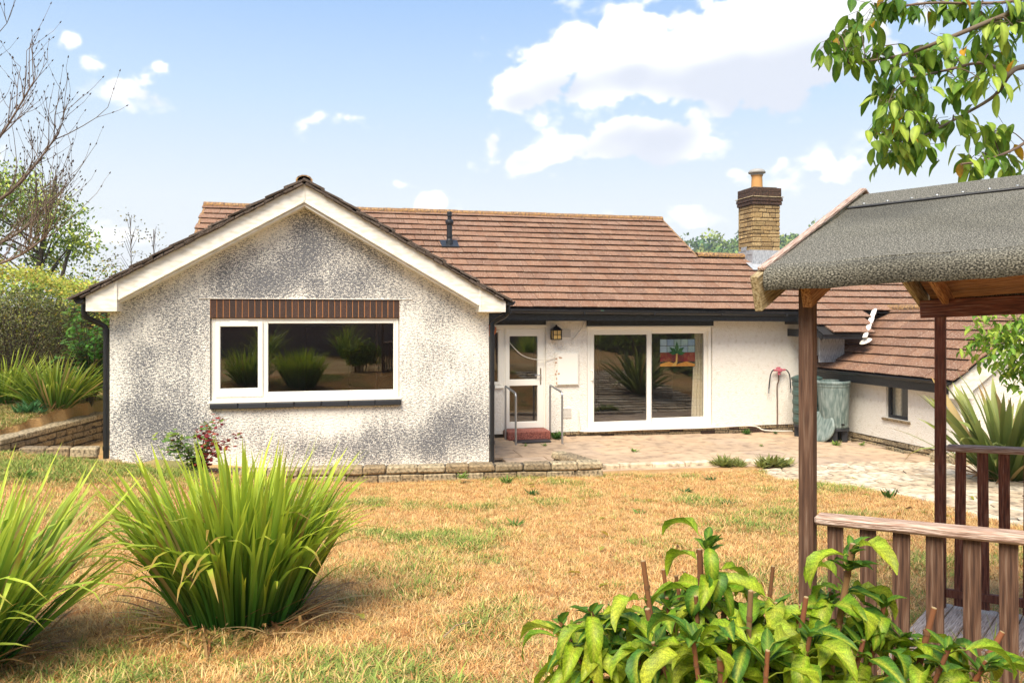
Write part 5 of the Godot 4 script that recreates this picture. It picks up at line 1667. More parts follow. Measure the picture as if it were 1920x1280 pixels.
		var b0: Vector3 = at.call(a0 - 0.02, cm, yr - 0.045); var b1: Vector3 = at.call(a0 - 0.02, ce + sgn * 0.04, ye - 0.085)
		bg.box(Transform3D(), Vector3(0.028, b0.distance_to(b1), 0.13), 0.003)
		var bd := (b1 - b0).normalized()
		piece(g, "bargeboard", bg.mesh(M.wood_pale), Transform3D(Basis(bd.cross(up).normalized(), bd, bd.cross(up).cross(bd).normalized()), (b0 + b1) * 0.5))
		var bt := Buf.new()
		b0 = at.call(a0 - 0.012, cm, yr + 0.024); b1 = at.call(a0 - 0.012, ce + sgn * 0.02, ye + 0.014)
		bt.box(Transform3D(), Vector3(0.028, b0.distance_to(b1), 0.014), 0.003)
		piece(g, "roof_batten", bt.mesh(M.wood_rail), Transform3D(Basis(bd.cross(up).normalized(), bd, bd.cross(up).cross(bd).normalized()), (b0 + b1) * 0.5))
		for aa in [0.03, 0.9]:
			var rf := Buf.new()
			b0 = at.call(aa, cm, yr - 0.09); b1 = at.call(aa, ce - sgn * 0.05, ye - 0.10)
			rf.box(Transform3D(), Vector3(0.035, b0.distance_to(b1), 0.085), 0.003)
			piece(g, "rafter", rf.mesh(M.wood_orange), Transform3D(Basis(bd.cross(up).normalized(), bd, bd.cross(up).cross(bd).normalized()), (b0 + b1) * 0.5))


# ------------------------------------------------------------------ plants
# a strap leaf that rises along y and bows over towards x
func blade_mesh(len: float, w: float, bow: float, base: Color, tip: Color, dry := 0.0, m := "leaf", fold := 0.25) -> ArrayMesh:
	var b := Buf.new()
	var n := 8
	var pos := Vector3.ZERO
	for i in n + 1:
		var t := float(i) / n
		var an := bow * t * t
		var dir := Vector3(sin(an), cos(an), 0)
		var nrm := Vector3(-cos(an), sin(an), 0)
		var ww := w * 0.5 * (0.55 + 0.45 * minf(1.0, t * 4.0)) * clampf((1.0 - t) * 3.2, 0.0, 1.0) ** 0.7
		b.col = base.lerp(tip, pow(t, 1.9))
		if dry > 0.0 and t > 1.0 - dry: b.col = b.col.lerp(Color(0.32, 0.17, 0.05), 0.85)
		var f := nrm * ww * fold
		b.pt(pos - Vector3(0, 0, ww) + f, (nrm + Vector3(0, 0, fold)).normalized())
		b.pt(pos, nrm)
		b.pt(pos + Vector3(0, 0, ww) + f, (nrm - Vector3(0, 0, fold)).normalized())
		pos += dir * len / n
	for i in n:
		for k in 2:
			var a := i * 3 + k
			b.ix.append_array(PackedInt32Array([a, a + 3, a + 1, a + 1, a + 3, a + 4]))
	return b.mesh(M[m])


# a clump of strap leaves, each a part
func clump(root: Node3D, at: Vector3, n: int, h: float, spread: float, rad: float, w: float, green: Color, lime: Color, singly: int) -> void:
	var kinds := []
	for i in 22:
		var s := R.randf_range(0.75, 1.25)
		var straw := i >= 20
		if i % 7 == 3: s *= 0.6
		var base := Color(green.r * s, green.g * s, green.b * s) if not straw else Color(0.38, 0.26, 0.09)  # green leaves: the deeper base colour also paints in shade low in the clump
		var tip := lime * R.randf_range(0.75, 1.2) if not straw else Color(0.48, 0.36, 0.14)
		kinds.append(blade_mesh(h * R.randf_range(0.72, 1.12), w * R.randf_range(0.7, 1.15), R.randf_range(0.08, 0.7) if i % 6 else R.randf_range(1.2, 2.3), base, tip, R.randf_range(0.03, 0.2) if i % 3 == 0 else 0.0))
	var rest := Buf.new()
	for i in n:
		var u := sqrt(R.randf())
		var az := R.randf() * TAU
		var tilt := u * spread * R.randf_range(0.6, 1.15)
		var p := at + Vector3(cos(az), 0, sin(az)) * rad * u
		p.y = gh(p.x, p.z) - 0.02 if at.y < 5.0 else at.y
		var bas := Basis(Vector3.UP, -az) * Basis(Vector3(0, 0, 1), -tilt) * Basis(Vector3.UP, R.randf_range(-0.9, 0.9))
		var sc := R.randf_range(0.55, 1.0) if R.randf() < 0.35 else R.randf_range(0.85, 1.08)
		var which := R.randi() % 22
		if tilt < 0.9 and which >= 20 and R.randf() < 0.6: which = R.randi() % 20
		var xf := Transform3D(bas.scaled(Vector3.ONE * sc), p)
		if i < singly: piece(root, "leaf", kinds[which], xf)
		else: rest.add(kinds[which], xf)
	if rest.v.size(): part(root, "foliage", rest.mesh(M.leaf), "", "stuff")
	# dead leaves matted round the foot
	var dead := Buf.new()
	for i in n / 5:
		var az := R.randf() * TAU
		var rr := rad * R.randf_range(0.5, 1.7)
		var p := at + Vector3(cos(az), 0, sin(az)) * rr
		p.y = gh(p.x, p.z) + R.randf_range(0.01, 0.06)
		var c: Color = tint(pick([Color(0.40, 0.25, 0.10), Color(0.22, 0.11, 0.045), Color(0.50, 0.36, 0.17)]), 0.2)
		dead.add(blade_mesh(h * R.randf_range(0.2, 0.45), w * 0.55, R.randf_range(0.0, 0.8), c, c * 0.8), Transform3D(Basis(Vector3.UP, -az + R.randf_range(-1.2, 1.2)) * Basis(Vector3(0, 0, 1), -R.randf_range(1.0, 1.5)), p))
	part(root, "dead_leaves", dead.mesh(M.leaf), "", "stuff")


# a broad leaf along y, its face to z, drooping backwards; colours: rib, blade, edge
func broad_leaf(len: float, w: float, droop: float, fold: float, cols: Array, wavy := 0.0) -> ArrayMesh:
	var b := Buf.new()
	var n := 7
	var pos := Vector3.ZERO
	var ph := R.randf() * 6.0
	for i in n + 1:
		var t := float(i) / n
		var an := -droop * t
		var dir := Vector3(0, cos(an), sin(an))
		var nrm := Vector3(0, -sin(an), cos(an))
		var ww := w * 0.5 * pow(sin(PI * pow(clampf(t * 0.97 + 0.015, 0.0, 1.0), 0.82)), 0.85)
		for k in 5:
			var s := (k - 2) * 0.5
			b.col = cols[0] if k == 2 else (cols[1] if absf(s) < 0.9 else cols[2])
			if k != 2: b.col = tint(b.col, 0.16 if wavy < 0.1 else 0.34)
			b.pt(pos + Vector3(s * ww * 2.0 * 0.5, 0, 0) + nrm * (absf(s) * ww * fold + wavy * ww * sin(t * 11.0 + ph + k * 1.4) * absf(s)), (nrm - Vector3(s * fold * 1.2, 0, 0)).normalized(), Vector2(s * 0.5 + 0.5, t))
		pos += dir * len / n
	for i in n:
		for k in 4:
			var a := i * 5 + k
			b.ix.append_array(PackedInt32Array([a, a + 5, a + 1, a + 1, a + 5, a + 6]))
	return b.mesh(M.leaf_broad)


# a crown of small leaves gathered into clusters inside ellipsoids [centre, radii, leaves]
func crown(b: Buf, blobs: Array, size: float, cols: Array, cluster := 14, hang := 0.3) -> void:
	for q in blobs:
		var k: int = q[2] * 2.0 / cluster
		for i in k:
			var d := Vector3(R.randfn(), R.randfn(), R.randfn()).normalized() * pow(R.randf(), 0.45)
			var c: Vector3 = q[0] + d * q[1]
			var cc: Color = pick(cols)
			cc = tint(cc, 0.22)
			var r: float = size * 3.2
			for j in cluster:
				var o := Vector3(R.randfn(), R.randfn() * 0.7, R.randfn()) * r * 0.5
				b.col = tint(cc, 0.2)
				b.leaf2(c + o, (Vector3(R.randfn(), R.randfn() - hang, R.randfn())).normalized(), Vector3(R.randfn() * 0.7, 1.0, R.randfn() * 0.7).normalized(), size * R.randf_range(0.7, 1.3), size * 0.55)


func limb(b: Buf, pts: Array, r0: float, r1: float, steps := 5, sides := 6) -> PackedVector3Array:
	var c := curve(pts, steps)
	b.tube(c, r0, r1, sides)
	return c


# twigs that fork and sweep up
func twigs(b: Buf, p: Vector3, d: Vector3, len: float, r: float, depth: int, up: float, ends: Array) -> void:
	var pts := [p]
	var q := p
	var dd := d
	for i in 4:
		dd = (dd + Vector3(R.randfn(), R.randfn() * 0.5, R.randfn()) * 0.13 + Vector3.UP * up).normalized()
		q += dd * len / 4.0
		pts.append(q)
	b.tube(PackedVector3Array(pts), r, r * 0.45, 5 if depth > 1 else 4, false)
	if depth == 0:
		ends.append([pts[2], dd]); ends.append([q, dd])
		return
	for k in 3 + (R.randi() % 2):
		var i := 1 + R.randi() % 3 if k else 4
		var sd := (dd + Vector3(R.randfn(), R.randfn() * 0.4, R.randfn()) * 0.55).normalized()
		twigs(b, pts[i], sd, len * R.randf_range(0.5, 0.75), r * 0.5, depth - 1, up, ends)


func plants() -> void:
	lawn_grass()
	# two big montbretia clumps on the lawn
	var c1 := thing("montbretia_clump", "big clump of upright sword leaves in the middle of the lawn, lime tipped", "plant", Vector3(-0.452, gh(-0.452, -4.886), -4.886), "sword leaved clumps on the lawn")
	clump(c1, c1.position, 800, 0.97, 0.50, 0.29, 0.028, Color(0.035, 0.17, 0.022), Color(0.58, 0.66, 0.06), 300)
	var c2 := thing("montbretia_clump", "big clump of arching sword leaves cut off by the left edge of the photo", "plant", Vector3(-1.74, gh(-1.74, -4.4), -4.4), "sword leaved clumps on the lawn")
	clump(c2, c2.position, 520, 0.97, 0.74, 0.22, 0.029, Color(0.05, 0.20, 0.028), Color(0.58, 0.66, 0.08), 300)
	# the same plant in the raised bed
	for k in 2:
		var p: Vector3 = [Vector3(-5.25, 0, -15.3), Vector3(-4.3, 0, -14.75)][k]
		p.y = gh(p.x, p.z)
		var c := thing("montbretia_clump", ["smaller arching clump in the raised bed, under the round bush", "arching lime green clump in the raised bed, next to the retaining wall"][k], "plant", p, "clumps in the raised bed")
		clump(c, p, 340, 0.95, 0.95, 0.26, 0.03, Color(0.06, 0.17, 0.02), Color(0.50, 0.56, 0.06), 0)
	# phormium by the outbuilding
	var ph := thing("phormium", "phormium with stiff grey green sword leaves in front of the outbuilding's white gable", "plant", Vector3(9.3, gh(9.3, -9.25), -9.25))
	clump(ph, ph.position, 130, 1.6, 0.95, 0.22, 0.10, Color(0.13, 0.19, 0.04), Color(0.42, 0.46, 0.13), 130)
	pruned_shrub()
	cherry()
	two_tone_shrub()
	boundary()
	left_trees()
	weeds()


func lawn_grass() -> void:
	for v in 4:
		# a tuft: short blades, some lying flat
		var b := Buf.new()
		for i in 15:
			var az := R.randf() * TAU
			var o := Vector3(R.randf_range(-0.05, 0.05), 0, R.randf_range(-0.05, 0.05))
			var lie := R.randf() < 0.45
			var len := R.randf_range(0.03, 0.075)
			var d := Vector3(cos(az), R.randf_range(0.05, 0.35) if lie else R.randf_range(0.7, 2.2), sin(az)).normalized()
			var s := d.cross(Vector3.UP).normalized() * R.randf_range(0.0013, 0.0024)
			var m := o + d * len * 0.55
			var e := o + (d + Vector3(cos(az), -0.25, sin(az)) * 0.3).normalized() * len
			if lie: m.y += 0.008; e.y += 0.008
			if s.cross(d).y < 0: s = -s
			var nn := (s.cross(d).normalized() + Vector3.UP * 0.5).normalized()
			var kk := R.randf_range(0.7, 1.25)
			b.col = Color(kk, kk * R.randf_range(0.93, 1.05), kk * R.randf_range(0.85, 1.1))
			var k := b.pt(o - s, nn); b.pt(o + s, nn); b.pt(m + s * 0.8, nn); b.pt(m - s * 0.8, nn); b.pt(e, nn)
			b.ix.append_array(PackedInt32Array([k, k + 2, k + 1, k, k + 3, k + 2, k + 3, k + 4, k + 2]))
		var mesh := b.mesh(M.grass)
		var xs := []
		var tries := 0
		while xs.size() < 20500 and tries < 110000:
			tries += 1
			var t := 2.6 + 10.5 * pow(R.randf(), 0.75)
			var cx := R.randf_range(-0.98, 0.74)
			var x := (0.2334 + 0.9724 * cx) * t
			var z := (-0.9724 + 0.2334 * cx) * t
			if z < -11.7 - (0.25 if x < -2.3 else -0.06 * (x - 0.5)) or paved(x, z) or x < -8.0: continue
			if x > 4.1 and z < -12.1: continue
			if x < -4.3 and z < -15.5: continue
			var g := greenness(x, z)
			if g < 0.3 and R.randf() < 0.25: continue
			var c: Color = Color(0.66, 0.385, 0.14) if R.randf() < 0.45 else Color(0.76, 0.52, 0.225)
			if R.randf() < 0.25: c = Color(0.48, 0.24, 0.08)
			if R.randf() < g * 0.85 + 0.05: c = pick([Color(0.26, 0.33, 0.06), Color(0.38, 0.41, 0.10), Color(0.18, 0.27, 0.05)])
			var sc := R.randf_range(0.6, 1.15) * (1.0 + g * 0.9)
			xs.append([Transform3D(Basis(Vector3.UP, R.randf() * TAU).scaled(Vector3(sc, sc * R.randf_range(0.5, 1.1), sc)), Vector3(x, gh(x, z) + 0.002, z)), tint(c, 0.2)])
		for k in 3200:
			var x := R.randf_range(-7.5, -3.9)
			var z := R.randf_range(-16.8, -11.8)
			if x > wall_x(z) - 0.32: continue
			var c: Color = pick([Color(0.55, 0.36, 0.15), Color(0.60, 0.44, 0.2), Color(0.20, 0.28, 0.05), Color(0.3, 0.34, 0.08)])
			var sc := R.randf_range(0.9, 1.8)
			xs.append([Transform3D(Basis(Vector3.UP, R.randf() * TAU).scaled(Vector3(sc, sc * 0.8, sc)), Vector3(x, gh(x, z) + 0.002, z)), tint(c, 0.2)])
		var mm := MultiMesh.new()
		mm.transform_format = MultiMesh.TRANSFORM_3D
		mm.use_colors = true
		mm.mesh = mesh
		mm.instance_count = xs.size()
		for i in xs.size():
			mm.set_instance_transform(i, xs[i][0])
			mm.set_instance_color(i, xs[i][1])
		var o := MultiMeshInstance3D.new()
		o.name = numbered(self, "dry_grass")
		o.multimesh = mm
		add_child(o)
		tag(o, "dry straw grass with greener patches covering the lawn", "grass", "lawn grass", "stuff")


func pruned_shrub() -> void:
	var o := Vector3(1.12, 0.78, -2.05)
	var s := thing("pruned_shrub", "hydrangea-like shrub with cut brown stems and big yellow green drooping leaves", "shrub", o)
	var rx := Vector3(0.9724, 0, 0.2334)
	var fz := Vector3(0.2334, 0, -0.9724)
	var at := func(px: float, py: float, t: float) -> Vector3: return Vector3(0, 2.35, 0) + (fz + rx * ((px - 960.0) / 1500.0) + Vector3.UP * ((595.0 - py) / 1500.0)) * t
	# stems [px, py of tip, distance, radius, lean, leafy top]: measured heads of the cut stems
	var stems := [[1206, 1052, 2.32, 0.0075, -0.03, 0], [1244, 1068, 2.38, 0.006, -0.06, 0], [1284, 1072, 2.42, 0.006, -0.03, 0], [1312, 1030, 2.34, 0.0085, 0.0, 0], [1327, 1015, 2.34, 0.0075, 0.03, 1], [1268, 1080, 2.5, 0.006, -0.1, 0],
		[1214, 1142, 2.2, 0.0085, -0.12, 0], [1305, 1118, 2.26, 0.006, -0.01, 0], [1360, 1125, 2.3, 0.008, 0.13, 0], [1390, 1130, 2.35, 0.007, 0.16, 0], [1408, 1108, 2.08, 0.007, 0.02, 0], [1450, 1062, 2.3, 0.0055, 0.08, 0],
		[1512, 1120, 2.12, 0.007, 0.05, 0], [1502, 1135, 2.2, 0.006, 0.1, 0], [1352, 1235, 1.95, 0.011, -0.1, 0], [1262, 1140, 2.3, 0.007, -0.05, 0], [1600, 1020, 2.18, 0.0085, 0.02, 2], [1752, 1140, 2.15, 0.008, -0.1, 0], [1880, 1185, 2.15, 0.0075, 0.12, 0],
		[1105, 1140, 2.3, 0.006, -0.25, 1], [1225, 1205, 2.1, 0.006, -0.4, 1], [1560, 1110, 2.25, 0.006, 0.06, 1], [1455, 1130, 2.25, 0.006, 0.05, 1], [1370, 1190, 2.1, 0.006, 0.1, 1], [1190, 1215, 2.25, 0.006, -0.2, 1], [1700, 1190, 2.2, 0.006, 0.15, 1], [1300, 1200, 2.0, 0.006, -0.1, 1], [1520, 1190, 2.05, 0.006, 0.1, 1], [1620, 1200, 2.1, 0.006, 0.05, 1], [1050, 1165, 2.3, 0.005, -0.3, 1], [1130, 1225, 2.25, 0.006, -0.25, 1], [1150, 1180, 2.35, 0.006, -0.15, 1], [1780, 1215, 2.05, 0.006, 0.05, 1], [1850, 1240, 2.1, 0.006, 0.12, 1], [1660, 1130, 2.2, 0.006, 0.0, 1], [1250, 1120, 2.35, 0.006, -0.08, 1], [1410, 1150, 2.2, 0.006, 0.02, 1], [1440, 1220, 1.95, 0.006, 0.0, 1]]
	var yellow := Color(0.60, 0.60, 0.08)
	var kinds := []
	for i in 14:
		var lime: Color = [Color(0.50, 0.60, 0.04), Color(0.28, 0.44, 0.035), Color(0.62, 0.66, 0.07), Color(0.13, 0.28, 0.04), Color(0.42, 0.55, 0.045)][i % 5]
		kinds.append(broad_leaf(R.randf_range(0.10, 0.165), R.randf_range(0.036, 0.058), R.randf_range(0.8, 2.6), R.randf_range(0.25, 0.9), [yellow, lime, lime * 0.72], 0.26))
	var small := []
	for i in 6:
		small.append(broad_leaf(R.randf_range(0.05, 0.085), R.randf_range(0.02, 0.032), R.randf_range(0.2, 1.0), 0.5, [Color(0.33, 0.42, 0.06), Color(0.16, 0.30, 0.04), Color(0.11, 0.22, 0.03)], 0.1))
	var nleaf := 0
	var more := Buf.new()
	for q in stems:
		var tip: Vector3 = at.call(q[0], q[1], q[2])
		var foot := Vector3(o.x + (tip.x - o.x) * 0.55, 0.76, o.z + (tip.z - o.z) * 0.55)
		var mid: Vector3 = foot.lerp(tip, 0.55) + rx * -q[4] * 0.18
		var b := Buf.new()
		b.col = tint(Color(0.20, 0.075, 0.03), 0.3) if q[3] < 0.0068 or R.randf() < 0.5 else tint(Color(0.17, 0.10, 0.045), 0.3)
		var path := curve([foot, mid, tip], 5)
		b.tube(path, q[3] * 1.25, q[3], 7)
		b.col = Color(0.36, 0.26, 0.13)
		b.tube(PackedVector3Array([tip, tip + (tip - mid).normalized() * 0.002]), q[3] * 0.85, q[3] * 0.85, 7)
		# nodes
		for k in 3:
			b.col = Color(0.15, 0.07, 0.03)
			var pn: Vector3 = mid.lerp(tip, 0.2 + k * 0.3)
			b.tube(PackedVector3Array([pn, pn + Vector3(0, 0.012, 0)]), q[3] * 1.2, q[3] * 1.18, 7)
		part(s, "stem", b.mesh(M.bark))
		var d: Vector3 = (tip - mid).normalized()
		var cnt := 27 if q[5] == 0 else 34
		for k in cnt:
			var u := R.randf_range(0.0, 0.74) if q[5] == 0 else R.randf_range(0.1, 1.0)
			var p: Vector3 = mid.lerp(tip, u) if R.randf() < 0.6 else foot.lerp(mid, R.randf_range(0.55, 1.0))
			var az := R.randf() * TAU
			var ho := Vector3(cos(az), 0, sin(az))
			var dir := (ho + Vector3.UP * R.randf_range(-0.1, 0.75)).normalized()
			# petiole
			var pe: Vector3 = p + dir * R.randf_range(0.02, 0.06)
			var st := Buf.new(); st.col = Color(0.36, 0.40, 0.07)
			st.tube(PackedVector3Array([p, p.lerp(pe, 0.6) + Vector3(0, 0.006, 0), pe]), 0.0022, 0.0016, 5, false)
			var nrm := (Vector3.UP * 1.2 + ho * -0.25 + Vector3(R.randfn(), R.randfn(), R.randfn()) * 0.25).normalized()
			var lx := Transform3D(face(dir, nrm), pe)
			nleaf += 1
			if nleaf % 5 < 2 and nleaf < 740:
				var lf := piece(s, "leaf", pick(kinds), lx)
				part(lf, "leaf_stalk", st.mesh(M.leaf))
			else:
				more.add(pick(kinds), lx); more.add(st.mesh(M.leaf), Transform3D())
		if q[5] > 0:
			# a tuft of young leaves at the tip
			for k in (7 if q[5] == 1 else 16):
				var az := R.randf() * TAU
				var dir := (Vector3(cos(az), 0, sin(az)) * R.randf_range(0.4, 1.0) + Vector3.UP * R.randf_range(0.2, 1.0)).normalized()
				piece(s, "young_leaf", pick(small), Transform3D(face(dir, Vector3.UP), tip - d * R.randf_range(0.0, 0.05 if q[5] == 1 else 0.09)))
	part(s, "foliage", more.mesh(M.leaf_broad), "", "stuff")
	# grassy shoots between the shrub and the rail
	for k in 2:
		var p: Vector3 = [Vector3(2.15, 0.76, -2.2), Vector3(1.75, 0.76, -2.1)][k]
		var t := thing("grass_shoots", ["thin green grass shoots in front of the summerhouse rail", "thin grass shoots rising out of the pruned shrub by the slats"][k], "grass tuft", p)
		var b := Buf.new()
		for i in 26:
			b.add(blade_mesh(R.randf_range(0.35, 0.62), R.randf_range(0.006, 0.012), R.randf_range(0.2, 1.4), Color(0.09, 0.18, 0.03), Color(0.3, 0.38, 0.07)), Transform3D(Basis(Vector3.UP, R.randf() * TAU) * Basis(Vector3(0, 0, 1), -R.randf_range(0.0, 0.5)), p + Vector3(R.randf_range(-0.15, 0.15), 0, R.randf_range(-0.12, 0.12))))
		part(t, "foliage", b.mesh(M.leaf), "", "stuff")


func cherry() -> void:
	var t := thing("cherry_tree", "cherry branch with drooping green leaves hanging in from the upper right", "tree", Vector3(6.3, 0.6, -3.6))
	var bk := Buf.new()
	bk.col = Color(0.11, 0.08, 0.06)
	limb(bk, [Vector3(6.3, 0.4, -3.6), Vector3(6.2, 1.8, -3.65), Vector3(6.0, 3.0, -3.7), Vector3(6.1, 4.6, -3.6), Vector3(6.3, 6.0, -3.5)], 0.16, 0.06, 6, 10)
	part(t, "trunk", bk.mesh(M.bark))
	var limbs := [
		[Vector3(6.05, 4.3, -3.62), Vector3(4.924, 4.49, -3.857), Vector3(4.806, 4.461, -4.141), Vector3(4.138, 4.22, -3.98), Vector3(3.541, 3.968, -3.951), Vector3(3.452, 3.95, -4.2), Vector3(3.2, 3.93, -4.35)],
		[Vector3(6.0, 3.3, -3.7), Vector3(4.924, 4.0, -3.857), Vector3(4.6, 3.95, -4.1), Vector3(4.138, 3.865, -3.98), Vector3(4.0, 3.797, -3.95), Vector3(4.05, 3.72, -4.1), Vector3(3.9, 3.61, -4.2), Vector3(3.446, 3.40, -4.1)],
		[Vector3(4.924, 4.49, -3.857), Vector3(4.193, 4.30, -4.033), Vector3(4.0, 4.32, -4.2), Vector3(3.574, 4.25, -4.116), Vector3(3.147, 4.14, -4.046)],
		[Vector3(4.0, 3.797, -3.95), Vector3(4.05, 3.95, -4.2), Vector3(3.699, 3.85, -4.1), Vector3(3.329, 3.74, -4.0)],
		[Vector3(4.6, 3.95, -4.1), Vector3(4.438, 3.52, -4.2), Vector3(3.982, 3.32, -4.05), Vector3(3.662, 3.25, -3.95)]]
	var spine := PackedVector3Array()
	for i in limbs.size():
		var b := Buf.new()
		b.col = tint(Color(0.16, 0.115, 0.08), 0.2)
		spine.append_array(limb(b, limbs[i], 0.026 if i < 2 else 0.012, 0.006, 5, 7))
		part(t, "limb", b.mesh(M.bark))
	var heads := [Vector3(3.27, 4.185, -4.536), Vector3(3.384, 4.235, -4.503), Vector3(3.124, 4.133, -4.016), Vector3(3.256, 4.17, -4.002), Vector3(3.737, 4.329, -4.349), Vector3(3.889, 4.323, -4.251), Vector3(4.021, 4.274, -4.179), Vector3(4.001, 4.222, -3.96), Vector3(3.218, 3.995, -4.332),
		Vector3(3.347, 3.995, -4.302), Vector3(3.08, 4.039, -4.35), Vector3(3.318, 3.812, -4.032), Vector3(3.527, 3.927, -4.15), Vector3(3.574, 3.952, -4.116), Vector3(3.818, 4.018, -4.26), Vector3(4.144, 4.072, -4.35), Vector3(4.29, 4.097, -4.287), Vector3(3.385, 3.752, -4.254), Vector3(3.439, 3.703, -4.18),
		Vector3(3.457, 3.642, -4.067), Vector3(3.296, 3.512, -3.962), Vector3(3.172, 3.541, -3.986), Vector3(3.321, 3.479, -4.22), Vector3(3.385, 3.426, -4.115), Vector3(3.505, 3.37, -4.124), Vector3(3.495, 3.384, -4.442), Vector3(3.633, 3.553, -4.183), Vector3(3.808, 3.558, -4.163), Vector3(3.689, 3.731, -3.991),
		Vector3(3.709, 3.725, -3.855), Vector3(3.917, 4.099, -3.991), Vector3(3.946, 4.057, -3.868), Vector3(3.976, 3.485, -4.091), Vector3(4.314, 3.535, -4.311), Vector3(3.958, 3.341, -4.197), Vector3(3.816, 3.267, -3.927), Vector3(4.295, 3.35, -4.251)]
	var kinds := []
	for i in 12:
		var g: Color = [Color(0.17, 0.30, 0.035), Color(0.25, 0.38, 0.045), Color(0.11, 0.22, 0.025), Color(0.34, 0.45, 0.06)][i % 4]
		kinds.append(broad_leaf(R.randf_range(0.10, 0.145), R.randf_range(0.042, 0.058), R.randf_range(0.1, 0.9), R.randf_range(0.2, 0.6), [g * 1.35, g, g * 0.9], 0.06))
	var gold := broad_leaf(0.12, 0.05, 0.5, 0.4, [Color(0.6, 0.36, 0.03), Color(0.6, 0.32, 0.02), Color(0.5, 0.25, 0.02)])
	var tw := Buf.new(); tw.col = Color(0.13, 0.09, 0.06)
	var rest := Buf.new()
	var n := 0
	var order := []
	for h in heads:
		var near := spine[0]
		for s in spine:
			if s.distance_squared_to(h) < near.distance_squared_to(h): near = s
		tw.tube(curve([near, near.lerp(h, 0.55) + Vector3(0, 0.04, 0), h], 4), 0.004, 0.002, 5, false)
		for k in 17:
			order.append([h, near])
	for k in 90:
		# loose leaves along the limbs, also beyond the frame
		var s := spine[R.randi() % spine.size()]
		order.append([s + Vector3(R.randfn(), R.randfn() * 0.6, R.randfn()) * 0.06, s])
	for q in order:
		var h: Vector3 = q[0]
		var p: Vector3 = (h as Vector3).lerp(q[1], R.randf_range(-0.25, 0.35)) + Vector3(R.randfn(), R.randfn() * 0.7, R.randfn()) * 0.05
		var az := R.randf() * TAU
		var dir := Vector3(cos(az) * 0.55, -1.0 + R.randf_range(-0.2, 0.75), sin(az) * 0.55).normalized()
		var nrm := Vector3(cos(az), 0.4, sin(az)) + Vector3(R.randfn(), R.randfn(), R.randfn()) * 0.3
		var xf := Transform3D(face(dir, nrm), p)
		var m: ArrayMesh = gold if R.randf() < 0.02 else pick(kinds)
		tw.tube(PackedVector3Array([p, p.lerp(h, 0.6) + Vector3(0, 0.02, 0)]), 0.0012, 0.0016, 4, false)
		n += 1
		if n <= 300: piece(t, "leaf", m, xf)
		else: rest.add(m, xf)
	part(t, "twig", tw.mesh(M.bark), "", "stuff")
	part(t, "foliage", rest.mesh(M.leaf), "", "stuff")
	# the same kind of tree further back on the right
	var t2 := thing("leafy_tree", "green leaved tree behind the summerhouse at the right edge", "tree", Vector3(9.6, 0.2, -7.9))
	var b2 := Buf.new(); b2.col = Color(0.12, 0.09, 0.065)
	limb(b2, [Vector3(9.8, 0.0, -7.9), Vector3(9.7, 1.2, -7.95), Vector3(9.3, 2.2, -7.9), Vector3(9.2, 3.2, -7.8)], 0.09, 0.03)
	for e in [Vector3(7.6, 2.0, -7.9), Vector3(7.9, 1.75, -7.75), Vector3(8.0, 2.35, -8.1), Vector3(8.3, 2.5, -7.9), Vector3(8.6, 1.9, -8.2)]:
		limb(b2, [Vector3(9.4, 2.0, -7.9), (Vector3(9.4, 2.2, -7.9) + e) * 0.5, e], 0.02, 0.004)
	part(t2, "trunk", b2.mesh(M.bark))
	var f := Buf.new()
	for q in [[Vector3(7.9, 2.1, -7.95), 0.42, 240], [Vector3(8.4, 2.1, -7.9), 0.5, 300], [Vector3(8.15, 1.75, -7.85), 0.3, 130], [Vector3(8.9, 2.4, -7.9), 0.6, 300], [Vector3(9.4, 2.0, -8.0), 0.6, 240], [Vector3(9.3, 3.2, -7.8), 0.8, 340]]:
		for k in q[2]:
			var d: Vector3 = Vector3(R.randfn(), R.randfn() * 0.8, R.randfn()).normalized() * pow(R.randf(), 0.4) * q[1]
			var az := R.randf() * TAU
			f.add(pick(kinds), Transform3D(face(Vector3(cos(az) * 0.8, -0.7 + R.randf_range(-0.3, 0.6), sin(az) * 0.8), Vector3(cos(az) * 0.6, 0.8, sin(az) * 0.6)), q[0] + d))
	part(t2, "foliage", f.mesh(M.leaf), "", "stuff")


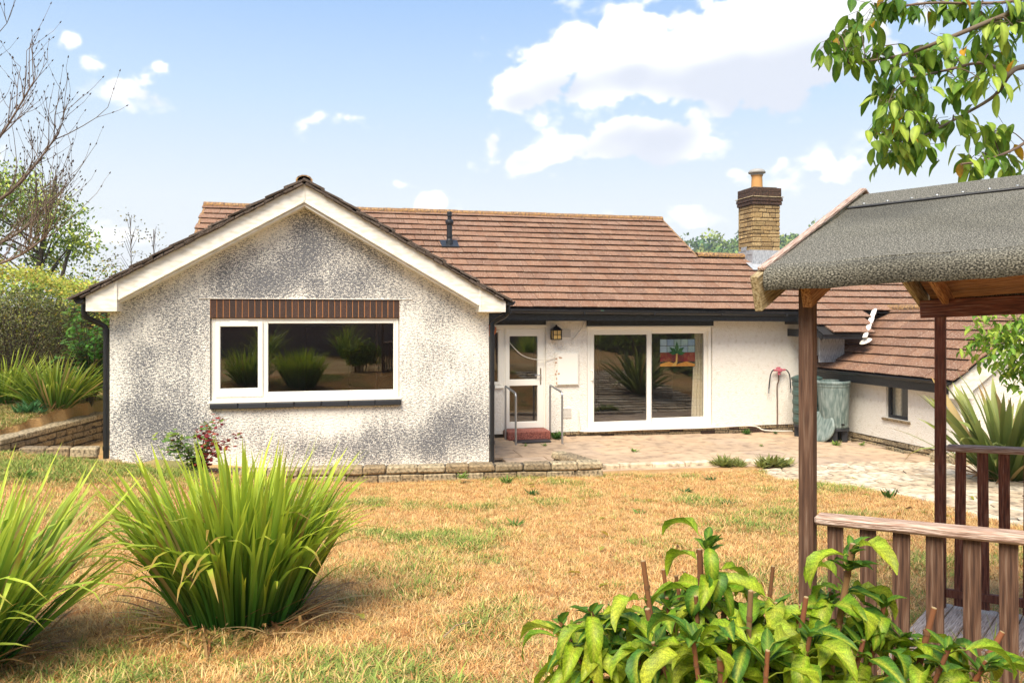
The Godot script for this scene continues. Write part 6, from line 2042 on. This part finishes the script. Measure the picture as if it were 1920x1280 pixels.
func two_tone_shrub() -> void:
	var o := Vector3(-1.62, gh(-1.62, -11.75), -11.75)
	var s := thing("berry_shrub", "small shrub against the gable, its left half green, its right half red", "shrub", o)
	var st := Buf.new(); st.col = Color(0.14, 0.07, 0.04)
	var gr := Buf.new(); var rd := Buf.new()
	for k in 15:
		var red := k % 5 < 2
		var tip := o + Vector3(R.randf_range(-0.5, 0.12) if not red else R.randf_range(0.0, 0.5), R.randf_range(0.35, 0.72), R.randf_range(-0.2, 0.2))
		if k == 1: tip = o + Vector3(0.52, 0.55, 0.0)
		if k == 5: tip = o + Vector3(0.28, 0.78, 0.05)
		var c := curve([o + Vector3(R.randf_range(-0.08, 0.08), 0, 0), o.lerp(tip, 0.5) + Vector3(0, 0.08, 0), tip], 5)
		st.tube(c, 0.007, 0.003, 5, false)
		for j in 52:
			var p := c[2 + R.randi() % (c.size() - 2)] + Vector3(R.randfn(), R.randfn() * 0.6, R.randfn()) * 0.055
			var b := rd if red and R.randf() < 0.9 or not red and R.randf() < 0.04 else gr
			b.col = tint(pick([Color(0.28, 0.03, 0.035), Color(0.20, 0.02, 0.03), Color(0.36, 0.06, 0.035)]) if b == rd else pick([Color(0.10, 0.20, 0.035), Color(0.16, 0.26, 0.05), Color(0.24, 0.30, 0.06)]), 0.2)
			var az := R.randf() * TAU
			b.leaf2(p, Vector3(cos(az), R.randf_range(-0.5, 0.2), sin(az)).normalized(), Vector3(R.randfn() * 0.4, 1, R.randfn() * 0.4 + 0.3).normalized(), R.randf_range(0.06, 0.10), R.randf_range(0.04, 0.06))
	part(s, "stem", st.mesh(M.bark), "", "stuff")
	part(s, "foliage", gr.mesh(M.leaf), "green foliage", "stuff")
	part(s, "foliage", rd.mesh(M.leaf), "dark red foliage", "stuff")


func boundary() -> void:
	# long creeper covered hedge at the left
	var h := thing("hedge", "tall creeper covered hedge, yellow green on top, behind the raised bed", "hedge", Vector3(-9.0, 0.8, -18.5))
	var br := Buf.new()
	br.col = Color(0.07, 0.045, 0.03)
	for k in 420:
		var p := Vector3(R.randf_range(-17, -3.9), 0.75, R.randf_range(-18.9, -17.9))
		var e := p + Vector3(R.randf_range(-0.6, 0.6), R.randf_range(0.9, 2.0), R.randf_range(-0.2, 0.5))
		br.tube(curve([p, p.lerp(e, 0.5) + Vector3(R.randf_range(-0.2, 0.2), 0, 0.1), e], 2), 0.014, 0.006, 4, false)
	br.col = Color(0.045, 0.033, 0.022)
	br.bx(-17.0, -3.9, 0.5, 2.55, -19.0, -18.5)  # solid box coloured dark to stand for the shaded inside of the hedge
	part(h, "branches", br.mesh(M.bark), "", "stuff")
	var f := Buf.new()
	for k in 26000:
		var x := R.randf_range(-17.0, -3.7)
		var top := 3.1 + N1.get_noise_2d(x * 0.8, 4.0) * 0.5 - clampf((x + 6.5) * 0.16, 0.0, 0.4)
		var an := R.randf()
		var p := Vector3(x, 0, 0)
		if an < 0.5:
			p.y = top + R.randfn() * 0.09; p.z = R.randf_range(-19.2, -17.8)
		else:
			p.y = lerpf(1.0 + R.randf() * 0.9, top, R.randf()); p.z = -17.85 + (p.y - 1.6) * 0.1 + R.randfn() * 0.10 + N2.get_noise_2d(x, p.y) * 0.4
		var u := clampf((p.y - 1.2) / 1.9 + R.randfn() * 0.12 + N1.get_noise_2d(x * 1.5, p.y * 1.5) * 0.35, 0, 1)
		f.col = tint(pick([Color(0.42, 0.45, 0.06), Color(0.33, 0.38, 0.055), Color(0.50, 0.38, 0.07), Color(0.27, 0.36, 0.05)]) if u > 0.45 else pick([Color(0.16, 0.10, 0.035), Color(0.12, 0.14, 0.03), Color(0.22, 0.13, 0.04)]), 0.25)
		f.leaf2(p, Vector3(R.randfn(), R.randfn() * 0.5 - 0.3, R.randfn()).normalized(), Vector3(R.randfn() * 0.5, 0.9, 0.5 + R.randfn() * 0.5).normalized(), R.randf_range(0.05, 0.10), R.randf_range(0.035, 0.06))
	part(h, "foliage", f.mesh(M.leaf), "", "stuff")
	# round bush before it
	var rb := thing("round_bush", "rounded grey olive bush of tiny leaves at the left edge", "bush", Vector3(-5.6, 0.85, -17.0))
	var g := Buf.new(); var bs := Buf.new(); bs.col = Color(0.06, 0.045, 0.03)
	for k in 60:
		var d := Vector3(R.randfn(), absf(R.randfn()), R.randfn()).normalized()
		bs.tube(PackedVector3Array([Vector3(-5.7, 0.85, -17.1), Vector3(-5.65, 1.3, -17.1) + d * 0.35, Vector3(-5.65, 1.9, -17.1) + d * Vector3(1.0, 0.7, 0.8)]), 0.02, 0.006, 4, false)
	part(rb, "branches", bs.mesh(M.bark), "", "stuff")
	for k in 15000:
		var d := Vector3(R.randfn(), R.randfn(), R.randfn()).normalized()
		var r := 1.0 + N2.get_noise_3dv(d * 1.6) * 0.25 - 0.25 * pow(R.randf(), 2.0)
		var p := Vector3(-5.7, 2.0, -17.1) + d * r * Vector3(1.2, 0.86, 0.95)
		if p.y < 1.15 + R.randf() * 0.3: continue
		g.col = tint(pick([Color(0.12, 0.125, 0.04), Color(0.17, 0.17, 0.065), Color(0.085, 0.10, 0.03), Color(0.22, 0.21, 0.09)]), 0.25)
		g.leaf2(p, Vector3(R.randfn(), R.randfn(), R.randfn()).normalized(), (d + Vector3(R.randfn(), R.randfn(), R.randfn()) * 0.5).normalized(), R.randf_range(0.03, 0.055), 0.022)
	part(rb, "foliage", g.mesh(M.leaf), "", "stuff")
	# bright leafy bush squeezed beside the house corner
	var lb := thing("leafy_bush", "fresh green broad leaved bush growing beside the left corner of the bungalow", "bush", Vector3(-3.95, 0.85, -15.4))
	var lf := Buf.new(); var ls := Buf.new(); ls.col = Color(0.10, 0.09, 0.04)
	for k in 46:
		var az := R.randf() * TAU
		var rr := sqrt(R.randf()) * 0.62
		var tip := Vector3(-4.0 + cos(az) * rr * 0.9, 0.85 + R.randf_range(0.5, 2.0) * (1.0 - 0.35 * rr), -15.5 + sin(az) * rr)
		var c := curve([Vector3(-3.95, 0.75, -15.5), Vector3(-3.95, 0.75, -15.5).lerp(tip, 0.55) + Vector3(0, 0.2, 0), tip], 5)
		ls.tube(c, 0.01, 0.003, 4, false)
		var cc: Color = tint(pick([Color(0.10, 0.24, 0.03), Color(0.16, 0.31, 0.045), Color(0.07, 0.18, 0.03)]), 0.2)
		for j in 34:
			var p := c[3 + R.randi() % (c.size() - 3)] + Vector3(R.randfn(), R.randfn(), R.randfn()) * 0.06
			var a2 := R.randf() * TAU
			lf.col = tint(cc, 0.15)
			lf.leaf2(p, Vector3(cos(a2), R.randf_range(-0.7, 0.1), sin(a2)).normalized(), Vector3(cos(a2) * 0.3 + R.randfn() * 0.25, 1, sin(a2) * 0.3 + R.randfn() * 0.25).normalized(), R.randf_range(0.09, 0.16), R.randf_range(0.045, 0.07))
	part(lb, "stem", ls.mesh(M.bark), "", "stuff")
	part(lb, "foliage", lf.mesh(M.leaf), "", "stuff")
	# behind the lawn's upper end, seen only in the window panes: fence, and a hedge added to keep sky out of them
	var fe := thing("garden_fence", "dark close boarded fence reflected in the gable window", "fence", Vector3(0, 0.9, 4.6))
	var fb := Buf.new()
	for k in 150:
		fb.box(Transform3D(Basis(Vector3.UP, R.randf_range(-0.05, 0.05)), Vector3(-11.0 + k * 0.15, 2.0 + R.randf_range(-0.01, 0.01), 4.6)), Vector3(0.146, 2.3, 0.02), 0.002)
	part(fe, "boards", fb.mesh(M.fence_wood), "", "stuff")
	var bh := thing("added_hedge", "added dark green hedge, unseen but for its reflection in the patio door", "hedge", Vector3(2, 0.9, 5.8))
	var hc := Buf.new(); hc.col = Color(0.02, 0.025, 0.012)
	hc.bx(-14, 18, 0.5, 5.2, 5.9, 6.4); hc.bx(12.3, 12.8, 0.2, 3.5, -7.5, 5.9)
	part(bh, "branches", hc.mesh(M.bark))
	var bf := Buf.new()
	for k in 9000:
		var p := Vector3(R.randf_range(-14, 18), R.randf_range(0.9, 5.4), 5.75 + R.randfn() * 0.2)
		if k % 4 == 0: p = Vector3(12.2 + R.randfn() * 0.15, R.randf_range(0.3, 3.7), R.randf_range(-7.6, 5.8))
		bf.col = tint(pick([Color(0.16, 0.23, 0.05), Color(0.26, 0.32, 0.08), Color(0.09, 0.14, 0.035)]), 0.25)
		bf.leaf2(p, Vector3(R.randfn(), R.randfn(), R.randfn()).normalized(), Vector3(R.randfn() * 0.5, 0.6, -0.8).normalized(), R.randf_range(0.15, 0.3), R.randf_range(0.1, 0.18))
	part(bh, "foliage", bf.mesh(M.leaf_far), "", "stuff")
	# two clumps near the fence for the same reflections
	for k in 4:
		var p: Vector3 = [Vector3(-1.8, 1.0, 2.6), Vector3(0.9, 1.0, 3.2), Vector3(8.6, 0.7, 1.5), Vector3(6.2, 0.8, 2.6)][k]
		var c := thing("grassy_clump", "grassy clump by the fence reflected in the window panes", "plant", p, "clumps by the fence")
		var b := Buf.new()
		for i in 110:
			b.add(blade_mesh(R.randf_range(0.8, 1.5), 0.035, R.randf_range(0.3, 1.4), Color(0.2, 0.34, 0.05), Color(0.55, 0.6, 0.12)), Transform3D(Basis(Vector3.UP, R.randf() * TAU) * Basis(Vector3(0, 0, 1), -R.randf_range(0.0, 0.9)), p + Vector3(R.randf_range(-0.2, 0.2), -0.1, R.randf_range(-0.2, 0.2))))
		part(c, "foliage", b.mesh(M.leaf), "", "stuff")


func left_trees() -> void:
	# green tree beyond the hedge
	var o := Vector3(-10.6, -0.3, -33.4)
	var t := thing("ash_tree", "airy green tree with two dark stems beyond the hedge", "tree", o)
	var b := Buf.new(); b.col = Color(0.06, 0.045, 0.032)
	limb(b, [o, o + Vector3(0.1, 2.5, 0), o + Vector3(0.4, 5.2, 0), o + Vector3(0.9, 8.0, 0)], 0.2, 0.05)
	limb(b, [o + Vector3(0.6, 0, 0.3), o + Vector3(1.0, 2.6, 0.3), o + Vector3(1.2, 4.4, 0.2), o + Vector3(1.5, 5.6, 0)], 0.14, 0.04)
	var blobs := [[o + Vector3(-0.8, 7.2, 0), Vector3(1.9, 1.2, 1.6), 1300], [o + Vector3(0.7, 6.4, 0), Vector3(1.2, 0.9, 1.4), 700], [o + Vector3(1.6, 5.5, 0), Vector3(0.8, 0.6, 1.0), 330], [o + Vector3(1.2, 3.6, 0.4), Vector3(1.2, 0.9, 1.2), 640], [o + Vector3(-2.5, 5.4, 0), Vector3(1.8, 1.5, 1.6), 1300], [o + Vector3(-1.0, 3.4, 0.6), Vector3(1.7, 0.9, 1.2), 800], [o + Vector3(0.2, 4.9, -0.6), Vector3(1.0, 0.6, 1.0), 300], [o + Vector3(-4.5, 6.5, 0), Vector3(2.2, 2.2, 1.8), 1600], [o + Vector3(-3.5, 2.8, 0.5), Vector3(2.2, 1.1, 1.2), 900], [o + Vector3(0.9, 2.6, 0.5), Vector3(1.2, 0.6, 0.8), 380]]
	for q in blobs:
		for k in 3:
			var tip: Vector3 = q[0] + Vector3(R.randfn(), R.randfn() * 0.5, R.randfn()) * q[1] * 0.5
			var root_p := o + Vector3(0.3, clampf(tip.y - 1.6, 1.0, 5.5), 0)
			limb(b, [root_p, root_p.lerp(tip, 0.5) + Vector3(0, 0.15, 0), tip], 0.045, 0.012, 4, 5)
	part(t, "trunk", b.mesh(M.bark))
	var f := Buf.new()
	crown(f, blobs, 0.17, [Color(0.30, 0.40, 0.07), Color(0.42, 0.50, 0.10), Color(0.20, 0.30, 0.06), Color(0.52, 0.56, 0.13), Color(0.14, 0.23, 0.05)], 13, 0.3)
	part(t, "crown", f.mesh(M.leaf_far), "", "stuff")
	# thin saplings
	for k in 2:
		var p: Vector3 = [Vector3(-4.6, -0.2, -21.6), Vector3(-4.05, -0.2, -21.5)][k]
		var h: float = [5.0, 4.75][k]
		var s := thing("sapling", ["thin sapling with sparse yellowing leaves behind the hedge end", "thinnest sapling, just left of the roof verge"][k], "sapling", p, "saplings behind the hedge")
		var bb := Buf.new(); bb.col = Color(0.10, 0.075, 0.055)
		limb(bb, [p, p + Vector3(0.03, h * 0.5, 0), p + Vector3(0.0, h, 0)], 0.03, 0.006)
		var ff := Buf.new()
		for i in 34:
			var y := h * R.randf_range(0.35, 1.0)
			var az := R.randf() * TAU
			var e := p + Vector3(cos(az) * (h * 1.05 - y) * 0.32, y + 0.22, sin(az) * (h * 1.05 - y) * 0.32)
			bb.tube(PackedVector3Array([p + Vector3(0, y - 0.1, 0), p.lerp(e, 0.5) * Vector3(1, 0, 1) + Vector3(0, y + 0.08, 0), e]), 0.006, 0.003, 4, false)
			for j in (9 if k == 0 else 5):
				ff.col = tint(pick([Color(0.20, 0.24, 0.05), Color(0.36, 0.27, 0.05), Color(0.13, 0.17, 0.05)] if y < h * 0.7 else [Color(0.15, 0.15, 0.06), Color(0.24, 0.2, 0.06)]), 0.2)
				ff.leaf2(e + Vector3(R.randfn(), R.randfn(), R.randfn()) * 0.10, Vector3(R.randfn(), R.randfn() - 0.4, R.randfn()).normalized(), Vector3(R.randfn(), 1, R.randfn()).normalized(), R.randf_range(0.05, 0.09), 0.04)
		part(s, "trunk", bb.mesh(M.bark))
		part(s, "crown", ff.mesh(M.leaf_far), "", "stuff")
	# leafy scrub round their feet
	var sc := thing("scrub_bush", "yellow green scrub showing above the roof verge left of the saplings", "bush", Vector3(-5.4, -0.2, -22.5))
	var sf := Buf.new(); var ss := Buf.new(); ss.col = Color(0.09, 0.06, 0.04)
	var blb := [[Vector3(-5.9, 2.9, -22.5), Vector3(1.0, 0.55, 0.6), 420], [Vector3(-5.0, 3.0, -22.3), Vector3(0.7, 0.5, 0.5), 260], [Vector3(-5.5, 3.6, -22.4), Vector3(0.55, 0.4, 0.4), 110]]
	for q in blb:
		for k in 8: limb(ss, [Vector3(-5.4, 0.0, -22.5), Vector3(-5.4, 1.8, -22.5), q[0] + Vector3(R.randfn(), R.randfn() * 0.6, R.randfn()) * 0.45], 0.02, 0.004, 4, 4)
	crown(sf, blb, 0.085, [Color(0.22, 0.26, 0.05), Color(0.34, 0.26, 0.05), Color(0.13, 0.19, 0.04)], 8)
	part(sc, "stem", ss.mesh(M.bark), "", "stuff")
	part(sc, "foliage", sf.mesh(M.leaf_far), "", "stuff")
	# bare tree leaning in from beyond the left edge
	var p := Vector3(-7.1, 0.7, -13.4)
	var bt := thing("bare_tree", "leafless tree with upswept budded twigs at the left edge", "tree", p)
	var tr := Buf.new(); tr.col = Color(0.13, 0.095, 0.07)
	limb(tr, [p, Vector3(-7.0, 2.0, -13.4), Vector3(-6.9, 4.0, -13.45), Vector3(-7.0, 7.5, -13.4)], 0.17, 0.06, 6, 9)
	part(bt, "trunk", tr.mesh(M.bark))
	var ends := []
	var big := [
		[[Vector3(-6.95, 2.6, -13.4), Vector3(-5.6, 3.1, -13.5), Vector3(-4.5, 3.55, -13.4), Vector3(-3.95, 4.1, -13.3)], 0.035],
		[[Vector3(-6.95, 3.0, -13.4), Vector3(-5.5, 3.6, -13.3), Vector3(-4.5, 4.2, -13.3), Vector3(-3.8, 5.1, -13.2)], 0.04],
		[[Vector3(-6.95, 3.2, -13.4), Vector3(-5.6, 4.1, -13.6), Vector3(-4.8, 4.9, -13.5), Vector3(-4.2, 5.9, -13.4)], 0.035],
		[[Vector3(-6.9, 3.6, -13.4), Vector3(-5.8, 4.8, -13.4), Vector3(-5.2, 5.8, -13.4), Vector3(-4.85, 7.0, -13.3)], 0.035],
		[[Vector3(-6.9, 2.4, -13.4), Vector3(-5.4, 2.9, -13.2), Vector3(-4.4, 3.2, -13.1), Vector3(-3.9, 3.55, -13.0)], 0.03],
		[[Vector3(-6.9, 4.0, -13.4), Vector3(-6.0, 5.6, -13.2), Vector3(-5.6, 7.4, -13.2)], 0.035]]
	for q in big:
		var lb := Buf.new(); lb.col = tint(Color(0.15, 0.11, 0.08), 0.2)
		var c := limb(lb, q[0], q[1], 0.010, 6, 7)
		for i in range(5, c.size(), 1):
			for k in 2:
				var d := (c[i] - c[i - 1]).normalized()
				twigs(lb, c[i], (d + Vector3(R.randfn() * 0.5, 0.45 + R.randfn() * 0.4, R.randfn() * 0.6)).normalized(), R.randf_range(0.4, 1.0), 0.008, 1, 0.17, ends)
		part(bt, "limb", lb.mesh(M.bark))
	var bu := Buf.new(); bu.col = Color(0.07, 0.045, 0.035)
	for e in ends:
		var q: Vector3 = e[0]
		bu.tube(PackedVector3Array([q, q + (e[1] as Vector3) * 0.035]), 0.011, 0.004, 4)
	part(bt, "buds", bu.mesh(M.bark), "", "stuff")


func rosette(b: Buf, p: Vector3, r: float, n: int, c: Color, upright: float) -> void:
	for i in n:
		var az := R.randf() * TAU
		b.col = tint(c, 0.25)
		b.leaf2(p + Vector3(R.randf_range(-1, 1), 0, R.randf_range(-1, 1)) * r * 0.3, Vector3(cos(az), R.randf_range(0.1, upright), sin(az)).normalized(), Vector3(R.randfn() * 0.3, 1, R.randfn() * 0.3).normalized(), r * R.randf_range(0.5, 1.1), r * R.randf_range(0.12, 0.25))


func weeds() -> void:
	# [x, z, size, leaves, upright, colour, label]
	var list := [
		[4.62, -15.4, 0.2, 90, 2.2, 0, "dark green weed tuft at the foot of the right grab rail"], [8.9, -15.5, 0.15, 60, 2.5, 0, "weed sprouting at the wall foot right of the patio door"], [9.55, -15.45, 0.1, 24, 1.0, 0, "weed at the wall foot left of the summerhouse post, under the garden tap"],
		[6.5, -12.05, 0.26, 110, 1.2, 1, "wide spiky weed tuft on the front edge of the patio, the left one of two"], [7.25, -11.85, 0.3, 140, 1.2, 1, "wide spiky weed tuft on the patio's front edge, right one of two, near the post"],
		[5.6, -13.7, 0.13, 30, 0.7, 2, "flat bright weed between patio slabs in front of the patio door"], [3.75, -14.6, 0.1, 20, 0.6, 2, "small weed beside the left grab rail's front foot"], [4.15, -14.6, 0.11, 22, 0.6, 2, "small weed on the patio between the grab rails"],
		[9.9, -13.85, 0.16, 40, 1.2, 2, "bright weed before the water butt stand"], [10.4, -13.75, 0.12, 24, 0.8, 2, "small weed under the outbuilding wall, right of the water butt"], [8.3, -13.9, 0.08, 18, 1.2, 2, "tiny weed alone in a slab joint right of the patio door"],
		[1.95, -11.15, 0.14, 34, 1.0, 2, "leafy weed growing from the kerb wall's coping below the gable"], [2.55, -10.95, 0.15, 40, 1.6, 3, "grass tuft at the foot of the kerb wall near its right end"], [2.6, -9.7, 0.13, 34, 1.3, 0, "dark dandelion rosette in the dry lawn below the kerb wall"],
		[4.5, -9.3, 0.12, 26, 0.8, 0, "low rosette alone in the middle of the dry lawn"], [1.85, -7.6, 0.13, 26, 0.9, 3, "green grass tuft in the lawn left of centre"], [4.45, -8.2, 0.13, 26, 0.9, 0, "rosette weed in the lawn nearest the summerhouse post"], [5.4, -10.4, 0.13, 26, 1.0, 0, "rosette weed in the lawn below the patio's spiky tufts"],
		[6.5, -8.1, 0.14, 26, 2.2, 0, "upright weed at the edge of the crazy paving"], [3.3, -7.9, 0.1, 20, 0.6, 3, "faint green weed in the lawn right of the big clump"], [0.45, -3.5, 0.1, 26, 0.4, 2, "pale clover patch in front of the big clump"], [-0.2, -3.6, 0.08, 18, 0.4, 2, "tiny clover sprig nearest the photo's lower edge"],
		[-4.55, -14.3, 0.26, 90, 1.4, 4, "blue green weed bank over the top of the retaining wall"], [-3.35, -10.4, 0.16, 40, 1.6, 3, "green grass tuft on the rise left of the stepping stones"],
	]
	var cols := [Color(0.07, 0.15, 0.03), Color(0.26, 0.28, 0.08), Color(0.18, 0.28, 0.05), Color(0.15, 0.25, 0.045), Color(0.07, 0.17, 0.06)]
	for q in list:
		var p := Vector3(q[0], gh(q[0], q[1]) + 0.01, q[1])
		if q[0] == 1.95: p.y = 0.08
		var b := Buf.new()
		rosette(b, p, q[2], q[3], cols[q[5]], q[4])
		if q[2] > 0.24:
			for k in 6: rosette(b, p + Vector3(R.randf_range(-1, 1) * q[2] * 1.1, 0, R.randf_range(-0.5, 0.5) * q[2]), q[2] * 0.7, q[3] / 4, cols[q[5]], q[4])
		tag(part(self, "weed", b.mesh(M.leaf)), q[6], "weed", "weeds in lawn and paving")


func small_things() -> void:
	# fallen leaves
	var m := []
	for i in 5:
		var y: Color = [Color(0.55, 0.42, 0.06), Color(0.50, 0.30, 0.04), Color(0.58, 0.48, 0.12), Color(0.45, 0.38, 0.06), Color(0.22, 0.09, 0.03)][i]
		m.append(broad_leaf(R.randf_range(0.07, 0.11), R.randf_range(0.035, 0.05), R.randf_range(0.2, 0.9), 0.5, [y * 0.9, y, y * 0.9], 0.2))
	var n := 0
	while n < 70:
		var t := R.randf_range(3.4, 11.5)
		var cx := R.randf_range(-0.45, 0.62)
		var x := (0.2334 + 0.9724 * cx) * t
		var z := (-0.9724 + 0.2334 * cx) * t
		if z < -11.0 or x < -2.0 or (cx < 0.0 and R.randf() < 0.6): continue
		n += 1
		var o := piece(self, "fallen_leaf", m[R.randi() % (5 if R.randf() < 0.5 else 3)], Transform3D(Basis(Vector3.UP, R.randf() * TAU) * Basis(Vector3.RIGHT, -PI / 2 + R.randf_range(-0.3, 0.4)), Vector3(x, gh(x, z) + 0.03, z)))
		tag(o, "yellowed fallen leaf lying on the dry lawn or path", "leaf", "fallen leaves")
	# straw and twigs
	var b := Buf.new()
	for i in 900:
		var t := R.randf_range(2.6, 7.5)
		var cx := R.randf_range(-0.66, 0.6)
		var x := (0.2334 + 0.9724 * cx) * t
		var z := (-0.9724 + 0.2334 * cx) * t
		b.col = tint(pick([Color(0.55, 0.40, 0.20), Color(0.42, 0.27, 0.12), Color(0.24, 0.12, 0.05)]), 0.2)
		var a := R.randf() * TAU
		var p := Vector3(x, gh(x, z) + 0.025, z)
		var l := R.randf_range(0.03, 0.11)
		b.tube(PackedVector3Array([p, p + Vector3(cos(a) * l * 0.5, R.randf_range(0.0, 0.02), sin(a) * l * 0.5), p + Vector3(cos(a + 0.3) * l, 0.0, sin(a + 0.3) * l)]), 0.0014, 0.0008, 3, false)
	tag(part(self, "straw_litter", b.mesh(M.bark)), "dry straw and stalks strewn over the near lawn", "straw", "", "stuff")
	var tw := Buf.new(); tw.col = Color(0.34, 0.24, 0.15)
	tw.tube(PackedVector3Array([Vector3(0.62, 0.70, -4.1), Vector3(0.7, 0.715, -4.2), Vector3(0.79, 0.70, -4.27)]), 0.004, 0.003, 5)
	tag(part(self, "twig", tw.mesh(M.bark)), "single dry twig lying left of the pruned shrub", "twig")
